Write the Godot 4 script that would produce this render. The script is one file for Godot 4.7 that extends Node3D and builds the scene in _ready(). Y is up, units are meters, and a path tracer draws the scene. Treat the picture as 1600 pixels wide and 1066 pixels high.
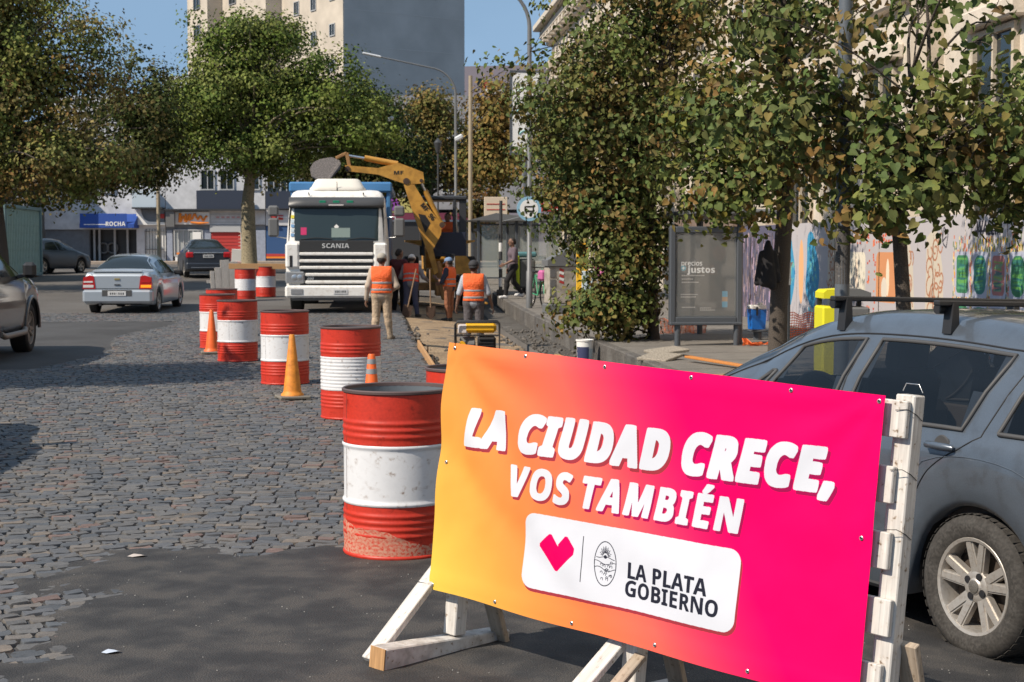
extends Node3D
# A cobbled street with roadworks: campaign banner on a wooden barricade, drums, truck, backhoe, cars, lindens.

var M := {}
var T := {}
var taken := {}
var rng := RandomNumberGenerator.new()
var bold: SystemFont
var regular: SystemFont
var spaced: FontVariation

class Shape:
	var st := SurfaceTool.new()
	var count := 0
	func _init() -> void:
		st.begin(Mesh.PRIMITIVE_TRIANGLES)
		st.set_smooth_group(-1)
	func flat() -> void:
		st.set_smooth_group(-1)
	func soft(g := 0) -> void:
		st.set_smooth_group(g)
	func tri(a: Vector3, b: Vector3, c: Vector3) -> void:
		st.add_vertex(a); st.add_vertex(c); st.add_vertex(b)
		count += 1
	func quad(a: Vector3, b: Vector3, c: Vector3, d: Vector3) -> void:
		tri(a, b, c); tri(a, c, d)
	func tri_uv(a: Vector3, b: Vector3, c: Vector3, ua: Vector2, ub: Vector2, uc: Vector2) -> void:
		st.set_uv(ua); st.add_vertex(a); st.set_uv(uc); st.add_vertex(c); st.set_uv(ub); st.add_vertex(b)
		count += 1
	func quad_uv(a: Vector3, b: Vector3, c: Vector3, d: Vector3, ua: Vector2, ub: Vector2, uc: Vector2, ud: Vector2) -> void:
		tri_uv(a, b, c, ua, ub, uc); tri_uv(a, c, d, ua, uc, ud)
	func tri_out(a: Vector3, b: Vector3, c: Vector3, o: Vector3) -> void:
		if (b - a).cross(c - a).dot((a + b + c) / 3.0 - o) < 0.0:
			tri(a, c, b)
		else:
			tri(a, b, c)
	func quad_out(a: Vector3, b: Vector3, c: Vector3, d: Vector3, o: Vector3) -> void:
		if (b - a).cross(c - a).dot((a + b + c + d) / 4.0 - o) < 0.0:
			quad(a, d, c, b)
		else:
			quad(a, b, c, d)
	func box(c: Vector3, size: Vector3, bevel := 0.0, bs := Basis.IDENTITY) -> void:
		flat()
		var h := size * 0.5
		var p := func(sx: int, sy: int, sz: int, ax: int) -> Vector3:
			var v := Vector3(sx * (h.x - (0.0 if ax == 0 else bevel)), sy * (h.y - (0.0 if ax == 1 else bevel)), sz * (h.z - (0.0 if ax == 2 else bevel)))
			return c + bs * v
		for s in [-1, 1]:
			quad_out(p.call(s, -1, -1, 0), p.call(s, 1, -1, 0), p.call(s, 1, 1, 0), p.call(s, -1, 1, 0), c)
			quad_out(p.call(-1, s, -1, 1), p.call(1, s, -1, 1), p.call(1, s, 1, 1), p.call(-1, s, 1, 1), c)
			quad_out(p.call(-1, -1, s, 2), p.call(1, -1, s, 2), p.call(1, 1, s, 2), p.call(-1, 1, s, 2), c)
		if bevel > 0.0:
			for s in [-1, 1]:
				for t in [-1, 1]:
					quad_out(p.call(s, t, -1, 0), p.call(s, t, 1, 0), p.call(s, t, 1, 1), p.call(s, t, -1, 1), c)
					quad_out(p.call(s, -1, t, 0), p.call(s, 1, t, 0), p.call(s, 1, t, 2), p.call(s, -1, t, 2), c)
					quad_out(p.call(-1, s, t, 1), p.call(1, s, t, 1), p.call(1, s, t, 2), p.call(-1, s, t, 2), c)
					for q in [-1, 1]:
						tri_out(p.call(s, t, q, 0), p.call(s, t, q, 1), p.call(s, t, q, 2), c)
	func bar(a: Vector3, b: Vector3, w: float, d: float, bevel := 0.0, up := Vector3.UP) -> void:
		var y := (b - a).normalized()
		var x := up.cross(y)
		if x.length() < 0.01:
			x = Vector3.RIGHT if absf(y.x) < 0.9 else Vector3.BACK
			x = (x - y * x.dot(y))
		x = x.normalized()
		box((a + b) * 0.5, Vector3(w, (b - a).length(), d), bevel, Basis(x, y, x.cross(y)))
	func tube(pts: Array, rad: Array, n := 8, caps := true) -> void:
		var rings := []
		var t0: Vector3 = (pts[1] - pts[0]).normalized()
		var x := t0.cross(Vector3.UP)
		if x.length() < 0.05:
			x = t0.cross(Vector3.RIGHT)
		x = x.normalized()
		for i in pts.size():
			var t: Vector3 = (pts[mini(i + 1, pts.size() - 1)] - pts[maxi(i - 1, 0)]).normalized()
			x = (x - t * x.dot(t)).normalized()
			var y := t.cross(x)
			var r: float = rad[mini(i, rad.size() - 1)]
			var ring := PackedVector3Array()
			for k in n:
				var a := TAU * k / n
				ring.append(pts[i] + (x * cos(a) + y * sin(a)) * r)
			rings.append(ring)
		loft(rings, true, caps)
	func loft(rings: Array, closed := true, caps := false) -> void:
		var mid := Vector3.ZERO
		for i in rings.size() - 1:
			soft(0)
			var A: PackedVector3Array = rings[i]
			var B: PackedVector3Array = rings[i + 1]
			var n := A.size()
			for k in (n if closed else n - 1):
				var l := (k + 1) % n
				quad(A[k], A[l], B[l], B[k])
		if caps:
			flat()
			for e in [0, rings.size() - 1]:
				var R: PackedVector3Array = rings[e]
				mid = Vector3.ZERO
				for v in R:
					mid += v / R.size()
				for k in R.size():
					if e == 0:
						tri(mid, R[(k + 1) % R.size()], R[k])
					else:
						tri(mid, R[k], R[(k + 1) % R.size()])
	func lathe(prof: Array, n := 24, xf := Transform3D.IDENTITY, crisp := false, a0 := 0.0, a1 := TAU) -> void:
		# profile from bottom to top, outside to the right: (radius, height)
		var g := 1
		for i in prof.size() - 1:
			if i > 0:
				var u: Vector2 = (prof[i] - prof[i - 1]).normalized()
				var w2: Vector2 = (prof[i + 1] - prof[i]).normalized()
				if crisp or u.dot(w2) < 0.6:
					g += 1
			soft(g)
			for k in n:
				var a := lerpf(a0, a1, float(k) / n)
				var b := lerpf(a0, a1, float(k + 1) / n)
				var p: Vector2 = prof[i]
				var q: Vector2 = prof[i + 1]
				var v := func(w: Vector2, g: float) -> Vector3: return xf * Vector3(w.x * cos(g), w.y, -w.x * sin(g))
				if p.x < 1e-5:
					tri(v.call(p, a), v.call(q, b), v.call(q, a))
				elif q.x < 1e-5:
					tri(v.call(p, a), v.call(p, b), v.call(q, a))
				else:
					quad(v.call(p, a), v.call(p, b), v.call(q, b), v.call(q, a))
	func prism(poly: PackedVector2Array, z0: float, z1: float, xf := Transform3D.IDENTITY) -> void:
		flat()
		if Geometry2D.is_polygon_clockwise(poly):
			poly.reverse()
		var idx := Geometry2D.triangulate_polygon(poly)
		for i in range(0, idx.size(), 3):
			var a := poly[idx[i]]
			var b := poly[idx[i + 1]]
			var c := poly[idx[i + 2]]
			if (b - a).cross(c - a) < 0.0:
				var t := b
				b = c
				c = t
			tri(xf * Vector3(a.x, a.y, z1), xf * Vector3(b.x, b.y, z1), xf * Vector3(c.x, c.y, z1))
			tri(xf * Vector3(a.x, a.y, z0), xf * Vector3(c.x, c.y, z0), xf * Vector3(b.x, b.y, z0))
		for i in poly.size():
			var a := poly[i]
			var b := poly[(i + 1) % poly.size()]
			quad(xf * Vector3(a.x, a.y, z0), xf * Vector3(b.x, b.y, z0), xf * Vector3(b.x, b.y, z1), xf * Vector3(a.x, a.y, z1))
	func commit() -> ArrayMesh:
		st.generate_normals()
		return st.commit()

func S() -> Shape:
	return Shape.new()

func numbered(called: String) -> String:
	if not taken.has(called):
		taken[called] = 0
		return called
	taken[called] += 1
	return "%s_%03d" % [called, taken[called]]

func obj(called: String, sh, m: Material, parent: Node = null) -> MeshInstance3D:
	var o := MeshInstance3D.new()
	o.mesh = sh.commit() if sh is Shape else sh
	o.material_override = m
	for i in o.mesh.get_surface_count():
		o.set_surface_override_material(i, m)
	o.material_override = null
	if parent == null:
		o.name = numbered(called)
		add_child(o)
	else:
		o.name = called
		parent.add_child(o, true)
	return o

func tag(o: Node, label: String, category: String, group := "") -> void:
	o.set_meta("label", label)
	o.set_meta("category", category)
	if group:
		o.set_meta("group", group)

func thing(called: String, label: String, category: String, at := Vector3.ZERO, turn := 0.0, group := "") -> Node3D:
	var o := Node3D.new()
	o.name = numbered(called)
	add_child(o)
	o.position = at
	o.rotation.y = deg_to_rad(turn)
	tag(o, label, category, group)
	return o

func structure(called: String, sh, m: Material, label := "") -> MeshInstance3D:
	var o := obj(called, sh, m)
	o.set_meta("kind", "structure")
	if label:
		o.set_meta("label", label)
	return o

func dup(src: Node3D, at: Vector3, turn: float, label: String) -> Node3D:
	var r: Node3D = src.duplicate()
	r.name = numbered(String(src.name).rstrip("0123456789_"))
	add_child(r)
	r.position = at
	r.rotation.y = deg_to_rad(turn)
	r.set_meta("label", label)
	return r

func lin(r: float, g: float, b: float) -> Color:
	return Color(r, g, b).linear_to_srgb()

func noise_tex(called: String, freq: float, octaves: int, lo: float, hi: float, kind := FastNoiseLite.TYPE_SIMPLEX_SMOOTH, sd := 1, ramp := []) -> NoiseTexture2D:
	var n := FastNoiseLite.new()
	n.seed = sd
	n.noise_type = kind
	n.frequency = freq
	n.fractal_octaves = octaves
	n.fractal_gain = 0.55
	var t := NoiseTexture2D.new()
	t.width = 512
	t.height = 512
	t.seamless = true
	t.noise = n
	var g := Gradient.new()
	if ramp.is_empty():
		g.offsets = PackedFloat32Array([0.0, 1.0])
		g.colors = PackedColorArray([Color(lo, lo, lo), Color(hi, hi, hi)])
	else:
		var o := PackedFloat32Array()
		var c := PackedColorArray()
		for r in ramp:
			o.append(r[0])
			c.append(r[1])
		g.offsets = o
		g.colors = c
	t.color_ramp = g
	T[called] = t
	return t

func mk(called: String, c: Color, rough := 0.7, metal := 0.0, tex := "", scale := 1.0, bump := "", height := 0.0, detail := "", dscale := 1.0, world := false) -> StandardMaterial3D:
	var m := StandardMaterial3D.new()
	m.resource_name = called
	m.albedo_color = c.linear_to_srgb()
	m.roughness = rough
	m.metallic = metal
	if tex:
		m.albedo_texture = T[tex]
	if bump:
		m.heightmap_enabled = true
		m.heightmap_texture = T[bump]
		m.heightmap_scale = height
	if tex or bump:
		m.uv1_triplanar = true
		m.uv1_world_triplanar = world
		m.uv1_scale = Vector3.ONE * scale
	if detail:
		m.detail_enabled = true
		m.detail_albedo = T[detail]
		m.detail_blend_mode = BaseMaterial3D.BLEND_MODE_MUL
		m.detail_uv_layer = BaseMaterial3D.DETAIL_UV_2
		m.uv2_triplanar = true
		m.uv2_world_triplanar = world
		m.uv2_scale = Vector3.ONE * dscale
	M[called] = m
	return m

func picture(called: String, im: Image, rough := 0.6) -> StandardMaterial3D:
	var m := StandardMaterial3D.new()
	m.resource_name = called
	m.albedo_texture = ImageTexture.create_from_image(im)
	m.roughness = rough
	m.texture_repeat = false
	M[called] = m
	return m

# --- lettering -------------------------------------------------------------
func letters(txt: String, cap: float, font: Font, depth := 0.0) -> TextMesh:
	var t := TextMesh.new()
	t.text = txt
	t.font = font
	t.font_size = 64
	t.pixel_size = cap / (64.0 * 0.714)
	t.depth = depth
	t.curve_step = 1.0
	return t

func letter_tris(txt: String, font: Font) -> PackedVector3Array:
	# triangles of the lettering, cap height 1, left end at x = 0, base line at y = 0
	var t := letters(txt, 1.0, font)
	t.horizontal_alignment = HORIZONTAL_ALIGNMENT_LEFT
	var s := t.get_mesh_arrays()
	var v: PackedVector3Array = s[Mesh.ARRAY_VERTEX]
	var idx = s[Mesh.ARRAY_INDEX]
	var res := PackedVector3Array()
	if idx == null:
		res = v
	else:
		for i in idx:
			res.append(v[i])
	var lo := Vector3(1e9, 1e9, 0)
	var hi := -lo
	for p in res:
		lo = Vector3(minf(lo.x, p.x), minf(lo.y, p.y), 0)
		hi = Vector3(maxf(hi.x, p.x), maxf(hi.y, p.y), 0)
	for i in res.size():
		res[i] -= Vector3(lo.x, 0, 0)
	return res

func base_of(tris: PackedVector3Array) -> Vector3:
	var lo := Vector3(1e9, 1e9, 0)
	var hi := Vector3(-1e9, -1e9, 0)
	for p in tris:
		lo = Vector3(minf(lo.x, p.x), minf(lo.y, p.y), 0)
		hi = Vector3(maxf(hi.x, p.x), maxf(hi.y, p.y), 0)
	return Vector3(hi.x, lo.y, hi.y)

func fill_tris(im: Image, tris: PackedVector2Array, c: Color, grow := 0) -> void:
	var w := im.get_width()
	var h := im.get_height()
	var reach := []
	for d in range(-grow, grow + 1):
		reach.append(int(round(grow * pow(maxf(0.0, 1.0 - pow(absf(d) / maxf(grow, 1), 4.0)), 0.25))))
	for i in range(0, tris.size() - 2, 3):
		var a := tris[i]
		var b := tris[i + 1]
		var e := tris[i + 2]
		var y0 := int(floor(minf(a.y, minf(b.y, e.y))))
		var y1 := int(ceil(maxf(a.y, maxf(b.y, e.y))))
		for y in range(y0, y1 + 1):
			var yy := y + 0.5
			var x0 := 1e9
			var x1 := -1e9
			for s in [[a, b], [b, e], [e, a]]:
				var p: Vector2 = s[0]
				var q: Vector2 = s[1]
				if (p.y <= yy) != (q.y <= yy):
					var x := p.x + (yy - p.y) / (q.y - p.y) * (q.x - p.x)
					x0 = minf(x0, x)
					x1 = maxf(x1, x)
			if x1 < x0:
				continue
			for d in range(-grow, grow + 1):
				var g: int = reach[d + grow]
				var r := Rect2i(int(round(x0)) - g, y + d, int(round(x1)) - int(round(x0)) + 2 * g, 1)
				r = r.intersection(Rect2i(0, 0, w, h))
				if r.size.x > 0 and r.size.y > 0:
					im.fill_rect(r, c)

func write_on(im: Image, txt: String, font: Font, at: Vector2, width: float, cap: float, c: Color, slope := 0.0, lean := 0.0, grow := 0) -> void:
	# at: left end of the base line in pixels; width: of the whole line; lean: shear to the right per height
	var tris := letter_tris(txt, font)
	var hi := base_of(tris).x
	var out := PackedVector2Array()
	for p in tris:
		var x := p.x / hi * (width - cap * lean)
		var y := p.y * cap
		out.append(at + Vector2(x + y * lean, -y + x * slope))
	fill_tris(im, out, c, grow)

func fill_poly(im: Image, poly: PackedVector2Array, c: Color, grow := 0) -> void:
	var idx := Geometry2D.triangulate_polygon(poly)
	var t := PackedVector2Array()
	for i in idx:
		t.append(poly[i])
	fill_tris(im, t, c, grow)

func stroke(im: Image, pts: Array, r: float, c: Color) -> void:
	for i in pts.size() - 1:
		var a: Vector2 = pts[i]
		var b: Vector2 = pts[i + 1]
		var n := (b - a).orthogonal().normalized() * r
		fill_tris(im, PackedVector2Array([a + n, b + n, b - n, a + n, b - n, a - n]), c)

func ellipse(c: Vector2, rx: float, ry: float, n := 40, slope := 0.0) -> PackedVector2Array:
	var p := PackedVector2Array()
	for i in n:
		var a := TAU * i / n
		p.append(c + Vector2(rx * cos(a), ry * sin(a) + rx * cos(a) * slope))
	return p

func round_rect(r: Rect2, q: float, slope := 0.0) -> PackedVector2Array:
	var p := PackedVector2Array()
	var cs := [r.position + Vector2(r.size.x - q, q), r.end - Vector2(q, q), r.position + Vector2(q, r.size.y - q), r.position + Vector2(q, q)]
	for i in 4:
		for k in 7:
			var a := -PI / 2 + (i + k / 6.0) * PI / 2
			var v: Vector2 = cs[i] + Vector2(cos(a), sin(a)) * q
			p.append(v + Vector2(0, (v.x - r.position.x) * slope))
	return p

# --- the lie of the land ---------------------------------------------------
func rise(z: float) -> float:
	return 0.65 * smoothstep(30.0, 70.0, -z) + 0.001 * maxf(0.0, -z - 70.0)

func road_y(x: float, z: float) -> float:
	return rise(z) - 0.22 * smoothstep(0.8, 3.4, x) * smoothstep(60.0, 40.0, -z)

func dig(x: float, z: float) -> float:
	if x > 0.9 and x < 3.1 and z < -17.0 and z > -46.0:
		return 0.13
	return 0.0

func ground_y(x: float, z: float) -> float:
	return road_y(x, z) - dig(x, z)

func walk_y(z: float) -> float:
	return rise(z) + 0.13
# --- bodies ------------------------------------------------------------------
func nets(sh: Shape, bones: Array, cell: float, grow: float, planes: Array = [], k := 0.035) -> void:
	var lo := Vector3.ONE * 1e9
	var hi := -lo
	for b in bones:
		for e in 2:
			var r: float = b[2 + e] + grow + cell * 2.5
			lo = lo.min(b[e] - Vector3.ONE * r)
			hi = hi.max(b[e] + Vector3.ONE * r)
	var nx := int((hi.x - lo.x) / cell) + 2
	var ny := int((hi.y - lo.y) / cell) + 2
	var nz := int((hi.z - lo.z) / cell) + 2
	var f := PackedFloat32Array()
	f.resize(nx * ny * nz)
	f.fill(1.0)
	for b in bones:
		var a: Vector3 = b[0]
		var ab: Vector3 = b[1] - a
		var ra: float = b[2]
		var rb: float = b[3]
		var m := maxf(ra, rb) + grow + k + cell * 2.0
		var l2 := maxf(ab.length_squared(), 1e-9)
		var p0 := (a.min(b[1]) - Vector3.ONE * m - lo) / cell
		var p1 := (a.max(b[1]) + Vector3.ONE * m - lo) / cell
		for iz in range(maxi(0, int(p0.z)), mini(nz, int(p1.z) + 2)):
			for iy in range(maxi(0, int(p0.y)), mini(ny, int(p1.y) + 2)):
				var row := (iz * ny + iy) * nx
				for ix in range(maxi(0, int(p0.x)), mini(nx, int(p1.x) + 2)):
					var q := lo + Vector3(ix, iy, iz) * cell - a
					var t := clampf(q.dot(ab) / l2, 0.0, 1.0)
					var d := (q - ab * t).length() - (ra + (rb - ra) * t) - grow
					var o := f[row + ix]
					var h := maxf(k - absf(o - d), 0.0) / k
					f[row + ix] = minf(o, d) - h * h * k * 0.25
	for pl in planes:
		for iz in nz:
			for iy in ny:
				for ix in nx:
					var i := (iz * ny + iy) * nx + ix
					if f[i] < cell * 3.0:
						f[i] = maxf(f[i], pl.distance_to(lo + Vector3(ix, iy, iz) * cell))
	var at := PackedVector3Array()
	at.resize(f.size())
	var off := [0, 1, nx, nx + 1, nx * ny, nx * ny + 1, nx * ny + nx, nx * ny + nx + 1]
	var dirs := [[0, 1], [2, 3], [4, 5], [6, 7], [0, 2], [1, 3], [4, 6], [5, 7], [0, 4], [1, 5], [2, 6], [3, 7]]
	for iz in nz - 1:
		for iy in ny - 1:
			for ix in nx - 1:
				var i := (iz * ny + iy) * nx + ix
				var inside := 0
				for o in off:
					if f[i + o] < 0.0:
						inside += 1
				if inside == 0 or inside == 8:
					continue
				var sum := Vector3.ZERO
				var n := 0
				for e in dirs:
					var u: int = e[0]
					var v: int = e[1]
					var fu := f[i + off[u]]
					var fv := f[i + off[v]]
					if (fu < 0.0) != (fv < 0.0):
						var t := fu / (fu - fv)
						var pu := Vector3(u & 1, (u >> 1) & 1, u >> 2)
						var pv := Vector3(v & 1, (v >> 1) & 1, v >> 2)
						sum += pu.lerp(pv, t)
						n += 1
				at[i] = lo + (Vector3(ix, iy, iz) + sum / n) * cell
	sh.soft(0)
	var step := [1, nx, nx * ny]
	for iz in range(1, nz - 1):
		for iy in range(1, ny - 1):
			for ix in range(1, nx - 1):
				var i := (iz * ny + iy) * nx + ix
				var f0 := f[i]
				for ax in 3:
					var f1 := f[i + step[ax]]
					if (f0 < 0.0) == (f1 < 0.0):
						continue
					var u: int = step[(ax + 1) % 3]
					var v: int = step[(ax + 2) % 3]
					if f0 < 0.0:
						sh.quad(at[i - u - v], at[i - v], at[i], at[i - u])
					else:
						sh.quad(at[i - u - v], at[i - u], at[i], at[i - v])

func hand_bones(wrist: Vector3, dir: Vector3, palm: Vector3, side: float, curl: float, s: float) -> Array:
	# dir: along the hand; palm: the way the palm looks; side +1 right hand
	var d := dir.normalized()
	var p := (palm - d * palm.dot(d)).normalized()
	var x := d.cross(p) * side   # towards the thumb
	var res := []
	var knuckle := wrist + d * 0.095 * s
	for i in 4:
		var w := (1.5 - i) * 0.021 * s
		var base := knuckle + x * w
		res.append([wrist + x * w * 0.6, base, 0.013 * s, 0.0115 * s])
		var l: float = [0.075, 0.082, 0.076, 0.058][i] * s
		var a := base
		var dd := d
		for j in 3:
			dd = (dd + p * curl).normalized()
			var b: Vector3 = a + dd * l * [0.45, 0.3, 0.25][j]
			res.append([a, b, 0.0098 * s, 0.0088 * s])
			a = b
	var t0 := wrist + d * 0.025 * s + x * 0.028 * s
	var t1 := t0 + (d + x * 0.9 + p * 0.4).normalized() * 0.045 * s
	res.append([t0, t1, 0.013 * s, 0.011 * s])
	res.append([t1, t1 + (d + p * 0.7).normalized() * 0.034 * s, 0.0105 * s, 0.009 * s])
	return res

# pose: le / re elbows, lw / rw wrists, lh / rh which way the hands point, lk / rk knees, lf / rf heels, head (the way it looks), bend (chest forward)
func person(label: String, at: Vector3, turn: float, tall: float, pose: Dictionary, look: Dictionary, group := "") -> Node3D:
	var o := thing("person", label, "person", at, turn, group)
	var s := tall / 1.72
	var v := func(key: String, d: Vector3) -> Vector3: return pose.get(key, d) * s
	var hip: Vector3 = v.call("hip", Vector3(0, 0.92, 0))
	var chest: Vector3 = v.call("chest", Vector3(0, 1.27, 0.0))
	var bs: Array = []
	var up := (chest - hip).normalized()
	var rt := Vector3.RIGHT
	var neck := chest + up * 0.2 * s
	var look_dir: Vector3 = pose.get("head", Vector3(0, 0, -1)).normalized()
	var head := neck + up * 0.13 * s + look_dir * 0.025 * s
	var fat: float = look.get("fat", 1.0)
	var torso := [
		[hip - rt * 0.075 * s, hip + rt * 0.075 * s, 0.118 * s * fat, 0.118 * s * fat],
		[hip.lerp(chest, 0.45) - rt * 0.06 * s, hip.lerp(chest, 0.45) + rt * 0.06 * s, 0.112 * s * fat, 0.112 * s * fat],
		[chest - rt * 0.085 * s, chest + rt * 0.085 * s, 0.122 * s, 0.122 * s],
		[chest + up * 0.12 * s - rt * 0.15 * s, chest + up * 0.12 * s + rt * 0.15 * s, 0.058 * s, 0.058 * s],
		[hip, chest, 0.12 * s, 0.12 * s]]
	var legs := []
	var feet := []
	var arms := []
	var fore := []
	var hands := []
	var cuffs := []
	for sd in [-1, 1]:
		var n := "l" if sd < 0 else "r"
		var hj := hip + Vector3(sd * 0.095, -0.03, 0) * s
		var kn: Vector3 = v.call(n + "k", Vector3(sd * 0.115, 0.49, -0.015))
		var ft: Vector3 = v.call(n + "f", Vector3(sd * 0.13, 0.085, 0.02))
		var toe: Vector3 = pose.get(n + "t", Vector3(sd * 0.05, -0.045, -0.17)) * s
		legs.append([hj, kn, 0.092 * s, 0.06 * s])
		legs.append([kn, ft, 0.058 * s, 0.042 * s])
		legs.append([kn.lerp(ft, 0.3) + Vector3(0, 0, 0.015) * s, kn.lerp(ft, 0.4) + Vector3(0, 0, 0.012) * s, 0.055 * s, 0.05 * s])
		feet.append([ft + Vector3(0, -0.04, 0.02) * s, ft + toe, 0.045 * s, 0.036 * s])
		feet.append([ft, ft + Vector3(0, -0.04, 0.0) * s, 0.046 * s, 0.046 * s])
		var sh: Vector3 = chest + up * 0.115 * s + rt * sd * 0.185 * s
		var el: Vector3 = v.call(n + "e", Vector3(sd * 0.245, 1.1, 0.02))
		var wr: Vector3 = v.call(n + "w", Vector3(sd * 0.255, 0.86, -0.06))
		var hd: Vector3 = pose.get(n + "h", (wr - el).normalized())
		arms.append([sh, el, 0.058 * s, 0.044 * s])
		fore.append([el, wr, 0.042 * s, 0.029 * s])
		hands += hand_bones(wr, hd, pose.get(n + "p", Vector3(-sd, 0, 0.2)), sd, look.get("curl", 0.35), s)
		cuffs.append(wr)
	var face := look_dir
	var hx := face.cross(Vector3.UP).normalized()
	var hy := hx.cross(face)
	var skull := [
		[neck - up * 0.03 * s, head - up * 0.02 * s, 0.056 * s, 0.054 * s],
		[head + hy * 0.035 * s + face * 0.012 * s, head + hy * 0.035 * s - face * 0.028 * s, 0.084 * s, 0.084 * s],
		[head - hy * 0.045 * s + face * 0.03 * s, head + hy * 0.02 * s + face * 0.025 * s, 0.062 * s, 0.072 * s],
		[head - hy * 0.085 * s + face * 0.062 * s, head - hy * 0.07 * s + face * 0.03 * s, 0.03 * s, 0.045 * s],
		[head + hy * 0.005 * s + face * 0.095 * s, head - hy * 0.025 * s + face * 0.112 * s, 0.011 * s, 0.016 * s]]
	for sd in [-1, 1]:
		skull.append([head + hx * sd * 0.086 * s + hy * 0.012 * s, head + hx * sd * 0.088 * s - hy * 0.018 * s, 0.017 * s, 0.012 * s])
	var skin := S()
	nets(skin, torso + legs + feet + arms + fore, 0.019 * s, 0.0)
	nets(skin, skull, 0.009 * s, 0.0, [], 0.025)
	nets(skin, hands, 0.0068 * s, 0.0, [], 0.008)
	obj("body", skin, look.skin, o)
	var shown := S()
	nets(shown, torso + arms + (fore if look.get("long", true) else []), 0.017 * s, 0.014 * s, [], 0.04)
	obj("shirt", shown, look.shirt, o)
	var pants := S()
	nets(pants, [torso[0]] + legs, 0.017 * s, 0.017 * s, [Plane(Vector3.UP, hip.y + 0.1 * s)], 0.035)
	obj("trousers", pants, look.pants, o)
	var boots := S()
	nets(boots, feet, 0.013 * s, 0.01 * s, [], 0.03)
	obj("shoes", boots, look.shoes, o)
	if look.has("vest"):
		var tv: Array = torso + [[chest + up * 0.1 * s - rt * 0.13 * s, chest + up * 0.1 * s + rt * 0.13 * s, 0.075 * s, 0.075 * s]]
		var hem := hip + up * 0.02 * s
		var ends := [Plane(-up, -up.dot(hem)), Plane(up, up.dot(neck + up * 0.005 * s)), Plane(rt, rt.dot(chest) + 0.205 * s), Plane(-rt, -rt.dot(chest) + 0.205 * s)]
		var vs := S()
		nets(vs, tv, 0.015 * s, 0.034 * s, ends, 0.05)
		var ve := obj("safety_vest", vs, look.vest, o)
		for h in [0.09, 0.225]:
			var bd := S()
			var c: Vector3 = hip + up * h * s
			nets(bd, torso, 0.014 * s, 0.039 * s, [Plane(up, up.dot(c) + 0.024 * s), Plane(-up, -up.dot(c) + 0.024 * s), Plane(rt, rt.dot(chest) + 0.205 * s), Plane(-rt, -rt.dot(chest) + 0.205 * s)], 0.05)
			obj("reflective_band", bd, M.band, ve)
	# eyes, brows and mouth
	var eyes := S()
	for sd in [-1, 1]:
		eyes.lathe([Vector2(0, -0.011 * s), Vector2(0.009 * s, -0.005 * s), Vector2(0.011 * s, 0), Vector2(0.008 * s, 0.005 * s), Vector2(0, 0.008 * s)], 8, Transform3D(Basis.IDENTITY, head + hx * sd * 0.033 * s + hy * 0.018 * s + face * 0.085 * s))
	obj("eyes", eyes, M.dark, o)
	var mouth := S()
	mouth.tube([head - hx * 0.022 * s - hy * 0.057 * s + face * 0.093 * s, head - hy * 0.059 * s + face * 0.1 * s, head + hx * 0.022 * s - hy * 0.057 * s + face * 0.093 * s], [0.003 * s, 0.005 * s, 0.003 * s], 5)
	obj("mouth", mouth, M.lip, o)
	var hair := S()
	nets(hair, [[head + hy * 0.045 * s - face * 0.02 * s, head + hy * 0.0 * s - face * 0.035 * s, 0.084 * s, 0.08 * s]], 0.011 * s, 0.006 * s, [Plane(face - hy * 0.8, (face - hy * 0.8).dot(head + hy * 0.02 * s + face * 0.01 * s))], 0.02)
	obj("hair", hair, look.get("hair", M.hair), o)
	if look.has("cap"):
		var cp := S()
		var crown_top := Plane(-hy, -hy.dot(head + hy * 0.028 * s))
		nets(cp, [[head + hy * 0.04 * s + face * 0.016 * s, head + hy * 0.045 * s - face * 0.026 * s, 0.084 * s, 0.084 * s]], 0.01 * s, 0.016 * s, [crown_top], 0.02)
		var brim := PackedVector2Array()
		for i in 11:
			var a := PI * i / 10.0
			brim.append(Vector2(cos(a) * 0.082, 0.055 + sin(a) * 0.115) * s)
		var fb := face
		if look.get("cap_back", false):
			fb = -face
		var bx := hx if fb == face else -hx
		cp.prism(brim, -0.003 * s, 0.003 * s, Transform3D(Basis(bx, (fb - hy * 0.25).normalized(), bx.cross((fb - hy * 0.25).normalized())), head + hy * 0.032 * s))
		obj("cap", cp, look.cap, o)
	return o

# --- trees -------------------------------------------------------------------
func leaf_mesh(kind: int) -> ArrayMesh:
	var sh := S()
	sh.soft(0)
	var rim := []
	if kind == 0:    # far: a bent rhomb
		rim = [Vector3(0, 0, 0), Vector3(0.42, 0.06, 0.45), Vector3(0, -0.08, 1.0), Vector3(-0.42, 0.06, 0.45)]
	else:            # near: a folded heart
		rim = [Vector3(0, 0, 0.1), Vector3(0.2, 0.05, 0.0), Vector3(0.42, 0.1, 0.14), Vector3(0.47, 0.09, 0.42), Vector3(0.28, 0.03, 0.74), Vector3(0.05, -0.14, 1.05), Vector3(-0.24, 0.0, 0.8), Vector3(-0.47, 0.09, 0.42), Vector3(-0.42, 0.1, 0.14), Vector3(-0.2, 0.05, 0.0)]
	var c := Vector3(0, -0.02, 0.45)
	for i in rim.size():
		sh.tri(c, rim[(i + 1) % rim.size()], rim[i])
	return sh.commit()

func limb(sh: Shape, a: Vector3, b: Vector3, r0: float, r1: float, n := 6, sag := 0.12) -> void:
	var pts := []
	var rad := []
	var w := Vector3(rng.randfn(0, 1), rng.randfn(0, 1), rng.randfn(0, 1)) * (b - a).length() * 0.06
	for i in 6:
		var t := i / 5.0
		var p := a.lerp(b, t) + w * sin(t * PI) + Vector3.UP * (b - a).length() * sag * sin(t * PI)
		pts.append(p)
		rad.append(lerpf(r0, r1, pow(t, 0.7)))
	sh.tube(pts, rad, n)

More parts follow.
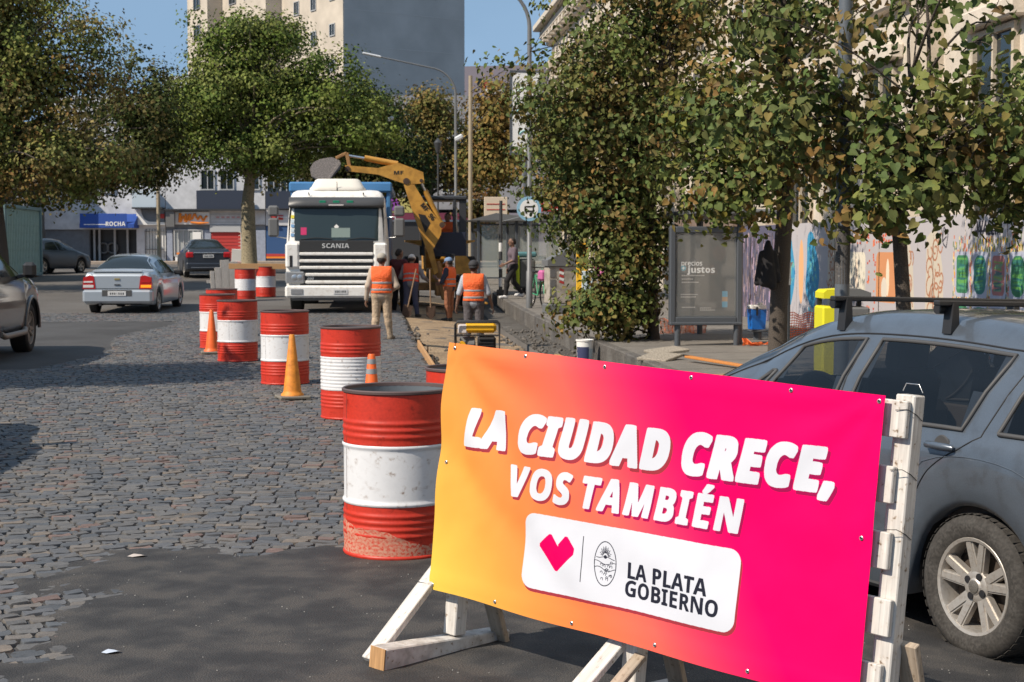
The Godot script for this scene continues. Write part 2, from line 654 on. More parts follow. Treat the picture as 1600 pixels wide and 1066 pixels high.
# blobs: [offset of the centre from the base, radii, clusters]
func tree(called: String, label: String, at: Vector3, trunk_h: float, trunk_r: float, blobs: Array, leaf: ArrayMesh, size: float, per: int, spread: float, pal: Array, bark: Material, sd: int, group := "", twigs := 0, near_leaves := 0) -> Node3D:
	rng.seed = sd
	var o := thing(called, label, "tree", at, 0.0, group)
	var wood := S()
	var top := Vector3(rng.randf_range(-0.06, 0.06) * trunk_h, trunk_h, rng.randf_range(-0.05, 0.05) * trunk_h)
	wood.tube([Vector3(0, -0.1, 0), Vector3(0, 0.12, 0), Vector3(top.x * 0.2, trunk_h * 0.4, top.z * 0.3), top], [trunk_r * 1.5, trunk_r * 1.12, trunk_r, trunk_r * 0.9], 12)
	var crown_top := Vector3.ZERO
	for b in blobs:
		if b[0].y + b[1].y > crown_top.y:
			crown_top = Vector3(b[0].x, b[0].y + b[1].y * 0.6, b[0].z)
	limb(wood, top, crown_top, trunk_r * 0.85, trunk_r * 0.12, 8, 0.0)
	var lump := FastNoiseLite.new()
	lump.seed = sd
	lump.frequency = 0.9
	var xf: Array[Transform3D] = []
	var cs: Array[Color] = []
	for b in blobs:
		for i in int(b[2]):
			var d := Vector3(rng.randfn(0, 1), rng.randfn(0, 1), rng.randfn(0, 1)).normalized()
			var q := pow(rng.randf(), 0.45) * (0.92 + 0.75 * lump.get_noise_3d(d.x + b[0].x, d.y + b[0].y, d.z + b[0].z))
			var c: Vector3 = b[0] + d * q * b[1]
			if i % 3 == 0:
				var from := top.lerp(crown_top, clampf((c.y - trunk_h) / maxf(crown_top.y - trunk_h, 0.1) * 0.6, 0.0, 0.75))
				if c.y < trunk_h * 0.72:
					from = Vector3(0, maxf(c.y * 0.4, 0.05), 0)
				var lr := trunk_r * rng.randf_range(0.16, 0.4)
				limb(wood, from, c, lr, 0.2 * lr + 0.002, 5)
				for tw in twigs:
					var e := c + Vector3(rng.randfn(0, 1), rng.randfn(0.2, 0.8), rng.randfn(0, 1)).normalized() * spread * rng.randf_range(0.9, 1.9)
					limb(wood, c.lerp(from, rng.randf() * 0.4), e, 0.2 * lr + 0.003, 0.003, 4)
			var tone: Color = pal[rng.randi() % pal.size()]
			for j in per:
				var g := Vector3(rng.randfn(0, 1), rng.randfn(0, 0.75), rng.randfn(0, 1)) * spread
				var p := c + g
				var out := (g.normalized() + d * 0.6 + Vector3(0, 0.5, 0) + Vector3(rng.randfn(0, 1), rng.randfn(0, 1), rng.randfn(0, 1)) * 0.55).normalized()
				var tip := Vector3(rng.randfn(0, 1), -0.9 + rng.randfn(0, 0.5), rng.randfn(0, 1))
				tip = (tip - out * tip.dot(out)).normalized()
				var k := size * rng.randf_range(0.65, 1.3)
				xf.append(Transform3D(Basis(out.cross(tip) * k * rng.randf_range(0.7, 1.12), out * k * rng.randf_range(0.6, 2.2), tip * k), p))
				var col := tone.lerp(pal[rng.randi() % pal.size()], rng.randf() * 0.55)
				var f := rng.randf_range(0.75, 1.3)
				cs.append(Color(col.r * f, col.g * f, col.b * f))
	obj("trunk", wood, bark, o)
	var mm := MultiMesh.new()
	mm.transform_format = MultiMesh.TRANSFORM_3D
	mm.use_colors = true
	mm.mesh = leaf
	mm.instance_count = xf.size() - near_leaves
	var stride := int(floor(float(xf.size()) / maxf(near_leaves, 1)))
	var n := 0
	var singles := []
	for i in xf.size():
		if near_leaves > 0 and i % stride == 0 and singles.size() < near_leaves:
			singles.append(i)
		elif n < mm.instance_count:
			mm.set_instance_transform(n, xf[i])
			mm.set_instance_color(n, cs[i])
			n += 1
	var cr := MultiMeshInstance3D.new()
	cr.multimesh = mm
	cr.material_override = M.leaf
	cr.name = "crown"
	cr.set_meta("kind", "stuff")
	o.add_child(cr)
	for i in singles:
		var lf := obj("leaf", leaf, M["leaf%d" % (i % 5)], cr)
		lf.transform = xf[i]
	return o
# --- vehicles ----------------------------------------------------------------
func curve_at(c: Array, s: float) -> float:
	if s <= c[0].x:
		return c[0].y
	for i in c.size() - 1:
		if s <= c[i + 1].x:
			var t: float = (s - c[i].x) / maxf(c[i + 1].x - c[i].x, 1e-5)
			var m0: float = (c[i + 1].y - c[maxi(i - 1, 0)].y) / maxf(c[i + 1].x - c[maxi(i - 1, 0)].x, 1e-5)
			var m1: float = (c[mini(i + 2, c.size() - 1)].y - c[i].y) / maxf(c[mini(i + 2, c.size() - 1)].x - c[i].x, 1e-5)
			var d: float = c[i + 1].x - c[i].x
			var sl: float = (c[i + 1].y - c[i].y) / maxf(d, 1e-5)
			if m0 * sl <= 0.0:
				m0 = 0.0
			if m1 * sl <= 0.0:
				m1 = 0.0
			m0 = clampf(m0, -3.0 * absf(sl), 3.0 * absf(sl))
			m1 = clampf(m1, -3.0 * absf(sl), 3.0 * absf(sl))
			var t2 := t * t
			var t3 := t2 * t
			return (2 * t3 - 3 * t2 + 1) * c[i].y + (t3 - 2 * t2 + t) * d * m0 + (-2 * t3 + 3 * t2) * c[i + 1].y + (t3 - t2) * d * m1
	return c[c.size() - 1].y

class Car:
	var d := {}
	var host
	func bottom(s: float) -> float:
		var y: float = host.curve_at(d.sill, s)
		for sw in [d.front, d.rear]:
			var R: float = d.tyre + d.gap
			var ds := absf(s - sw)
			if ds < R:
				y = maxf(y, d.tyre + sqrt(R * R - ds * ds) - 0.02)
		return y
	func section(s: float) -> PackedVector3Array:
		# right half (x >= 0) from under the sill to the middle of the roof; front of the car at s = 0, towards -z
		var w: float = host.curve_at(d.plan, s) * d.width * 0.5
		var yb := bottom(s)
		var yt: float = host.curve_at(d.top, s)
		var bl := minf(host.curve_at(d.belt, s), yt - 0.015)
		bl = maxf(bl, yb + 0.04)
		yt = maxf(yt, bl + 0.015)
		var g := clampf((yt - bl - 0.06) / 0.32, 0.0, 1.0)
		var wr: float = minf(host.curve_at(d.roof, s), w - 0.05)
		wr = lerpf(w - 0.075, wr, g)
		var z: float = s - d.front
		var h := bl - yb
		var p := PackedVector3Array()
		p.append(Vector3(w - 0.3, yb + 0.015, z))
		p.append(Vector3(w - 0.035, yb, z))
		p.append(Vector3(w - 0.012, yb + minf(0.03, h * 0.15), z))
		p.append(Vector3(w - 0.002, yb + h * 0.3, z))
		p.append(Vector3(w + 0.006, yb + h * 0.55, z))
		p.append(Vector3(w - 0.004, yb + h * 0.8, z))
		p.append(Vector3(w - 0.02, yb + h * 0.93, z))
		p.append(Vector3(w - 0.042, bl, z))
		var e := Vector3(wr, yt - lerpf(0.012, 0.105, g), z)
		for t in [0.06, 0.46, 0.86]:
			var m := p[7].lerp(e, t)
			m.x += 0.03 * g * sin(t * PI)
			p.append(m)
		p.append(e)
		p.append(Vector3(wr - lerpf(0.03, 0.055, g), yt - lerpf(0.006, 0.045, g), z))
		p.append(Vector3(wr * 0.66, yt - lerpf(0.003, 0.014, g), z))
		p.append(Vector3(0, yt, z))
		return p
	func side(s: float, t: float, sd: float, off := 0.0) -> Vector3:
		# t 0 at the belt line, 1 at the edge of the roof; below 0 down to the sill at -1
		var f := func(a: float, b: float) -> Vector3:
			var p := section(a)
			if b >= 0.0:
				var ts := [0.0, 0.06, 0.46, 0.86, 1.0]
				var q := clampf(b, 0.0, 1.0)
				for i in 4:
					if q <= ts[i + 1]:
						return p[7 + i].lerp(p[8 + i], (q - ts[i]) / (ts[i + 1] - ts[i]))
				return p[11]
			var y := lerpf(p[7].y, p[1].y, -b)
			for i in range(1, 7):
				if y <= p[i + 1].y:
					return p[i].lerp(p[i + 1], clampf((y - p[i].y) / maxf(p[i + 1].y - p[i].y, 1e-4), 0.0, 1.0))
			return p[7]
		var c: Vector3 = f.call(s, t)
		if off != 0.0:
			var a: Vector3 = f.call(s + 0.02, t) - f.call(s - 0.02, t)
			var b: Vector3 = f.call(s, t + 0.03) - f.call(s, t - 0.03)
			var n := b.cross(a).normalized()
			if n.x < 0.0:
				n = -n
			c += n * off
		return Vector3(c.x * sd, c.y, c.z)
	func low(s: float, y: float, sd: float, off := 0.0) -> Vector3:
		var p := section(s)
		return side(s, -clampf((p[7].y - y) / maxf(p[7].y - p[1].y, 0.01), 0.0, 1.0), sd, off)
	func over(s: float, u: float, off := 0.0) -> Vector3:
		# across the bonnet, screens and roof: u -1 .. 1
		var f := func(a: float, b: float) -> Vector3:
			var p := section(a)
			var q := (1.0 - clampf(absf(b), 0.0, 1.0)) * 3.0
			var i := mini(int(q), 2)
			var r := p[11 + i].lerp(p[12 + i], q - i)
			return Vector3(r.x * (1.0 if b >= 0.0 else -1.0), r.y, r.z)
		var c: Vector3 = f.call(s, u)
		if off != 0.0:
			var a: Vector3 = f.call(s + 0.02, u) - f.call(s - 0.02, u)
			var b: Vector3 = f.call(s, minf(u + 0.05, 1.0)) - f.call(s, maxf(u - 0.05, -1.0))
			var n := a.cross(b).normalized()
			if n.y < 0.0:
				n = -n
			c += n * off
		return c
	func shell(sh, to := -1.0) -> void:
		var ss := [0.0, 0.015, 0.04, 0.08]
		var s := 0.12
		while s < d.length - 0.1:
			ss.append(s)
			s += d.get("step", 0.05)
		ss.append_array([d.length - 0.08, d.length - 0.04, d.length - 0.015, d.length])
		var rings := []
		for q in ss:
			var h := section(q)
			var ring := PackedVector3Array()
			for i in h.size():
				ring.append(Vector3(-h[i].x, h[i].y, h[i].z))
			for i in range(h.size() - 2, -1, -1):
				ring.append(h[i])
			rings.append(ring)
		for i in rings.size() - 1:
			sh.soft(0)
			var n: int = rings[i].size()
			for k in n - 1:
				var r := k if k < n / 2 else n - 2 - k     # row of the half section that this face starts from
				var gap := false
				if d.has("holes"):
					for h in d.holes:
						var lo: float = lerpf(h[0].x, h[1].x, 0.25 if r == 8 else 0.75)
						var hi: float = lerpf(h[3].x, h[2].x, 0.25 if r == 8 else 0.75)
						if (r == 8 or r == 9) and ss[i] >= lo + 0.004 and ss[i + 1] <= hi - 0.03:
							gap = true
					if r >= 12 and ss[i] > d.screen[0] and ss[i + 1] < d.screen[1]:
						gap = true
				if not gap:
					sh.quad(rings[i][k], rings[i][k + 1], rings[i + 1][k + 1], rings[i + 1][k])
		sh.flat()
		for e in [0, rings.size() - 1]:
			var mid := Vector3.ZERO
			for v in rings[e]:
				mid += v / rings[e].size()
			for k in rings[e].size():
				sh.tri_out(mid, rings[e][k], rings[e][(k + 1) % rings[e].size()], Vector3(0, 0.6, d.length * 0.5 - d.front))
	func pane(sh, cs: Array, sd: float, off: float, nx := 8, ny := 5) -> void:
		# a patch on the side between four (s, t) corners, in order round it
		sh.soft(0)
		var g := []
		for i in nx + 1:
			var row := []
			for j in ny + 1:
				var a: Vector2 = cs[0].lerp(cs[3], float(i) / nx)
				var b: Vector2 = cs[1].lerp(cs[2], float(i) / nx)
				var q := a.lerp(b, float(j) / ny)
				row.append(side(q.x, q.y, sd, off))
			g.append(row)
		for i in nx:
			for j in ny:
				sh.quad_out(g[i][j], g[i + 1][j], g[i + 1][j + 1], g[i][j + 1], Vector3(0, 0.8, g[i][j].z))
	func screen(sh, s0: float, s1: float, u: float, off: float) -> void:
		sh.soft(0)
		for i in 8:
			for j in 10:
				var a := lerpf(s0, s1, i / 8.0)
				var b := lerpf(s0, s1, (i + 1) / 8.0)
				var c := lerpf(-u, u, j / 10.0)
				var e := lerpf(-u, u, (j + 1) / 10.0)
				sh.quad_out(over(a, c, off), over(b, c, off), over(b, e, off), over(a, e, off), Vector3(0, 0.3, a - d.front))
	func strip(sh, pts: Array, w: float) -> void:
		# a thin raised bead along points on the body
		sh.tube(pts, [w], 5)

func wheel(parent: Node, at: Vector3, sd: float, R: float, w: float, style: int, rim_m: Material, tyre_m: Material) -> void:
	var o := Node3D.new()
	o.name = "wheel"
	parent.add_child(o, true)
	o.position = at
	var xf := Transform3D(Basis(Vector3(0, 0, 1), Vector3(sd, 0, 0), Vector3(0, sd, 0)), Vector3.ZERO)   # lathe axis y -> outwards
	if xf.basis.determinant() < 0.0:
		xf.basis.z = -xf.basis.z
	var r := R * (0.675 if style != 2 else 0.62)
	var t := S()
	t.lathe([Vector2(r - 0.012, -w * 0.46), Vector2(r + 0.01, -w * 0.5), Vector2(R - 0.035, -w * 0.5), Vector2(R - 0.008, -w * 0.42), Vector2(R, -w * 0.25), Vector2(R, w * 0.25), Vector2(R - 0.008, w * 0.42), Vector2(R - 0.035, w * 0.5), Vector2((R + r) * 0.5, w * 0.53), Vector2(r + 0.012, w * 0.5), Vector2(r - 0.004, w * 0.44)], 40, xf)
	# tread blocks
	for i in 44:
		var a := TAU * i / 44.0
		for e in [-1, 1]:
			var c := xf * Vector3(R * cos(a), w * 0.31 * e, -R * sin(a))
			var rd := (xf.basis * Vector3(cos(a), 0, -sin(a))).normalized()
			var ax := xf.basis.y.normalized()
			t.box(c, Vector3(0.002, w * 0.24, R * 0.1), 0.0, Basis(rd, ax, rd.cross(ax)))
	obj("tyre", t, tyre_m, o)
	var m := S()
	m.lathe([Vector2(r - 0.03, -w * 0.3), Vector2(r - 0.022, w * 0.36), Vector2(r - 0.016, w * 0.45), Vector2(r - 0.002, w * 0.47), Vector2(r + 0.004, w * 0.44)], 40, xf)
	m.lathe([Vector2(r * 0.34, w * 0.2), Vector2(r * 0.33, w * 0.33), Vector2(r * 0.26, w * 0.37), Vector2(r * 0.18, w * 0.37), Vector2(r * 0.16, w * 0.4), Vector2(0.0, w * 0.41)], 24, xf)
	var spokes := 5
	for i in spokes:
		for e in ([-1, 1] if style == 1 else [0]):
			var a: float = TAU * (i + 0.25) / spokes + e * 0.16
			var b: float = TAU * (i + 0.25) / spokes + e * 0.21
			var p0 := xf * Vector3(r * 0.25 * cos(a), w * 0.31, -r * 0.25 * sin(a))
			var p1 := xf * Vector3((r - 0.012) * cos(b), w * 0.4, -(r - 0.012) * sin(b))
			var half: float = r * (0.1 if style == 1 else 0.13)
			var y := (p1 - p0).normalized()
			var z := xf.basis.y.normalized()
			var x := y.cross(z).normalized()
			z = x.cross(y)
			var L := (p1 - p0).length()
			var poly := PackedVector2Array([Vector2(-half * 1.15, 0), Vector2(half * 1.15, 0), Vector2(half, L), Vector2(-half, L)])
			m.prism(poly, -0.03, 0.0, Transform3D(Basis(x, y, z), p0))
			var ridge := PackedVector2Array([Vector2(-half * 0.75, 0), Vector2(half * 0.75, 0), Vector2(half * 0.62, L), Vector2(-half * 0.62, L)])
			m.prism(ridge, -0.001, 0.006, Transform3D(Basis(x, y, z), p0))
	obj("rim", m, rim_m, o)
	var b := S()
	b.lathe([Vector2(r - 0.025, -w * 0.2), Vector2(0.0, -w * 0.19)], 24, xf)
	b.lathe([Vector2(r * 0.8, w * 0.0), Vector2(r * 0.8, w * 0.05), Vector2(0.0, w * 0.06)], 24, xf)
	obj("brake_disc", b, M.brake, o)
	if style == 1:
		var h := S()
		for i in 4:
			var a := TAU * (i + 0.5) / 4.0 + 0.3
			var c := xf * Vector3(r * 0.235 * cos(a), w * 0.371, -r * 0.235 * sin(a))
			h.lathe([Vector2(0.018, 0.0), Vector2(0.017, 0.004), Vector2(0.0, 0.005)], 12, Transform3D(xf.basis, c))
		obj("bolt_hole", h, M.dark, o)
		var cp := S()
		cp.lathe([Vector2(r * 0.13, w * 0.395), Vector2(r * 0.13, w * 0.425), Vector2(r * 0.1, w * 0.435), Vector2(0.0, w * 0.437)], 20, xf)
		obj("hub_cap", cp, M.hub, o)

func car_base(o: Node3D, d: Dictionary, paint: Material, rim_m: Material, tyre_m: Material, style := 0) -> Car:
	var c := Car.new()
	c.host = self
	c.d = d
	var sh := S()
	c.shell(sh)
	obj("body", sh, paint, o)
	var under := S()
	under.box(Vector3(0, d.sill[1].y + 0.07, d.length * 0.5 - d.front), Vector3(d.width - 0.42, 0.1, d.length - 0.5))
	obj("underbody", under, M.dark, o)
	for sw in [d.front, d.rear]:
		for sd in [-1, 1]:
			wheel(o, Vector3(sd * (d.width * 0.5 - d.tread * 0.5 - 0.025), d.tyre, sw - d.front), sd, d.tyre, d.tread, style, rim_m, tyre_m)
			var well := S()
			well.soft(0)
			var R: float = d.tyre + d.gap - 0.012
			for k in 20:
				var a := -0.25 + (PI + 0.5) * k / 20.0
				var b := -0.25 + (PI + 0.5) * (k + 1) / 20.0
				var f := func(g: float, x: float) -> Vector3: return Vector3(x * sd, d.tyre + R * sin(g), sw - d.front + R * cos(g))
				well.quad(f.call(a, d.width * 0.5 - 0.06), f.call(b, d.width * 0.5 - 0.06), f.call(b, d.width * 0.5 - 0.4), f.call(a, d.width * 0.5 - 0.4))
			obj("wheel_arch_liner", well, M.dark, o)
	return c

func plate(o: Node3D, c: Vector3, w: float, h: float, n: Vector3) -> void:
	var p := S()
	var z := n.normalized()
	var x := Vector3.UP.cross(z).normalized()
	p.box(c, Vector3(w, h, 0.012), 0.004, Basis(x, z.cross(x), z))
	var pl := obj("number_plate", p, M.plate, o)
	for i in 7:
		var ch := S()
		ch.box(c + x * (i - 3) * w * 0.115 + z * 0.0075, Vector3(w * 0.06 if i != 3 else w * 0.02, h * 0.42, 0.003), 0.0, Basis(x, z.cross(x), z))
		obj("plate_mark", ch, M.dark, pl)
# --- things --------------------------------------------------------------------
func drum(label: String, at: Vector3, turn: float, ribbed: bool, scraped := false) -> Node3D:
	var o := thing("oil_drum", label, "drum", at, turn, "red and white drums along the works")
	var R := 0.288
	var band := func(y0: float, y1: float, ribs: Array, amp: float) -> Array:
		var p := []
		var n := 40
		for i in n + 1:
			var y: float = lerpf(y0, y1, i / float(n))
			var r := R
			for q in ribs:
				var dd: float = absf(y - q) / 0.018
				if dd < 1.0:
					r += amp * 0.5 * (1.0 + cos(dd * PI))
			p.append(Vector2(r, y))
		return p
	var low := S()
	low.lathe([Vector2(R + 0.004, 0.0), Vector2(R + 0.008, 0.008), Vector2(R + 0.004, 0.018), Vector2(R - 0.002, 0.02)], 48)
	low.lathe(band.call(0.02, 0.275, [0.12, 0.155, 0.19, 0.225], 0.0055), 48)
	obj("lower_band", low, M.drum_red, o)
	var mid := S()
	var ribs := []
	if ribbed:
		for i in 8:
			ribs.append(0.315 + i * 0.034)
	mid.lathe(band.call(0.275, 0.595, ribs + [0.286, 0.585], 0.009 if not ribbed else 0.006), 48)
	obj("middle_band", mid, M.drum_white, o)
	var up := S()
	up.lathe(band.call(0.595, 0.862, [0.64, 0.675, 0.71], 0.0055), 48)
	obj("upper_band", up, M.drum_red, o)
	var rim := S()
	rim.lathe([Vector2(R - 0.002, 0.858), Vector2(R + 0.008, 0.864), Vector2(R + 0.009, 0.876), Vector2(R + 0.002, 0.882), Vector2(R - 0.006, 0.878), Vector2(R - 0.007, 0.862)], 48)
	obj("rim", rim, M.drum_rim, o)
	var ins := S()
	ins.lathe([Vector2(0.0, 0.03), Vector2(R - 0.006, 0.03), Vector2(R - 0.006, 0.865)], 40)
	obj("inside", ins, M.drum_inside, o)
	var seam := S()
	seam.tube([Vector3(-R - 0.0005, 0.02, 0), Vector3(-R - 0.0005, 0.86, 0)], [0.0012], 5)
	obj("weld_seam", seam, M.drum_rim, o)
	if scraped:
		var sc := S()
		sc.soft(0)
		var edge := func(a: float) -> float: return 0.12 + 0.072 * cos(a - 2.75) + 0.012 * sin(a * 5.0) + 0.003 * sin(a * 23.0)
		for k in 96:
			var a := TAU * k / 96.0
			var b := TAU * (k + 1) / 96.0
			for j in 6:
				var f := func(g: float, t: float) -> Vector3:
					var y: float = lerpf(0.019, edge.call(g), t)
					var r: float = R + 0.0015
					for q in [0.12, 0.155, 0.19, 0.225]:
						var dd: float = absf(y - q) / 0.018
						if dd < 1.0:
							r += 0.00275 * (1.0 + cos(dd * PI))
					return Vector3(r * cos(g), y, -r * sin(g))
				sc.quad(f.call(a, j / 6.0), f.call(b, j / 6.0), f.call(b, (j + 1) / 6.0), f.call(a, (j + 1) / 6.0))
		obj("worn_paint", sc, M.drum_worn, o)
	return o

func cone(label: String, at: Vector3, tall: float, m: Material, stripes: bool, turn := 0.0) -> Node3D:
	var o := thing("traffic_cone", label, "traffic cone", at, turn, "traffic cones between the drums")
	var b := S()
	b.box(Vector3(0, 0.02, 0), Vector3(0.33, 0.035, 0.33), 0.01)
	for sx in [-1, 1]:
		for sz in [-1, 1]:
			b.box(Vector3(sx * 0.14, 0.0, sz * 0.14), Vector3(0.05, 0.03, 0.05))
	obj("base", b, M.rubber_grey if not stripes else m, o)
	var c := S()
	c.lathe([Vector2(0.125, 0.036), Vector2(0.12, 0.055), Vector2(0.102, 0.07), Vector2(0.096, 0.09), Vector2(0.03, tall - 0.012), Vector2(0.024, tall), Vector2(0.018, tall)], 28)
	obj("body", c, m, o)
	if stripes:
		for y in [0.5, 0.62, 0.7]:
			var s := S()
			var r := func(h: float) -> float: return lerpf(0.096, 0.03, (h - 0.09) / (tall - 0.102)) + 0.0015
			s.lathe([Vector2(r.call(y * tall / 0.78), y * tall / 0.78), Vector2(r.call((y + 0.04) * tall / 0.78), (y + 0.04) * tall / 0.78)], 28)
			obj("reflective_band", s, M.band, o)
	return o

func barricade() -> void:
	var at := Vector3(0.295, -0.012, -6.192)
	var o := thing("plank_barricade", "white painted plank barricade that carries the pink campaign banner", "barricade", at)
	o.rotation = Vector3(deg_to_rad(-4.2), deg_to_rad(-48.6), deg_to_rad(-2.5))
	var xs := [0.075, 1.0, 2.004]
	for x in xs:
		var p := S()
		p.box(Vector3(x, 0.685 if x < 1.9 else 0.695, 0.0), Vector3(0.068, 1.16 if x < 1.9 else 1.19, 0.066), 0.004)
		obj("post", p, M.white_wood, o)
		var k := S()
		k.box(Vector3(x, 0.055, 0.06), Vector3(0.085, 0.085, 0.7), 0.005)
		var bm := obj("foot_beam", k, M.beam_wood, o)
		var en := S()
		en.box(Vector3(x, 0.055, 0.4125), Vector3(0.083, 0.083, 0.006), 0.0)
		obj("sawn_end", en, M.raw_wood, bm)
		for e in [[0.37, 0.025, -0.06 if x > 0.5 else -0.092], [-0.25, -0.03, 0.05]]:
			var br := S()
			br.bar(Vector3(x + e[2], 0.02, e[0]), Vector3(x + e[2], (0.36 if x < 0.5 else 0.265) if e[0] > 0.0 else 0.5, e[1]), 0.028, 0.075, 0.003, Vector3.RIGHT)
			obj("brace", br, M.white_wood if e[0] > 0.0 else M.raw_grey_wood, o)
		if x == 1.0:
			var b2 := S()
			b2.bar(Vector3(x + 0.05, 0.05, 0.3), Vector3(x + 0.05, 0.24, 0.03), 0.022, 0.05, 0.003, Vector3.RIGHT)
			obj("brace", b2, M.raw_grey_wood, o)
	for i in 5:
		var b := S()
		var right: float = 2.028 + [0.0, -0.028, -0.02, 0.004, -0.01][i]
		b.box(Vector3((right - 0.02) * 0.5, 1.212 - i * 0.21, 0.047), Vector3(right + 0.02, 0.118, 0.024), 0.003)
		obj("plank", b, M.white_wood, o)
	for i in 3:
		var w := S()
		var y := 1.24 - i * 0.19
		w.tube([Vector3(1.99, y, 0.064), Vector3(2.03, y + 0.006, 0.06), Vector3(2.041, y - 0.01, 0.02), Vector3(2.041, y - 0.03, -0.02)], [0.0013], 5)
		obj("binding_wire", w, M.dark, o)
	var hook := S()
	hook.tube([Vector3(1.975, 1.3, 0.0), Vector3(1.985, 1.325, 0.0), Vector3(2.03, 1.325, 0.0), Vector3(2.045, 1.3, 0.0)], [0.0016], 5)
	obj("binding_wire", hook, M.steel, o)

func banner_image() -> Image:
	var W := 2048
	var H := 1050
	var q := 1050.0 / 800.0
	var im := Image.create(W, H, false, Image.FORMAT_RGB8)
	var stops := [[-0.6, Color8(224, 190, 78)], [-0.2, Color8(226, 158, 72)], [0.16, Color8(230, 126, 70)], [0.56, Color8(236, 98, 86)], [0.86, Color8(236, 44, 92)], [1.1, Color8(236, 0, 92)], [2.0, Color8(234, 0, 94)]]
	for y in range(0, H, 2):
		for x in range(0, W, 4):
			var s := (x + 2) / 1050.0 - 0.62 * (y + 1) / 1050.0
			var c: Color = stops[0][1]
			for i in stops.size() - 1:
				if s >= stops[i][0]:
					c = stops[i][1].lerp(stops[i + 1][1], clampf((s - stops[i][0]) / (stops[i + 1][0] - stops[i][0]), 0.0, 1.0))
			im.fill_rect(Rect2i(x, y, 4, 2), c)
	var white := Color8(206, 208, 216)
	var k := 1050.0
	for pass_ in 2:
		var off := Vector2(0, 0) if pass_ == 1 else Vector2(12, 13)
		var shade := func(x: float) -> Color: return Color8(150, 52, 62) if x < 0.85 else Color8(150, 18, 74)
		for part in [["LA", 0.142, 0.247], ["CIUDAD", 0.422, 0.73], ["CRECE,", 1.185, 0.645]]:
			var col: Color = white if pass_ == 1 else shade.call(part[1] + 0.1)
			write_on(im, part[0], spaced, Vector2((part[1] + 0.012) * k, (0.327 - 0.037 * (part[1] - 0.14)) * k) + off, (part[2] - 0.02) * k, 0.133 * k, col, -0.037, 0.19, 11)
		for part in [["VOS", 0.385, 0.335], ["TAMBIÉN", 0.752, 0.715]]:
			var col: Color = white if pass_ == 1 else shade.call(part[1] + 0.25)
			write_on(im, part[0], spaced, Vector2((part[1] + 0.004) * k, (0.502 - 0.03 * (part[1] - 0.38)) * k) + off * 0.8, (part[2] - 0.01) * k, 0.111 * k, col, -0.03, 0.14, 5)
	# the white box with heart, oval emblem and name
	var r := Rect2(0.49 * k, 0.605 * k, 0.978 * k, 0.285 * k)
	var sh := r
	sh.position += Vector2(9, 12)
	fill_poly(im, round_rect(sh, 50, -0.026), Color8(150, 52, 62))
	fill_poly(im, round_rect(r, 50, -0.026), white)
	var pink := Color8(252, 0, 88)
	var hp := func(u: float, v: float) -> Vector2: return Vector2(u * k, v * k)
	fill_poly(im, PackedVector2Array([hp.call(0.577, 0.718), hp.call(0.623, 0.676), hp.call(0.679, 0.735), hp.call(0.673, 0.705), hp.call(0.7, 0.672), hp.call(0.735, 0.708), hp.call(0.733, 0.722), hp.call(0.659, 0.795)]), pink, 8)
	stroke(im, [hp.call(0.783, 0.65), hp.call(0.783, 0.82)], 2.1, Color8(40, 40, 50))
	var ink := Color8(38, 40, 52)
	var oc: Vector2 = hp.call(0.892, 0.733)
	fill_poly(im, ellipse(oc, 0.051 * k, 0.083 * k), ink)
	fill_poly(im, ellipse(oc, 0.0475 * k, 0.0795 * k), white)
	for i in 15:
		var a := PI * (i + 0.5) / 15.0
		var c := oc + Vector2(0, -22) * q
		stroke(im, [c + Vector2(cos(a), -sin(a)) * 9 * q, c + Vector2(cos(a) * (18 + 4 * (i % 2)), -sin(a) * (26 + 4 * (i % 2))) * q], 1.2, ink)
	fill_poly(im, ellipse(oc + Vector2(0, -20) * q, 8, 7), ink)
	for row in [[-18.0, 34.0, 3.0], [-2.0, 38.0, 4.0], [16.0, 37.0, 5.0]]:
		var pts := []
		for i in 13:
			var t := i / 12.0
			pts.append(oc + Vector2(lerpf(-row[1], row[1], t), row[0] + row[2] * sin(t * 7.0 + row[0])) * q)
		stroke(im, pts, 1.3, ink)
	rng.seed = 77
	for i in 16:
		var c := oc + Vector2(rng.randf_range(-24, 24), rng.randf_range(-10, 46)) * q
		if ((c - oc) / Vector2(39, 76)).length() < 1.0:
			stroke(im, [c + Vector2(-5, 3), c + Vector2(-4, -4), c + Vector2(3, -5), c + Vector2(5, -1), c + Vector2(4, 5)], 1.2, ink)
	write_on(im, "LA PLATA", bold, Vector2(0.996 * k, 0.739 * k), 0.35 * k, 0.056 * k, ink, -0.02, 0.0, 1)
	write_on(im, "GOBIERNO", bold, Vector2(0.99 * k, 0.804 * k), 0.408 * k, 0.056 * k, ink, -0.02, 0.0, 1)
	return im

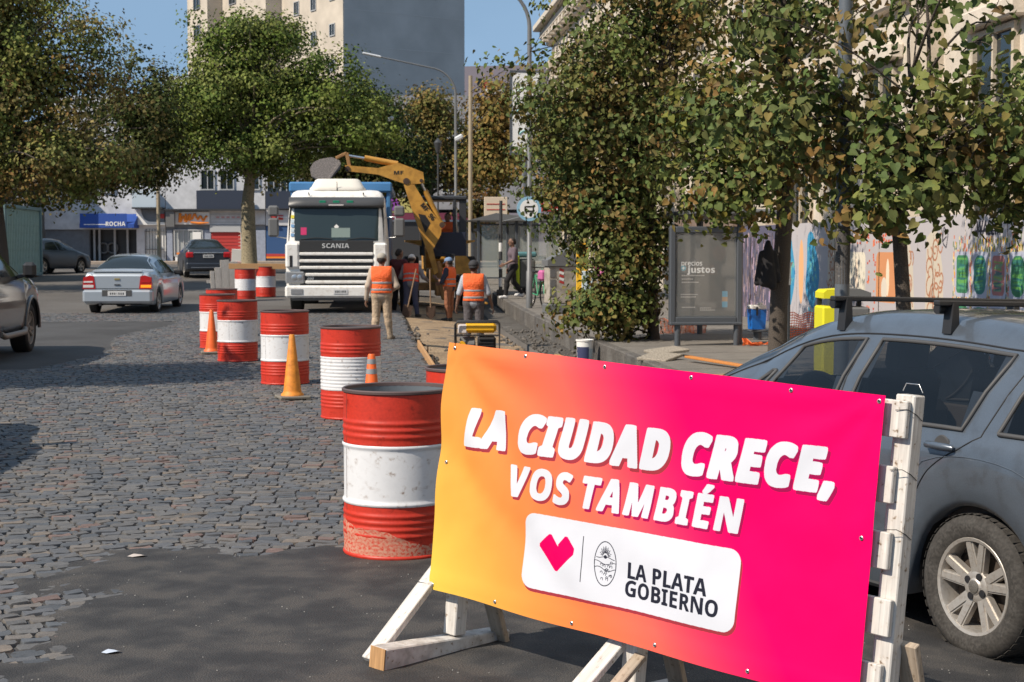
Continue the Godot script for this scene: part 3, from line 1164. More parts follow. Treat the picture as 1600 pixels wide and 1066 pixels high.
func banner() -> void:
	var at := Vector3(0.295, -0.012, -6.192)
	var o := thing("campaign_banner", "orange to pink printed banner with white lettering on the plank barricade", "banner", at)
	o.rotation = Vector3(deg_to_rad(-4.2), deg_to_rad(-48.6), deg_to_rad(-2.5))
	var n := FastNoiseLite.new()
	n.seed = 5
	n.frequency = 1.4
	var nx := 78
	var ny := 40
	var w := 1.965
	var h := 1.0
	var f := func(u: float, v: float) -> Vector3:
		var z := 0.088
		# folds that run out of the tied corners, a slight belly, a hem
		var d := Vector2(u, v)
		var a := atan2(v, u)
		z += 0.013 * sin(a * 13.0) * exp(-d.length() * 1.5) * minf(d.length() * 3.0, 1.0)
		z += 0.013 * exp(-pow((v - 0.22 - u * 0.78) * 11.0, 2)) * exp(-u * 0.7) - 0.010 * exp(-pow((v - 0.42 - u * 0.62) * 13.0, 2)) * exp(-u * 0.8)
		z += 0.008 * exp(-pow((v - 0.62 - (u - 1.0) * 0.45) * 10.0, 2)) * exp(-pow((u - 1.1) * 1.6, 2))
		var e := Vector2(w - u, v)
		z += 0.006 * sin(atan2(v, w - u) * 12.0 + 1.0) * exp(-e.length() * 2.6) * minf(e.length() * 3.0, 1.0)
		z += 0.013 * n.get_noise_2d(u * 1.6, v * 1.1) * sin(PI * clampf(v, 0, 1))
		z += 0.003 * exp(-pow((v - 0.955) * 45.0, 2)) + 0.0025 * exp(-pow((v - 0.045) * 45.0, 2))
		var sag := 0.006 * sin(u * PI / 0.393) * (1.0 if v > 0.5 else -0.3) * absf(v - 0.5)
		return Vector3(u, 1.283 - v * h + sag, z)
	var sh := S()
	sh.soft(0)
	for i in nx:
		for j in ny:
			var u0 := w * i / nx
			var u1 := w * (i + 1) / nx
			var v0 := h * j / ny
			var v1 := h * (j + 1) / ny
			sh.quad_uv(f.call(u0, v1), f.call(u1, v1), f.call(u1, v0), f.call(u0, v0), Vector2(u0 / w, v1), Vector2(u1 / w, v1), Vector2(u1 / w, v0), Vector2(u0 / w, v0))
	var m := picture("banner_print", banner_image(), 0.5)
	m.metallic_specular = 0.2
	m.heightmap_enabled = true
	m.heightmap_texture = T.weave
	m.heightmap_scale = 0.01
	obj("cloth", sh, m, o)
	for p in [[0.036, 0.02], [0.424, 0.018], [0.818, 0.02], [1.21, 0.02], [1.62, 0.02], [1.945, 0.02], [0.036, 0.48], [0.02, 0.98], [0.367, 0.98], [0.76, 0.98], [1.152, 0.975], [1.547, 0.975], [1.93, 0.98], [1.925, 0.46]]:
		var g := S()
		var c: Vector3 = f.call(p[0], p[1])
		g.lathe([Vector2(0.0075, 0.0), Vector2(0.0072, 0.003), Vector2(0.0055, 0.004), Vector2(0.0042, 0.0025), Vector2(0.004, 0.0)], 16, Transform3D(Basis(Vector3.RIGHT, Vector3.BACK, Vector3.DOWN), c))
		var gr := obj("grommet", g, M.steel, o)
		var hl := S()
		hl.lathe([Vector2(0.0042, 0.0012), Vector2(0.0, 0.0013)], 12, Transform3D(Basis(Vector3.RIGHT, Vector3.BACK, Vector3.DOWN), c))
		obj("eye", hl, M.dark, gr)
	var tie := S()
	tie.tube([f.call(0.02, 0.98) + Vector3(0, 0, 0.003), f.call(0.02, 0.98) + Vector3(-0.09, 0.0, 0.02)], [0.0012], 5)
	tie.tube([f.call(0.036, 0.02) + Vector3(0, 0, 0.003), f.call(0.036, 0.02) + Vector3(0.0, 0.03, 0.0), f.call(0.036, 0.02) + Vector3(0.0, 0.02, -0.03)], [0.0012], 5)
	obj("tie_wire", tie, M.dark, o)

func near_car() -> void:
	var o := thing("parked_car", "dusty grey blue estate car with black roof bars beside the banner", "car", Vector3(2.5, -0.205, -9.27), 21.5)
	o.rotation.z = deg_to_rad(-1.6)
	var d := {
		"length": 4.36, "width": 1.74, "front": 0.88, "rear": 3.49, "tyre": 0.325, "gap": 0.055, "tread": 0.205, "step": 0.04,
		"sill": [Vector2(0, 0.34), Vector2(0.1, 0.22), Vector2(0.6, 0.2), Vector2(3.9, 0.22), Vector2(4.26, 0.32), Vector2(4.36, 0.4)],
		"plan": [Vector2(0, 0.72), Vector2(0.08, 0.84), Vector2(0.3, 0.94), Vector2(0.8, 0.985), Vector2(1.5, 1.0), Vector2(3.5, 1.0), Vector2(4.0, 0.97), Vector2(4.25, 0.92), Vector2(4.36, 0.82)],
		"belt": [Vector2(0, 0.6), Vector2(0.3, 0.74), Vector2(1.1, 0.93), Vector2(1.6, 0.955), Vector2(3.0, 0.99), Vector2(4.3, 1.0)],
		"top": [Vector2(0, 0.62), Vector2(0.12, 0.74), Vector2(0.45, 0.86), Vector2(0.9, 0.97), Vector2(1.2, 1.06), Vector2(1.6, 1.3), Vector2(1.95, 1.455), Vector2(2.3, 1.53), Vector2(2.8, 1.548), Vector2(3.4, 1.52), Vector2(3.95, 1.45), Vector2(4.15, 1.2), Vector2(4.3, 1.0), Vector2(4.36, 0.9)],
		"roof": [Vector2(0, 0.6), Vector2(1.2, 0.66), Vector2(1.95, 0.605), Vector2(2.6, 0.6), Vector2(3.6, 0.585), Vector2(4.2, 0.58)],
		"holes": [[Vector2(1.8, 0.06), Vector2(2.0, 0.86), Vector2(2.5, 0.86), Vector2(2.42, 0.06)], [Vector2(2.55, 0.06), Vector2(2.62, 0.86), Vector2(3.5, 0.86), Vector2(3.38, 0.06)], [Vector2(3.6, 0.06), Vector2(3.7, 0.86), Vector2(3.95, 0.86), Vector2(3.98, 0.06)]],
		"screen": [1.27, 1.86],
	}
	var c := car_base(o, d, M.paint_blue, M.alloy, M.tyre_dusty, 1)
	for sd in [-1, 1]:
		for wn in [[[Vector2(1.5, 0.05), Vector2(1.83, 0.62), Vector2(1.86, 0.6), Vector2(1.74, 0.05)], "quarter_light"], [[Vector2(1.8, 0.05), Vector2(2.0, 0.87), Vector2(2.5, 0.87), Vector2(2.42, 0.05)], "front_side_window"], [[Vector2(2.55, 0.05), Vector2(2.62, 0.87), Vector2(3.5, 0.87), Vector2(3.38, 0.05)], "rear_side_window"], [[Vector2(3.6, 0.05), Vector2(3.7, 0.87), Vector2(3.95, 0.87), Vector2(3.98, 0.05)], "rear_quarter_window"]]:
			var cs: Array = wn[0]
			var g := S()
			c.pane(g, cs, sd, 0.004, 10, 8)
			var wv := obj(wn[1], g, M.car_glass, o)
			var fr := S()
			var ring := []
			for e in 4:
				var a: Vector2 = cs[e]
				var b: Vector2 = cs[(e + 1) % 4]
				for q in 8:
					var w := a.lerp(b, q / 8.0)
					ring.append(c.side(w.x, w.y, sd, 0.004))
			ring.append(ring[0])
			fr.tube(ring, [0.011], 6)
			obj("window_seal", fr, M.seal, wv)
		# door gaps
		for ln in [[[3.62, 0.86], [3.56, 0.4], [3.5, 0.0], [3.4, -0.2], [3.22, -0.42], [3.09, -0.62], [3.04, -0.74]], [[2.5, 0.87], [2.48, 0.4], [2.47, 0.0], [2.47, -0.4], [2.47, -0.95]], [[1.42, 0.0], [1.36, -0.3], [1.36, -0.95]]]:
			var gp := S()
			var pts := []
			for i in ln.size() - 1:
				for q in 6:
					pts.append(c.side(lerpf(ln[i][0], ln[i + 1][0], q / 6.0), lerpf(ln[i][1], ln[i + 1][1], q / 6.0), sd, 0.0006))
			gp.tube(pts, [0.0032], 5)
			obj("door_gap", gp, M.dark, o)
		var sl := S()
		var pts2 := []
		for q in 40:
			pts2.append(c.side(lerpf(0.5, 4.1, q / 39.0), -0.3, sd, 0.001))
		sl.tube(pts2, [0.0025], 6)
		obj("body_crease", sl, M.paint_blue, o)
		var dl := S()
		var pts3 := []
		for q in 30:
			pts3.append(c.side(lerpf(1.25, 4.0, q / 29.0), 0.93, sd, 0.001))
		dl.tube(pts3, [0.005], 5)
		obj("roof_drip_line", dl, M.dark, o)
		for s in [2.28, 3.29]:
			var hp: Vector3 = c.side(s, -0.16, sd, 0.0)
			var hb := S()
			hb.lathe([Vector2(0.05, -0.004), Vector2(0.046, 0.004), Vector2(0.0, -0.002)], 20, Transform3D(Basis(Vector3(0, 0, 1), Vector3(sd, 0, 0), Vector3(0, 1, 0)), hp))
			obj("handle_recess", hb, M.seal, o)
			var hd := S()
			hd.tube([hp + Vector3(sd * 0.004, 0, -0.085), hp + Vector3(sd * 0.034, 0.002, -0.06), hp + Vector3(sd * 0.036, 0.002, 0.06), hp + Vector3(sd * 0.02, 0, 0.095)], [0.012, 0.017, 0.017, 0.013], 8)
			obj("door_handle", hd, M.paint_blue, o)
		var mr := S()
		mr.box(c.side(1.5, 0.12, sd) + Vector3(sd * 0.13, 0.0, 0.0), Vector3(0.2, 0.14, 0.1), 0.035)
		obj("wing_mirror", mr, M.paint_blue, o)
		var sp := S()
		sp.box(Vector3(sd * 0.83, 0.235, 1.3), Vector3(0.05, 0.07, 1.75), 0.02)
		obj("sill_trim", sp, M.seal, o)
	var ws := S()
	c.screen(ws, 1.22, 1.9, 0.94, 0.004)
	obj("windscreen", ws, M.car_glass, o)
	var rs := S()
	c.screen(rs, 3.99, 4.2, 0.85, 0.004)
	obj("rear_window", rs, M.car_glass, o)
	for i in 2:
		var s: float = [2.25, 3.02][i]
		var z := s - 0.88
		var b := S()
		b.box(Vector3(0, 1.578, z), Vector3(1.36, 0.026, 0.042), 0.006)
		var rb := obj("roof_bar", b, M.black_plastic, o)
		for sd in [-1, 1]:
			var ft := S()
			var e: Vector3 = c.side(s, 1.0, sd)
			ft.prism(PackedVector2Array([Vector2(e.x + sd * 0.014, e.y - 0.006), Vector2(e.x - sd * 0.04, e.y + 0.03), Vector2(e.x - sd * 0.03, 1.58), Vector2(e.x - sd * 0.0, 1.58)]), z - 0.03, z + 0.03)
			ft.lathe([Vector2(0.026, -0.02), Vector2(0.026, 0.02), Vector2(0.0, 0.02)], 14, Transform3D(Basis(Vector3(0, 0, 1), Vector3(sd, 0, 0), Vector3(0, 1, 0)), Vector3(e.x + sd * 0.02, 1.55, z - 0.04)))
			obj("bar_foot", ft, M.black_plastic, rb)
	# the cabin seen through the tinted panes
	var fl := S()
	fl.box(Vector3(0, 0.42, 1.75), Vector3(1.5, 0.06, 3.0))
	fl.box(Vector3(0, 0.86, 0.62), Vector3(1.4, 0.24, 0.42), 0.06)
	fl.box(Vector3(0, 0.7, 3.1), Vector3(1.42, 0.5, 0.1))
	obj("cabin_floor_and_dashboard", fl, M.dark, o)
	for sd in [-1, 1]:
		var dp := S()
		dp.box(Vector3(sd * 0.74, 0.7, 1.9), Vector3(0.04, 0.5, 2.5), 0.01)
		obj("door_lining", dp, M.cabin_grey, o)
		for e in [[1.45, 1.15], [2.4, 1.1]]:
			var seat := S()
			seat.box(Vector3(sd * 0.37, 0.62, e[0] - 0.25), Vector3(0.5, 0.16, 0.5), 0.05)
			seat.box(Vector3(sd * 0.37, 0.92, e[0] + 0.08), Vector3(0.48, 0.62, 0.14), 0.05, Basis(Vector3.RIGHT, 0.2))
			seat.box(Vector3(sd * 0.37, 1.3, e[0] + 0.16), Vector3(0.26, 0.18, 0.1), 0.035, Basis(Vector3.RIGHT, 0.15))
			seat.tube([Vector3(sd * 0.37 - 0.06, 1.15, e[0] + 0.13), Vector3(sd * 0.37 - 0.06, 1.25, e[0] + 0.15)], [0.008], 5)
			obj("seat", seat, M.cabin_grey, o)
	var sw := S()
	var wp := []
	for i in 25:
		var a := TAU * i / 24.0
		wp.append(Vector3(-0.37 + 0.18 * cos(a), 0.98 + 0.17 * sin(a), 0.93 - 0.07 * sin(a)))
	sw.tube(wp, [0.016], 7)
	sw.bar(Vector3(-0.53, 0.98, 0.93), Vector3(-0.21, 0.98, 0.93), 0.03, 0.02)
	obj("steering_wheel", sw, M.dark, o)
	var tl := S()
	for sd in [-1, 1]:
		tl.box(Vector3(sd * 0.72, 0.8, 4.33 - 0.88), Vector3(0.16, 0.35, 0.1), 0.03)
	obj("tail_lights", tl, M.red_lens, o)

func simple_panes(c: Car, o: Node3D, wins: Array, glass: Material) -> void:
	for sd in [-1, 1]:
		for w in wins:
			var g := S()
			c.pane(g, w, sd, 0.005)
			obj("side_window", g, glass, o)

func silver_car() -> void:
	var o := thing("sedan", "silver four door sedan driving away with its indicator lit", "car", Vector3(-5.66, rise(-41.0), -41.1), -4.6)
	var d := {
		"length": 4.25, "width": 1.71, "front": 0.85, "rear": 3.46, "tyre": 0.3, "gap": 0.05, "tread": 0.195, "step": 0.06,
		"sill": [Vector2(0, 0.34), Vector2(0.1, 0.2), Vector2(4.0, 0.22), Vector2(4.18, 0.28), Vector2(4.25, 0.42)],
		"plan": [Vector2(0, 0.75), Vector2(0.1, 0.87), Vector2(0.4, 0.97), Vector2(1.2, 1.0), Vector2(3.6, 1.0), Vector2(4.0, 0.98), Vector2(4.15, 0.96), Vector2(4.22, 0.93), Vector2(4.25, 0.88)],
		"belt": [Vector2(0, 0.6), Vector2(0.3, 0.7), Vector2(1.1, 0.86), Vector2(3.0, 0.93), Vector2(4.25, 0.95)],
		"top": [Vector2(0, 0.62), Vector2(0.15, 0.72), Vector2(1.1, 0.95), Vector2(1.9, 1.38), Vector2(2.4, 1.43), Vector2(2.9, 1.4), Vector2(3.25, 1.29), Vector2(3.62, 1.06), Vector2(3.9, 1.03), Vector2(4.16, 1.02), Vector2(4.22, 0.98), Vector2(4.25, 0.93)],
		"roof": [Vector2(0, 0.6), Vector2(1.2, 0.66), Vector2(2.0, 0.57), Vector2(3.0, 0.55), Vector2(3.7, 0.64), Vector2(4.25, 0.7)],
	}
	o.rotation.x = 0.02
	var c := car_base(o, d, M.paint_silver, M.alloy, M.tyre, 0)
	simple_panes(c, o, [[Vector2(1.5, 0.08), Vector2(1.98, 0.86), Vector2(2.4, 0.88), Vector2(2.36, 0.06)], [Vector2(2.44, 0.06), Vector2(2.46, 0.88), Vector2(2.98, 0.8), Vector2(3.3, 0.1)]], M.dark_glass)
	var ws := S()
	c.screen(ws, 1.15, 1.85, 0.93, 0.005)
	obj("windscreen", ws, M.dark_glass, o)
	var rs := S()
	c.screen(rs, 2.98, 3.56, 0.94, 0.005)
	obj("rear_window", rs, M.dark_glass, o)
	var z1 := 4.25 - 0.85
	var bm := S()
	bm.box(Vector3(0, 0.44, z1 - 0.06), Vector3(1.68, 0.34, 0.22), 0.06)
	obj("rear_bumper", bm, M.paint_silver, o)
	var rec := S()
	rec.box(Vector3(0, 0.52, z1 + 0.051), Vector3(0.72, 0.15, 0.006))
	obj("plate_recess", rec, M.seal, o)
	plate(o, Vector3(0, 0.51, z1 + 0.058), 0.44, 0.115, Vector3(0, 0, 1))
	for sd in [-1, 1]:
		var t := S()
		t.prism(PackedVector2Array([Vector2(0.83 * sd, 0.62), Vector2(0.52 * sd, 0.62), Vector2(0.56 * sd, 0.93), Vector2(0.66 * sd, 0.95), Vector2(0.81 * sd, 0.9)]), z1 - 0.12, z1 + 0.014)
		var tl := obj("tail_light", t, M.red_lens, o)
		var am := S()
		am.box(Vector3(sd * 0.69, 0.685, z1 + 0.018), Vector3(0.25, 0.065, 0.01), 0.003)
		obj("indicator", am, M.amber_lit if sd > 0 else M.pale_lens, tl)
		var wl := S()
		wl.box(Vector3(sd * 0.69, 0.79, z1 + 0.018), Vector3(0.22, 0.04, 0.01), 0.003)
		obj("reversing_light", wl, M.pale_lens if sd < 0 else M.red_lens, tl)
		var mr := S()
		mr.box(c.side(1.62, 0.1, sd) + Vector3(sd * 0.13, 0.02, 0), Vector3(0.2, 0.13, 0.09), 0.03)
		obj("wing_mirror", mr, M.dark, o)
	var lid := S()
	var pts := [Vector3(-0.55, 0.63, z1 + 0.006), Vector3(-0.58, 0.9, z1 + 0.004), Vector3(-0.62, 0.99, z1 - 0.02)]
	lid.tube(pts, [0.005], 5)
	lid.tube([pts[0] * Vector3(-1, 1, 1), pts[1] * Vector3(-1, 1, 1), pts[2] * Vector3(-1, 1, 1)], [0.005], 5)
	lid.tube([pts[0], pts[0] * Vector3(-1, 1, 1)], [0.006], 5)
	obj("boot_lid_gap", lid, M.dark, o)
	var spl := S()
	spl.box(Vector3(0, 1.045, z1 - 0.08), Vector3(1.2, 0.03, 0.1), 0.012)
	obj("boot_spoiler", spl, M.paint_silver, o)
	var bd := S()
	bd.box(Vector3(0, 0.855, z1 + 0.012), Vector3(0.13, 0.045, 0.012), 0.004)
	obj("badge", bd, M.brass, o)
	var kb := S()
	kb.box(Vector3(0, 0.72, z1 + 0.01), Vector3(0.14, 0.03, 0.02), 0.006)
	obj("boot_handle", kb, M.dark, o)
	var ex := S()
	ex.tube([Vector3(-0.42, 0.24, z1 - 0.3), Vector3(-0.42, 0.24, z1 + 0.02)], [0.03], 10)
	obj("exhaust_pipe", ex, M.dark, o)
	var an := S()
	an.tube([Vector3(0, 1.42, 1.95), Vector3(0, 1.47, 2.02)], [0.012, 0.004], 6)
	obj("aerial", an, M.dark, o)

func dark_suv() -> Node3D:
	var o := thing("pickup_suv", "dark brown grey off roader at the left edge driving away", "off-road car", Vector3(-6.13, 0.02, -24.7), 0.0, "dark off-road cars on the left")
	var d := {
		"length": 4.8, "width": 1.86, "front": 0.95, "rear": 3.7, "tyre": 0.39, "gap": 0.07, "tread": 0.265, "step": 0.05,
		"sill": [Vector2(0, 0.5), Vector2(0.1, 0.38), Vector2(4.6, 0.42), Vector2(4.8, 0.55)],
		"plan": [Vector2(0, 0.78), Vector2(0.12, 0.9), Vector2(0.45, 0.98), Vector2(1.4, 1.0), Vector2(4.3, 1.0), Vector2(4.7, 0.97), Vector2(4.8, 0.9)],
		"belt": [Vector2(0, 0.86), Vector2(0.2, 1.0), Vector2(1.3, 1.15), Vector2(4.8, 1.2)],
		"top": [Vector2(0, 0.88), Vector2(0.15, 1.03), Vector2(0.7, 1.16), Vector2(1.4, 1.24), Vector2(2.1, 1.72), Vector2(2.6, 1.8), Vector2(3.6, 1.8), Vector2(4.4, 1.74), Vector2(4.65, 1.4), Vector2(4.8, 1.1)],
		"roof": [Vector2(0, 0.7), Vector2(1.4, 0.74), Vector2(2.2, 0.66), Vector2(4.8, 0.64)],
	}
	var c := car_base(o, d, M.paint_brown, M.alloy_dusty, M.tyre, 1)
	simple_panes(c, o, [[Vector2(1.75, 0.06), Vector2(2.2, 0.85), Vector2(2.85, 0.9), Vector2(2.8, 0.05)], [Vector2(2.9, 0.05), Vector2(2.95, 0.9), Vector2(3.75, 0.88), Vector2(3.75, 0.05)], [Vector2(3.85, 0.06), Vector2(3.85, 0.88), Vector2(4.4, 0.8), Vector2(4.45, 0.1)]], M.dark_glass)
	var ws := S()
	c.screen(ws, 1.45, 2.05, 0.93, 0.005)
	obj("windscreen", ws, M.dark_glass, o)
	for sd in [-1, 1]:
		var mr := S()
		var p: Vector3 = c.side(1.78, 0.1, sd)
		mr.box(p + Vector3(sd * 0.19, 0.11, -0.02), Vector3(0.2, 0.24, 0.13), 0.05)
		mr.bar(p, p + Vector3(sd * 0.14, 0.04, -0.02), 0.06, 0.06, 0.01)
		obj("wing_mirror", mr, M.black_plastic, o)
		var st := S()
		st.tube([Vector3(sd * 0.95, 0.4, 0.65), Vector3(sd * 0.98, 0.36, 0.8), Vector3(sd * 0.98, 0.36, 2.1), Vector3(sd * 0.95, 0.4, 2.25)], [0.045], 10)
		obj("side_step", st, M.alloy_dusty, o)
		for sw in [0.95, 3.7]:
			var fl := S()
			var pts := []
			for k in 21:
				var a := -0.05 + (PI + 0.1) * k / 20.0
				pts.append(Vector3(sd * 0.93, 0.39 + 0.485 * sin(a), sw - 0.95 + 0.485 * cos(a)))
			fl.tube(pts, [0.03], 6)
			obj("wheel_flare", fl, M.paint_brown, o)
		for ln in [[[1.5, 0.0], [1.45, -0.4], [1.45, -0.95]], [[2.87, 0.9], [2.86, 0.0], [2.86, -0.95]]]:
			var gp := S()
			var q := []
			for i in ln.size():
				q.append(c.side(ln[i][0], ln[i][1], sd, 0.001))
			gp.tube(q, [0.005], 5)
			obj("door_gap", gp, M.dark, o)
	return o

func far_car(label: String, at: Vector3, turn: float, paint: Material, tail: bool) -> Node3D:
	var o := thing("sedan", label, "car", at, turn, "")
	var d := {
		"length": 4.4, "width": 1.74, "front": 0.9, "rear": 3.5, "tyre": 0.31, "gap": 0.05, "tread": 0.2, "step": 0.08,
		"sill": [Vector2(0, 0.34), Vector2(0.1, 0.2), Vector2(4.1, 0.22), Vector2(4.4, 0.4)],
		"plan": [Vector2(0, 0.76), Vector2(0.1, 0.88), Vector2(0.4, 0.97), Vector2(1.2, 1.0), Vector2(3.7, 1.0), Vector2(4.25, 0.96), Vector2(4.4, 0.86)],
		"belt": [Vector2(0, 0.6), Vector2(0.3, 0.7), Vector2(1.1, 0.88), Vector2(3.0, 0.95), Vector2(4.4, 0.98)],
		"top": [Vector2(0, 0.62), Vector2(0.15, 0.74), Vector2(1.1, 0.97), Vector2(1.9, 1.38), Vector2(2.5, 1.46), Vector2(3.1, 1.4), Vector2(3.75, 1.1), Vector2(4.3, 1.06), Vector2(4.4, 0.92)],
		"roof": [Vector2(0, 0.6), Vector2(1.2, 0.66), Vector2(2.0, 0.58), Vector2(3.2, 0.55), Vector2(4.4, 0.68)],
	}
	var c := car_base(o, d, paint, M.alloy, M.tyre, 0)
	simple_panes(c, o, [[Vector2(1.5, 0.08), Vector2(2.0, 0.86), Vector2(2.45, 0.88), Vector2(2.4, 0.06)], [Vector2(2.5, 0.06), Vector2(2.52, 0.88), Vector2(3.1, 0.8), Vector2(3.4, 0.1)]], M.dark_glass)
	var ws := S()
	c.screen(ws, 1.15, 1.85, 0.93, 0.005)
	obj("windscreen", ws, M.dark_glass, o)
	var rs := S()
	c.screen(rs, 3.15, 3.7, 0.94, 0.005)
	obj("rear_window", rs, M.dark_glass, o)
	if tail:
		var z1 := 3.5
		for sd in [-1, 1]:
			var t := S()
			t.box(Vector3(sd * 0.68, 0.84, z1 - 0.04), Vector3(0.3, 0.24, 0.12), 0.05)
			obj("tail_light", t, M.red_lens, o)
		var ch := S()
		ch.box(Vector3(0, 0.93, z1 + 0.005), Vector3(1.1, 0.035, 0.03), 0.008)
		obj("chrome_strip", ch, M.steel, o)
		plate(o, Vector3(0, 0.8, z1 + 0.012), 0.4, 0.12, Vector3(0, 0, 1))
		var bm := S()
		bm.box(Vector3(0, 0.42, z1 - 0.06), Vector3(1.66, 0.3, 0.2), 0.06)
		obj("rear_bumper", bm, paint, o)
		var cs := S()
		cs.box(Vector3(0, 0.38, z1 + 0.042), Vector3(1.3, 0.02, 0.01))
		obj("bumper_strip", cs, M.steel, o)
	return o
func truck() -> void:
	# faces +z; z = 0 at the front panel
	var o := thing("tipper_truck", "white tipper truck with blue dump body facing the camera", "truck", Vector3(-0.68, rise(-38.4), -37.5), -2.0)
	var cab := S()
	var rings := []
	for e in [[0.42, 0.0, 1.2], [0.7, 0.03, 1.235], [1.15, 0.03, 1.245], [1.75, 0.0, 1.225], [2.1, -0.05, 1.2], [2.56, -0.13, 1.16], [2.62, -0.14, 1.16], [2.82, -0.22, 1.14], [2.93, -0.34, 1.09], [2.99, -0.5, 1.0], [3.01, -0.7, 0.85]]:
		var ring := PackedVector3Array()
		var zf: float = e[1]
		var w: float = e[2]
		for q in [[-1.0, -2.0], [-1.0, -0.3], [-0.985, -0.12], [-0.92, -0.025], [-0.6, 0.0], [0.0, 0.012], [0.6, 0.0], [0.92, -0.025], [0.985, -0.12], [1.0, -0.3], [1.0, -2.0]]:
			ring.append(Vector3(q[0] * w, e[0], zf + q[1] if q[1] > -1.9 else -2.0))
		rings.append(ring)
	for i in rings.size() - 1:
		cab.soft(0)
		for k in rings[i].size():
			var l: int = (k + 1) % rings[i].size()
			cab.quad(rings[i][k], rings[i][l], rings[i + 1][l], rings[i + 1][k])
	cab.flat()
	var tp: PackedVector3Array = rings[rings.size() - 1]
	for k in tp.size():
		cab.tri(Vector3(0, 3.02, -1.2), tp[k], tp[(k + 1) % tp.size()])
	obj("cab", cab, M.truck_white, o)
	var wrap := func(y: float, x: float, off: float) -> Vector3:
		var pts := [[0.42, 0.0], [0.7, 0.03], [1.15, 0.03], [1.75, 0.0], [2.1, -0.05], [2.56, -0.13], [2.62, -0.14], [2.82, -0.22], [2.93, -0.34]]
		var z := 0.0
		for i in pts.size() - 1:
			if y >= pts[i][0] and y <= pts[i + 1][0]:
				z = lerpf(pts[i][1], pts[i + 1][1], (y - pts[i][0]) / (pts[i + 1][0] - pts[i][0]))
		var ax := absf(x)
		var drop := 0.0
		if ax > 0.72:
			drop = lerpf(0.0, 0.03, (ax - 0.72) / 0.4) if ax < 1.1 else lerpf(0.03, 0.14, (ax - 1.1) / 0.1)
		return Vector3(x, y, z - drop + off)
	var patch := func(sh: Shape, x0: float, x1: float, y0: float, y1: float, off: float) -> void:
		sh.soft(0)
		for i in 14:
			for j in 6:
				var a := lerpf(x0, x1, i / 14.0)
				var b := lerpf(x0, x1, (i + 1) / 14.0)
				var c := lerpf(y0, y1, j / 6.0)
				var d := lerpf(y0, y1, (j + 1) / 6.0)
				sh.quad(wrap.call(c, a, off), wrap.call(c, b, off), wrap.call(d, b, off), wrap.call(d, a, off))
	var ws := S()
	patch.call(ws, -1.13, 1.13, 1.76, 2.56, 0.012)
	var wsn := obj("windscreen", ws, M.truck_glass, o)
	var fr := S()
	fr.tube([wrap.call(1.75, -1.14, 0.014), wrap.call(2.3, -1.13, 0.014), wrap.call(2.56, -1.12, 0.014), wrap.call(2.56, 1.12, 0.014), wrap.call(2.3, 1.13, 0.014), wrap.call(1.75, 1.14, 0.014), wrap.call(1.75, -1.14, 0.014)], [0.022], 6)
	obj("windscreen_seal", fr, M.dark, wsn)
	for e in [[-0.9, -0.1], [0.25, 0.95]]:
		var wp := S()
		wp.tube([wrap.call(1.78, e[0], 0.03), wrap.call(1.83, (e[0] + e[1]) * 0.5, 0.04), wrap.call(1.8, e[1], 0.035)], [0.011], 5)
		obj("wiper", wp, M.dark, wsn)
	var sheet := S()
	patch.call(sheet, -0.12, 0.33, 1.84, 2.07, 0.016)
	obj("card_on_dashboard", sheet, M.card, wsn)
	for i in 5:
		var stc := S()
		patch.call(stc, -1.1, -1.02, 1.86 + i * 0.11, 1.94 + i * 0.11, 0.017)
		obj("windscreen_sticker", stc, [M.sticker_blue, M.sticker_pale, M.sticker_blue, M.sticker_pale, M.sticker_yellow][i], wsn)
	var shirt := S()
	shirt.soft(0)
	patch.call(shirt, -0.86, -0.72, 1.9, 2.08, 0.015)
	obj("pink_cloth_behind_glass", shirt, M.pink_cloth, wsn)
	var vis := S()
	for i in 12:
		vis.soft(0)
		var a := lerpf(-1.15, 1.15, i / 12.0)
		var b := lerpf(-1.15, 1.15, (i + 1) / 12.0)
		var prof := [Vector2(2.56, 0.03), Vector2(2.57, 0.14), Vector2(2.62, 0.17), Vector2(2.8, 0.1), Vector2(2.82, 0.02)]
		for j in 4:
			vis.quad(wrap.call(prof[j].x, a, prof[j].y), wrap.call(prof[j].x, b, prof[j].y), wrap.call(prof[j + 1].x, b, prof[j + 1].y), wrap.call(prof[j + 1].x, a, prof[j + 1].y))
	var vo := obj("sun_visor", vis, M.visor_grey, o)
	for x in [-0.33, 0.0, 0.33]:
		var gl := S()
		gl.box(wrap.call(2.7, x, 0.15), Vector3(0.16, 0.06, 0.02), 0.008)
		obj("green_marker_light", gl, M.green_lens, vo)
	var sc := S()
	sc.box(wrap.call(2.62, 0.0, 0.172), Vector3(0.36, 0.03, 0.012), 0.003)
	obj("visor_strip", sc, M.pale_lens, vo)
	# black upper grille with the maker's name, white slats below
	var gb := S()
	gb.box(Vector3(0, 1.63, 0.035), Vector3(1.78, 0.27, 0.05), 0.012)
	obj("upper_grille", gb, M.truck_black, o)
	var nm := obj("lettering", letters("SCANIA", 0.11, bold, 0.012), M.chrome_letters, o)
	nm.position = Vector3(-0.02, 1.635, 0.068)
	nm.scale = Vector3(1.18, 1.0, 1.0)
	var back := S()
	back.box(Vector3(0, 1.08, 0.03), Vector3(1.76, 0.8, 0.03), 0.0)
	obj("grille_back", back, M.truck_black, o)
	for i in 5:
		var sl := S()
		var y: float = [1.44, 1.27, 1.11, 0.94, 0.76][i]
		sl.box(Vector3(0.0 if i < 3 else 0.06, y, 0.065), Vector3(1.78 if i < 3 else 1.62, 0.075, 0.06), 0.018)
		obj("grille_slat", sl, M.truck_white, o)
	var num := obj("lettering", letters("260", 0.075, bold, 0.01), M.chrome_letters, o)
	num.position = Vector3(-0.63, 0.855, 0.052)
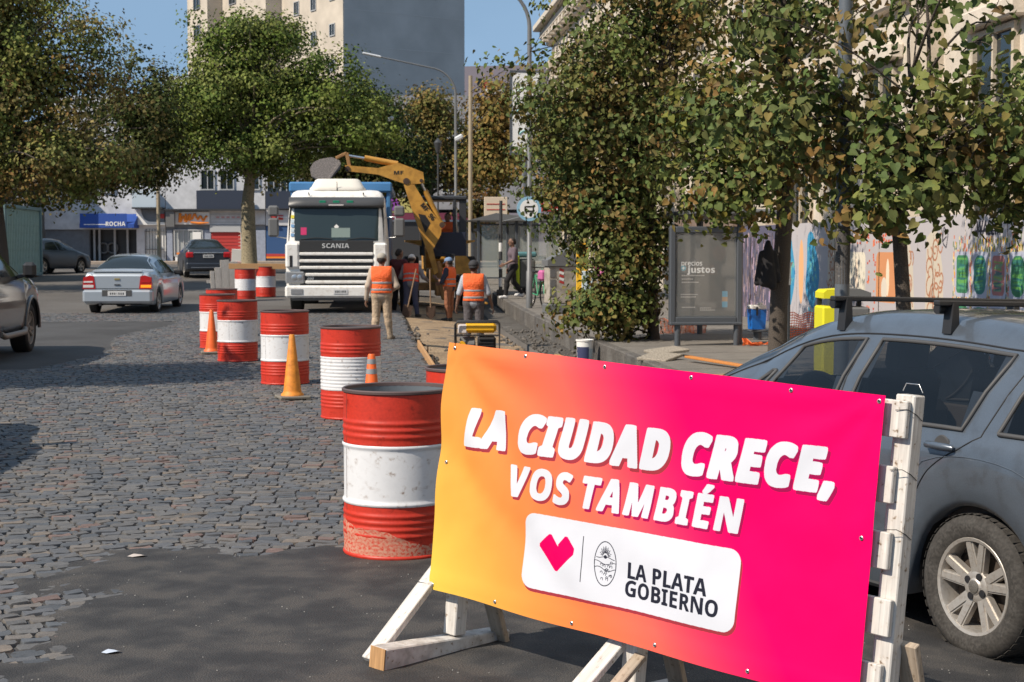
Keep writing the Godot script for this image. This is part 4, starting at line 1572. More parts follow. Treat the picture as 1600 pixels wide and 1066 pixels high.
	for sd in [-1, 1]:
		var cp := S()
		cp.box(Vector3(sd * 1.06, 1.4, 0.03), Vector3(0.34, 0.62, 0.12), 0.05)
		obj("corner_panel", cp, M.truck_white, o)
		var vt := S()
		vt.box(Vector3(sd * 1.09, 1.26, 0.092), Vector3(0.07, 0.28, 0.012), 0.004)
		obj("corner_vent", vt, M.dark, o)
		var hl := S()
		hl.box(Vector3(sd * 1.0, 0.87, 0.05), Vector3(0.46, 0.29, 0.1), 0.03)
		var hn := obj("headlight", hl, M.head_lens, o)
		for e in [0.0, 0.13]:
			var bulb := S()
			bulb.lathe([Vector2(0.075, 0.0), Vector2(0.06, 0.006), Vector2(0.0, 0.01)], 14, Transform3D(Basis(Vector3.RIGHT, Vector3.BACK, Vector3.DOWN), Vector3(sd * (0.88 + e), 0.87, 0.1)))
			obj("reflector", bulb, M.steel, hn)
		var fg := S()
		fg.box(Vector3(sd * 0.95, 0.53, 0.155), Vector3(0.29, 0.13, 0.02), 0.006)
		obj("fog_light", fg, M.head_lens, o)
		for e in [[2.48, 0.26, 0.26], [2.08, 0.26, 0.46]]:
			var mr := S()
			mr.box(Vector3(sd * 1.52, e[0], -0.1), Vector3(e[1], e[2], 0.1), 0.045)
			obj("mirror", mr, M.truck_grey, o)
		var ar := S()
		ar.tube([Vector3(sd * 1.18, 2.32, -0.2), Vector3(sd * 1.42, 2.34, -0.12), Vector3(sd * 1.44, 1.85, -0.12), Vector3(sd * 1.2, 1.82, -0.2)], [0.018], 6)
		obj("mirror_arm", ar, M.steel, o)
		var hr := S()
		hr.tube([wrap.call(2.86, sd * 0.66, 0.03), wrap.call(2.86, sd * 0.66, 0.03) + Vector3(-0.02, 0.07, 0.02)], [0.014], 5)
		obj("visor_bracket", hr, M.dark, o)
		wheel(o, Vector3(sd * 1.05, 0.5, -1.35), sd, 0.5, 0.3, 2, M.truck_grey, M.tyre)
		wheel(o, Vector3(sd * 1.0, 0.5, -4.9), sd, 0.5, 0.45, 2, M.truck_grey, M.tyre)
	var bp := S()
	bp.box(Vector3(0, 0.53, 0.06), Vector3(2.48, 0.3, 0.18), 0.05)
	obj("front_bumper", bp, M.truck_white, o)
	var lw := S()
	lw.box(Vector3(0, 0.36, -0.02), Vector3(2.2, 0.1, 0.14), 0.03)
	obj("bumper_skirt", lw, M.truck_grey, o)
	plate(o, Vector3(0.1, 0.53, 0.157), 0.34, 0.12, Vector3(0, 0, 1))
	var ac := S()
	var ar1 := []
	for e in [[0.0, 0.68, 0.5], [0.05, 0.69, 0.51], [0.1, 0.64, 0.46], [0.26, 0.55, 0.4], [0.29, 0.5, 0.36]]:
		var ring := PackedVector3Array()
		for k in 24:
			var a := TAU * k / 24.0
			ring.append(Vector3(signf(cos(a)) * pow(absf(cos(a)), 0.35) * e[1], 2.99 + e[0], -0.95 - signf(sin(a)) * pow(absf(sin(a)), 0.35) * e[2]))
		ar1.append(ring)
	ac.loft(ar1, true, true)
	obj("roof_air_unit", ac, M.truck_cream, o)
	var aer := S()
	aer.tube([Vector3(0.0, 2.98, -0.45), Vector3(0.0, 3.2, -0.42)], [0.012, 0.006], 5)
	obj("aerial", aer, M.dark, o)
	# dump body behind the cab
	var ch := S()
	ch.box(Vector3(0, 0.8, -4.0), Vector3(0.9, 0.3, 6.0), 0.03)
	obj("chassis", ch, M.dark, o)
	var bed := S()
	bed.box(Vector3(0, 1.95, -2.3), Vector3(2.4, 1.9, 0.08), 0.01)
	bed.box(Vector3(0, 1.95, -6.7), Vector3(2.4, 1.9, 0.08), 0.01)
	for sd in [-1, 1]:
		bed.box(Vector3(sd * 1.2, 1.95, -4.5), Vector3(0.08, 1.9, 4.5), 0.01)
	bed.box(Vector3(0, 1.05, -4.5), Vector3(2.4, 0.1, 4.4))
	obj("dump_body", bed, M.tipper_blue, o)
	var rail := S()
	rail.box(Vector3(0, 3.14, -2.22), Vector3(2.62, 0.26, 0.22), 0.04)
	for sd in [-1, 1]:
		rail.box(Vector3(sd * 1.25, 3.1, -4.5), Vector3(0.14, 0.18, 4.5), 0.03)
		rail.box(Vector3(sd * 1.22, 2.7, -2.25), Vector3(0.1, 0.75, 0.14), 0.02)
	obj("dump_body_rail", rail, M.tipper_blue_light, o)

func backhoe() -> void:
	# seen from behind: boom and dipper swing to the left over the truck
	var o := thing("backhoe_loader", "ochre yellow backhoe loader with its bucket raised over the truck", "backhoe", Vector3(2.14, -0.02, -43.2), 0.0)
	var px := func(x: float, y: float) -> Vector2: return Vector2((x - 690.0) / 55.8, 1.69 + (388.0 - y) / 55.8)
	var poly := func(pts: Array) -> PackedVector2Array:
		var r := PackedVector2Array()
		for i in range(0, pts.size(), 2):
			r.append(px.call(pts[i], pts[i + 1]))
		return r
	var bm := S()
	bm.prism(poly.call([631, 291, 647, 291, 661, 314, 672, 330, 690, 352, 688, 368, 676, 391, 684, 426, 678, 430, 668, 398, 659, 372, 650, 348, 640, 318]), 0.55, 0.6)
	bm.prism(poly.call([631, 291, 647, 291, 661, 314, 672, 330, 690, 352, 688, 368, 676, 391, 684, 426, 678, 430, 668, 398, 659, 372, 650, 348, 640, 318]), 0.28, 0.33)
	bm.prism(poly.call([631, 291, 640, 291, 664, 356, 668, 398, 659, 372, 650, 348, 640, 318]), 0.33, 0.55)
	bm.prism(poly.call([672, 330, 690, 352, 688, 368, 676, 391, 672, 360]), 0.33, 0.55)
	var bo := obj("boom", bm, M.loader_yellow, o)
	var slot := S()
	slot.prism(poly.call([653, 336, 664, 338, 672, 350, 664, 366]), 0.6005, 0.604)
	obj("boom_opening", slot, M.dark, bo)
	for e in [["MF", 663, 326], ["96", 674, 341]]:
		var q: Vector2 = px.call(e[1], e[2])
		var lt := obj("lettering", letters(e[0], 0.13, bold, 0.006), M.dark, bo)
		lt.position = Vector3(q.x, q.y, 0.606)
		lt.rotation.z = -0.85
	var cyl := S()
	var tb := func(sh: Shape, x0: float, y0: float, x1: float, y1: float, z: float, r: float) -> void:
		var a: Vector2 = px.call(x0, y0)
		var b: Vector2 = px.call(x1, y1)
		sh.tube([Vector3(a.x, a.y, z), Vector3(b.x, b.y, z)], [r], 12)
	tb.call(cyl, 664, 300, 688, 350, 0.44, 0.075)
	tb.call(cyl, 684, 347, 692, 356, 0.44, 0.1)
	obj("boom_cylinder", cyl, M.loader_yellow, o)
	var rod := S()
	tb.call(rod, 658, 288, 665, 302, 0.44, 0.035)
	tb.call(rod, 546, 247, 573, 251, 0.44, 0.035)
	obj("piston_rod", rod, M.steel, o)
	var dp := S()
	var dpoly: Array = [541, 262, 592, 266, 606, 262, 624, 258, 640, 264, 661, 272, 663, 289, 636, 291, 614, 284, 592, 276, 545, 271]
	dp.prism(poly.call(dpoly), 0.56, 0.6)
	dp.prism(poly.call(dpoly), 0.28, 0.32)
	dp.prism(poly.call([541, 263, 592, 267, 624, 259, 661, 273, 661, 287, 636, 289, 592, 275, 545, 270]), 0.32, 0.56)
	var dq := obj("dipper_arm", dp, M.loader_yellow, o)
	var q1: Vector2 = px.call(623, 273)
	var l2 := obj("lettering", letters("MF", 0.1, bold, 0.006), M.dark, dq)
	l2.position = Vector3(q1.x, q1.y, 0.604)
	l2.scale.x = 1.4
	for e in [[635, 286, 0.09], [658, 285, 0.05], [690, 353, 0.08], [545, 267, 0.07]]:
		var pn := S()
		var q: Vector2 = px.call(e[0], e[1])
		pn.lathe([Vector2(e[2], 0.24), Vector2(e[2], 0.62), Vector2(0.0, 0.625)], 14, Transform3D(Basis(Vector3.RIGHT, Vector3.BACK, Vector3.DOWN), Vector3(q.x, q.y, 0)))
		obj("pivot_pin", pn, M.rust_steel, o)
	var c2 := S()
	tb.call(c2, 571, 250, 622, 259, 0.44, 0.075)
	tb.call(c2, 574, 253, 612, 260, 0.35, 0.04)
	obj("bucket_cylinder", c2, M.loader_yellow, o)
	var lk := S()
	for z in [0.34, 0.54]:
		var a: Vector2 = px.call(544, 243)
		var b: Vector2 = px.call(549, 268)
		var c: Vector2 = px.call(527, 251)
		lk.bar(Vector3(a.x, a.y, z), Vector3(b.x, b.y, z), 0.1, 0.04, 0.01, Vector3.BACK)
		lk.bar(Vector3(a.x, a.y, z), Vector3(c.x, c.y, z), 0.08, 0.04, 0.01, Vector3.BACK)
	obj("bucket_link", lk, M.loader_rusty, o)
	# bucket: a bent shell with side plates
	var outline: Array = [535, 258, 534, 266, 518, 283, 500, 284, 491, 279, 489, 268, 494, 259, 504, 254, 521, 251]
	var bk := S()
	bk.prism(poly.call(outline), 0.72, 0.75)
	bk.prism(poly.call(outline), 0.13, 0.16)
	var shell: Array = [518, 283, 500, 284, 491, 279, 489, 268, 494, 259, 504, 254, 521, 251, 533, 256]
	for i in range(0, shell.size() - 2, 2):
		var a: Vector2 = px.call(shell[i], shell[i + 1])
		var b: Vector2 = px.call(shell[i + 2], shell[i + 3])
		bk.bar(Vector3(a.x, a.y, 0.44), Vector3(b.x, b.y, 0.44), 0.6, 0.03, 0.0, Vector3(0, 0, 1).cross(Vector3(b.x - a.x, b.y - a.y, 0).normalized()))
	obj("bucket", bk, M.bucket_steel, o)
	var lip := S()
	var la: Vector2 = px.call(534, 259)
	var lb: Vector2 = px.call(516, 284)
	lip.bar(Vector3(la.x, la.y, 0.755), Vector3(lb.x, lb.y, 0.755), 0.07, 0.03, 0.005, Vector3.BACK)
	obj("bucket_edge", lip, M.bucket_steel, o)
	for i in 4:
		var th := S()
		var z := 0.2 + i * 0.16
		th.bar(Vector3(lb.x, lb.y, z), Vector3(lb.x - 0.02, lb.y - 0.12, z), 0.06, 0.04, 0.01)
		obj("bucket_tooth", th, M.bucket_steel, o)
	# swing post, rear frame, stabilisers
	var sw := S()
	sw.box(Vector3(-0.05, 0.72, 0.35), Vector3(0.3, 0.75, 0.34), 0.04)
	sw.box(Vector3(0.0, 0.6, -0.1), Vector3(2.0, 0.22, 0.3), 0.03)
	sw.bar(Vector3(-0.15, 1.3, 0.42), Vector3(0.1, 0.25, 0.5), 0.2, 0.2, 0.03)
	obj("swing_post", sw, M.loader_rusty, o)
	for sd in [-1, 1]:
		var st := S()
		st.bar(Vector3(sd * 0.75, 0.75, -0.1), Vector3(sd * 1.1, 0.18, 0.1), 0.16, 0.12, 0.02)
		st.box(Vector3(sd * 1.12, 0.13, 0.12), Vector3(0.36, 0.06, 0.3), 0.01)
		obj("stabiliser_leg", st, M.loader_yellow, o)
		wheel(o, Vector3(sd * 0.82, 0.72, -1.1), sd, 0.72, 0.44, 2, M.loader_yellow, M.tyre)
		wheel(o, Vector3(sd * 0.75, 0.45, -3.3), sd, 0.42, 0.3, 2, M.loader_yellow, M.tyre)
		var fd := S()
		fd.prism(PackedVector2Array([Vector2(sd * 0.45, 1.72), Vector2(sd * 0.98, 1.86), Vector2(sd * 0.98, 1.9), Vector2(sd * 0.45, 1.9)]), -1.9, -0.35)
		obj("mudguard", fd, M.loader_yellow, o)
	var cw := S()
	cw.prism(poly.call([712, 401, 729, 401, 737, 411, 736, 430, 712, 430]), -0.2, 0.05)
	obj("counterweight_plate", cw, M.loader_yellow, o)
	var hd := S()
	hd.box(Vector3(0, 1.35, -2.6), Vector3(0.85, 0.7, 1.7), 0.06)
	hd.box(Vector3(0, 0.9, -1.8), Vector3(0.7, 0.4, 3.6), 0.04)
	obj("bonnet", hd, M.loader_yellow, o)
	var cab := S()
	cab.box(Vector3(0.1, 3.08, -0.85), Vector3(1.3, 0.13, 1.6), 0.04)
	obj("cab_roof", cab, M.cab_dark, o)
	for e in [[-0.5, 0.0], [0.38, 0.0], [0.62, -0.05], [-0.5, -1.55], [0.68, -1.55]]:
		var ps := S()
		var wd := 0.09 if e[0] != 0.62 else 0.2
		ps.box(Vector3(e[0], 2.25, e[1] - 0.1), Vector3(wd, 1.58, 0.09), 0.015)
		obj("cab_post", ps, M.cab_dark, o)
	var pn2 := S()
	pn2.box(Vector3(0.22, 1.78, 0.02), Vector3(0.95, 0.68, 0.05), 0.01)
	obj("rear_panel", pn2, M.panel_navy, o)
	var seat := S()
	seat.box(Vector3(0.15, 1.75, -0.85), Vector3(0.5, 0.12, 0.5), 0.03)
	seat.box(Vector3(0.15, 2.1, -1.1), Vector3(0.48, 0.65, 0.1), 0.03)
	obj("seat", seat, M.dark, o)
	for e in [0, 1, 2]:
		var hs := S()
		hs.tube([Vector3(-0.02 + e * 0.05, 1.55, 0.5), Vector3(0.25 + e * 0.05, 1.5, 0.55), Vector3(0.18, 1.0, 0.5), Vector3(0.02 + e * 0.04, 0.7, 0.45)], [0.018], 6)
		obj("hydraulic_hose", hs, M.dark, o)

func generator_set() -> void:
	var o := thing("generator", "yellow portable generator in a black tube frame behind the banner", "generator", Vector3(1.93, ground_y(1.9, -26.4), -26.4), -5.0)
	var fr := S()
	for z in [-0.25, 0.25]:
		fr.tube([Vector3(-0.38, 0.02, z), Vector3(-0.38, 0.56, z), Vector3(-0.34, 0.6, z), Vector3(0.34, 0.6, z), Vector3(0.38, 0.56, z), Vector3(0.38, 0.02, z), Vector3(-0.38, 0.02, z)], [0.017], 8)
	for x in [-0.38, 0.38]:
		fr.tube([Vector3(x, 0.4, -0.25), Vector3(x, 0.4, 0.25)], [0.015], 6)
		fr.tube([Vector3(x, 0.03, -0.25), Vector3(x, 0.03, 0.25)], [0.015], 6)
	fr.tube([Vector3(-0.38, 0.38, 0.25), Vector3(0.38, 0.38, 0.25)], [0.014], 6)
	obj("tube_frame", fr, M.dark, o)
	var tk := S()
	tk.box(Vector3(0.05, 0.5, 0.0), Vector3(0.56, 0.17, 0.42), 0.05)
	obj("fuel_tank", tk, M.gen_yellow, o)
	var en := S()
	en.box(Vector3(0.16, 0.2, 0), Vector3(0.32, 0.3, 0.34), 0.04)
	for i in 5:
		en.box(Vector3(0.16, 0.1 + i * 0.05, 0.185), Vector3(0.24, 0.02, 0.03))
	obj("engine", en, M.dark, o)
	var al := S()
	al.lathe([Vector2(0.0, -0.16), Vector2(0.14, -0.15), Vector2(0.15, 0.1), Vector2(0.0, 0.12)], 18, Transform3D(Basis(Vector3.BACK, Vector3.RIGHT, Vector3.UP), Vector3(-0.15, 0.2, 0)))
	obj("alternator", al, M.truck_grey, o)
	var pn := S()
	pn.box(Vector3(-0.25, 0.48, 0.1), Vector3(0.16, 0.16, 0.2), 0.02)
	obj("control_panel", pn, M.pale_lens, o)
	var fl := S()
	fl.lathe([Vector2(0.0, 0.0), Vector2(0.06, 0.0), Vector2(0.06, 0.1), Vector2(0.0, 0.1)], 14, Transform3D(Basis(Vector3.RIGHT, Vector3.BACK, Vector3.DOWN), Vector3(-0.26, 0.22, 0.18)))
	obj("air_filter", fl, M.gen_yellow, o)

func lamp_post(label: String, at: Vector3, tall: float, reach: float, group: String, r := 0.055) -> Node3D:
	# the arm reaches towards -x
	var o := thing("street_lamp", label, "street lamp", at, 0.0, group)
	var p := S()
	var pts := [Vector3(0, 0, 0), Vector3(0, 0.9, 0), Vector3(0, 0.92, 0), Vector3(0, tall - 1.5, 0)]
	var rad := [r * 1.35, r * 1.3, r, r * 0.9]
	for i in 9:
		var a := PI * 0.5 * i / 8.0 * 0.82
		pts.append(Vector3(-(1.0 - cos(a)) * 1.1, tall - 1.3 + sin(a) * 1.05, 0))
		rad.append(r * lerpf(0.85, 0.55, i / 8.0))
	var e: Vector3 = pts[pts.size() - 1]
	pts.append(e + Vector3(-(reach - 1.0), (reach - 1.0) * 0.2, 0))
	rad.append(r * 0.5)
	p.tube(pts, rad, 12)
	obj("pole", p, M.pole_grey, o)
	var h := S()
	var q: Vector3 = pts[pts.size() - 1]
	h.box(q + Vector3(-0.28, 0.06, 0), Vector3(0.75, 0.08, 0.22), 0.03, Basis(Vector3.BACK, -0.2))
	obj("lamp_head", h, M.lamp_head, o)
	return o
# --- the setting -----------------------------------------------------------------
func sheet(x0: float, x1: float, z0: float, z1: float, dx: float, dz: float, h: Callable) -> Shape:
	var sh := S()
	sh.soft(0)
	var nx := maxi(1, int(ceil((x1 - x0) / dx)))
	var nz := maxi(1, int(ceil((z1 - z0) / dz)))
	for i in nx:
		for j in nz:
			var a := lerpf(x0, x1, float(i) / nx)
			var b := lerpf(x0, x1, float(i + 1) / nx)
			var c := lerpf(z0, z1, float(j) / nz)
			var d := lerpf(z0, z1, float(j + 1) / nz)
			sh.quad(Vector3(a, h.call(a, d), d), Vector3(b, h.call(b, d), d), Vector3(b, h.call(b, c), c), Vector3(a, h.call(a, c), c))
	return sh

func ground() -> void:
	# one sheet of bedding and worn paving out to the horizon, with the open trench along the kerb
	var far := S()
	far.soft(0)
	var xs := [-400.0, -120.0, -60.0, -30.0, -20.0, -14.0, -10.0, -7.0, -5.0, -3.0, -1.0, 0.0, 0.5, 0.899, 0.901, 1.6, 2.4, 3.099, 3.101, 3.5, 3.76, 9.2, 30.0, 60.0, 140.0, 400.0]
	var zs := [12.0, 4.0, 0.0, -3.0, -6.0, -9.0, -12.0, -14.5, -16.999, -17.001, -19.0, -22.0, -25.0, -28.0, -31.0, -34.0, -37.0, -40.0, -43.0, -45.999, -46.001, -48.0, -51.0, -55.0, -60.0, -65.0, -70.0, -80.0, -100.0, -150.0, -260.0, -600.0]
	for i in xs.size() - 1:
		for j in zs.size() - 1:
			var p := func(x: float, z: float) -> Vector3: return Vector3(x, ground_y(x, z), z)
			far.quad(p.call(xs[i], zs[j]), p.call(xs[i + 1], zs[j]), p.call(xs[i + 1], zs[j + 1]), p.call(xs[i], zs[j + 1]))
	var road := structure("cobbled_road", far, M.road, "worn grey cobbled road with sandy joints")
	# trench floor: trampled sand, and the grey mortar bed beside the kerb
	var tf := sheet(0.905, 3.095, -45.9, -17.05, 0.3, 0.5, func(x, z): return ground_y(x, z) + 0.012 + 0.012 * sin(x * 5.0 + z * 2.1) + 0.01 * sin(z * 4.3))
	structure("trench_floor", tf, M.sand, "sandy floor of the open trench")
	var gut := sheet(3.105, 3.75, -46.0, -12.0, 0.2, 0.5, func(x, z): return road_y(x, z) + 0.014 + 0.016 * sin(x * 9.0 + z * 3.7) * sin(z * 1.9))
	structure("gutter_bed", gut, M.mortar, "broken grey mortar bed along the kerb")
	# cobbles
	rng.seed = 11
	var stones := []
	for k in 5:
		var s := S()
		var ring := func(g: float, y: float) -> PackedVector3Array:
			var r := PackedVector3Array()
			for i in 12:
				var a := TAU * (i + 0.5) / 12.0
				var q := 0.27 + 0.05 * sin(i * 2.3 + k)
				r.append(Vector3(signf(cos(a)) * pow(absf(cos(a)), q), y + 0.0035 * sin(i * 1.7 + k * 2.0) * (1.0 if g < 0.97 else 0.0), signf(sin(a)) * pow(absf(sin(a)), q)) * Vector3(0.5 * g, 1, 0.5 * g))
			return r
		s.loft([ring.call(1.0, -0.05), ring.call(0.995, 0.008)], true, false)
		s.loft([ring.call(0.995, 0.008), ring.call(0.95, 0.0165)], true, false)
		var top: PackedVector3Array = ring.call(0.95, 0.0165)
		s.soft(3)
		for i in 12:
			s.tri(Vector3(0, 0.018, 0), top[(i + 1) % 12], top[i])
		stones.append(s.commit())
	var all := []
	var row := 0
	var v := 4.4
	while v < 40.0:
		var depth := rng.randf_range(0.076, 0.098)
		var u := -11.5 + rng.randf() * 0.1
		while u < 2.2:
			var wdt := rng.randf_range(0.085, 0.15)
			var x := u + wdt * 0.5
			var bend := 0.42 * maxf(0.0, -x - 0.9) - 0.09 * pow(maxf(0.0, -x - 3.2), 1.5) + 0.05 * sin(x * 0.9 + v * 0.13)
			var z := -v + bend + rng.randfn(0, 0.006)
			var slope := (0.42 if x < -0.9 else 0.0) - (0.135 * sqrt(maxf(0.0, -x - 3.2)) if x < -3.2 else 0.0)
			u += wdt + 0.007
			if x > 0.86 and z < -16.0:
				continue
			if z < -38.5 or z > -4.6 or (z > -7.9 and x > -0.75):
				continue
			var c := 0.0954 * z + 0.9954 * x
			var D := 0.0954 * x - 0.9954 * z
			if absf(c) > D * 0.335 + 1.2:
				continue
			if x < -4.3 + 0.25 * sin(z * 0.7) and z < -21.2 and z > -34.5:
				continue
			var b := Basis(Vector3.UP, atan(slope)) * Basis.from_euler(Vector3(rng.randfn(0, 0.02), rng.randfn(0, 0.03), rng.randfn(0, 0.018))) * Basis.from_scale(Vector3(wdt, 1.0, depth))
			all.append([D, Transform3D(b, Vector3(x, road_y(x, z) + -0.001 + rng.randf_range(-0.005, 0.004), z)), rng.randi() % 5, rng.randi() % 100])
		v += depth + 0.005
	all.sort_custom(func(a, b): return a[0] < b[0])
	var tones := [Color(0.145, 0.15, 0.162), Color(0.178, 0.174, 0.172), Color(0.118, 0.128, 0.143), Color(0.21, 0.19, 0.172), Color(0.225, 0.155, 0.135), Color(0.16, 0.157, 0.157), Color(0.25, 0.21, 0.175)]
	var pick := func(n: int) -> int: return 0 if n < 26 else 1 if n < 48 else 2 if n < 64 else 5 if n < 80 else 3 if n < 90 else 4 if n < 96 else 6
	var mats := []
	for t in tones.size():
		mats.append(mk("cobble%d" % t, tones[t], 0.7, 0.0, "pit", 4.0, "", 0.0, "fine", 0.7, true))
	var n_single := 0
	var bulk := [[], [], [], [], []]
	for e in all:
		var D: float = e[0]
		var p: Vector3 = e[1].origin
		# the nearest ones that stand clear of the asphalt are pieces of their own
		if n_single < 298 and p.z < -8.55 and p.x < 0.8:
			var o := obj("cobblestone", stones[e[2]], mats[pick.call(e[3])], road)
			o.transform = e[1]
			n_single += 1
		else:
			bulk[e[2]].append(e)
	for k in 5:
		var mm := MultiMesh.new()
		mm.transform_format = MultiMesh.TRANSFORM_3D
		mm.use_colors = true
		mm.mesh = stones[k]
		mm.instance_count = bulk[k].size()
		for i in bulk[k].size():
			mm.set_instance_transform(i, bulk[k][i][1])
			var f := 0.85 + 0.3 * fmod(bulk[k][i][3] * 7.31, 1.0)
			var t: Color = tones[pick.call(bulk[k][i][3])]
			mm.set_instance_color(i, Color(t.r * f, t.g * f, t.b * f))
		var mi := MultiMeshInstance3D.new()
		mi.multimesh = mm
		mi.material_override = M.cobble_tint
		mi.name = "cobblestones"
		mi.set_meta("kind", "stuff")
		road.add_child(mi, true)
	# asphalt: the patch in front, ragged where the stones come through, and the lane on the left
	var nz := FastNoiseLite.new()
	nz.seed = 3
	nz.frequency = 0.7
	nz.fractal_octaves = 4
	var hgt := func(x: float, z: float) -> float:
		var n := nz.get_noise_2d(x * 1.0, z * 1.0)
		var e := (z + 8.5 + 0.05 * x) * 1.0 + n * 0.5
		var l := (x + 1.72) * 0.9 + n * 0.75 + (z + 6.5) * 0.12
		var d := minf(e * 3.0, l)
		return road_y(x, z) + 0.03 + 0.004 * n - 0.05 * (1.0 - smoothstep(-0.55, 0.6, d + 0.35 * nz.get_noise_2d(x * 5.0, z * 5.0)))
	var ap := sheet(-5.0, 3.76, -9.4, 2.0, 0.1, 0.1, hgt)
	structure("asphalt_patch", ap, M.asphalt, "dark asphalt patch over the cobbles in front")
	var lane := sheet(-14.0, -3.9, -35.2, -20.6, 0.35, 0.35, func(x, z): return road_y(x, z) + 0.03 - 0.06 * smoothstep(-0.3, 0.3, x + 4.35 - 0.25 * sin(z * 0.7)) - 0.06 * smoothstep(-0.3, 0.2, z + 21.2 + 0.3 * sin(x * 2.0)) - 0.06 * smoothstep(-34.3, -34.9, z))
	structure("asphalt_lane", lane, M.asphalt_light, "smooth grey asphalt lane on the left")
	# pavement and kerb on the right
	var walk := S()
	walk.soft(0)
	for j in 34:
		var a := 6.0 - j * 3.0
		var b := a - 3.0
		walk.quad(Vector3(3.9, walk_y(a), a), Vector3(9.0, walk_y(a), a), Vector3(9.0, walk_y(b), b), Vector3(3.9, walk_y(b), b))
	var pave := structure("pavement", walk, M.pavement, "sunlit grey concrete pavement on the right")
	var z := 2.0
	var n := 0
	rng.seed = 21
	while z > -70.0:
		var l := 0.98
		var ks := S()
		ks.box(Vector3(0, -0.22, 0), Vector3(0.16, 0.44, l), 0.018)
		var kb := obj("kerbstone", ks, [M.kerb, M.kerb_dark][n % 3 / 2], pave)
		kb.position = Vector3(3.83 + rng.randf_range(-0.008, 0.008), walk_y(z - 0.5) + 0.006, z - 0.5)
		kb.rotation.y = rng.randfn(0, 0.006)
		kb.rotation.x = (walk_y(z - 1.0) - walk_y(z)) * 0.9
		z -= 1.0
		n += 1
	# pavement joints: sawn bays of 1.5 m
	for j in 24:
		var zz := -16.0 - j * 1.5
		var jt := S()
		jt.box(Vector3(6.45, walk_y(zz) + 0.0015, zz), Vector3(5.0, 0.003, 0.014))
		obj("pavement_joint", jt, M.joint, pave)
	# the cross street and the pavement in front of the shops
	var cross := S()
	cross.box(Vector3(-10, 0.715, -99.0), Vector3(60, 0.24, 7.0), 0.0)
	structure("shop_pavement", cross, M.pavement_far, "pavement in front of the shops")
	# rubble where the road is broken up
	rng.seed = 31
	var rub := S()
	for i in 420:
		var zz := rng.randf_range(-34.0, -15.0)
		var x := rng.randf_range(2.9, 3.72) if i % 3 else rng.randf_range(0.85, 1.15)
		if i % 9 == 0:
			x = rng.randf_range(1.0, 3.0)
		var q := rng.randf_range(0.015, 0.06)
		rub.box(Vector3(x, ground_y(x, zz) + q * 0.35 + 0.012, zz), Vector3(q * rng.randf_range(0.8, 1.8), q, q * rng.randf_range(0.8, 1.6)), q * 0.2, Basis.from_euler(Vector3(rng.randfn(0, 0.4), rng.randf() * 6.0, rng.randfn(0, 0.4))))
	var ro := obj("rubble", rub, M.rubble)
	ro.set_meta("kind", "stuff")
	tag(ro, "broken stones and mortar lumps along the trench", "rubble")
	# grit on the asphalt
	var grit := S()
	for i in 1500:
		var x := rng.randf_range(-2.6, 3.0)
		var zz := rng.randf_range(-8.6, -4.2)
		var q := rng.randf_range(0.0012, 0.0042)
		if nz.get_noise_2d(x * 2.2 + 40.0, zz * 2.2) < 0.02:
			continue
		grit.box(Vector3(x, hgt.call(x, zz) + q * 0.3, zz), Vector3(q * 1.6, q, q), 0.0, Basis(Vector3.UP, rng.randf() * 6.0))
	var go := obj("gravel", grit, M.grit)
	go.set_meta("kind", "stuff")
	tag(go, "pale grit scattered on the dark asphalt", "gravel")
	for e in [["flat scrap of pale paper on the asphalt left of the barricade", Vector3(-1.2, 0, -8.15), 0.045, M.litter], ["small bluish paper scrap on the asphalt at the bottom left", Vector3(-1.02, 0, -6.2), 0.035, M.litter_blue]]:
		var pl := S()
		pl.soft(0)
		var c: Vector3 = e[1]
		c.y = hgt.call(c.x, c.z) + 0.004
		for i in 9:
			var a := TAU * i / 9.0
			var b := TAU * (i + 1) / 9.0
			var r := func(g: float) -> Vector3: return c + Vector3(cos(g) * e[2] * (1.0 + 0.25 * sin(g * 3.0)), 0.003 + 0.004 * sin(g * 2.0), sin(g) * e[2] * 0.7)
			pl.tri(c + Vector3(0, 0.003, 0), r.call(b), r.call(a))
		tag(obj("paper_scrap", pl, e[3]), e[0], "litter")

func window_part(parent: Node3D, c: Vector3, w: float, h: float, bs: Basis, frame: Material, glass: Material, bars := 1, called := "window") -> Node3D:
	var fr := S()
	var t := 0.08
	for s in [-1, 1]:
		fr.box(c + bs * Vector3(s * (w * 0.5 - t * 0.5), 0, 0), Vector3(t, h, 0.12), 0.0, bs)
		fr.box(c + bs * Vector3(0, s * (h * 0.5 - t * 0.5), 0.002), Vector3(w - 2.0 * t, t, 0.12), 0.0, bs)
	for i in bars:
		fr.box(c + bs * Vector3(lerpf(-w * 0.5, w * 0.5, (i + 1.0) / (bars + 1.0)), 0, -0.004), Vector3(t * 0.7, h - 2.0 * t, 0.1), 0.0, bs)
	var o := obj(called, fr, frame, parent)
	var g := S()
	g.box(c + bs * Vector3(0, 0, -0.02), Vector3(w - t, h - t, 0.02), 0.0, bs)
	obj("pane", g, glass, o)
	return o

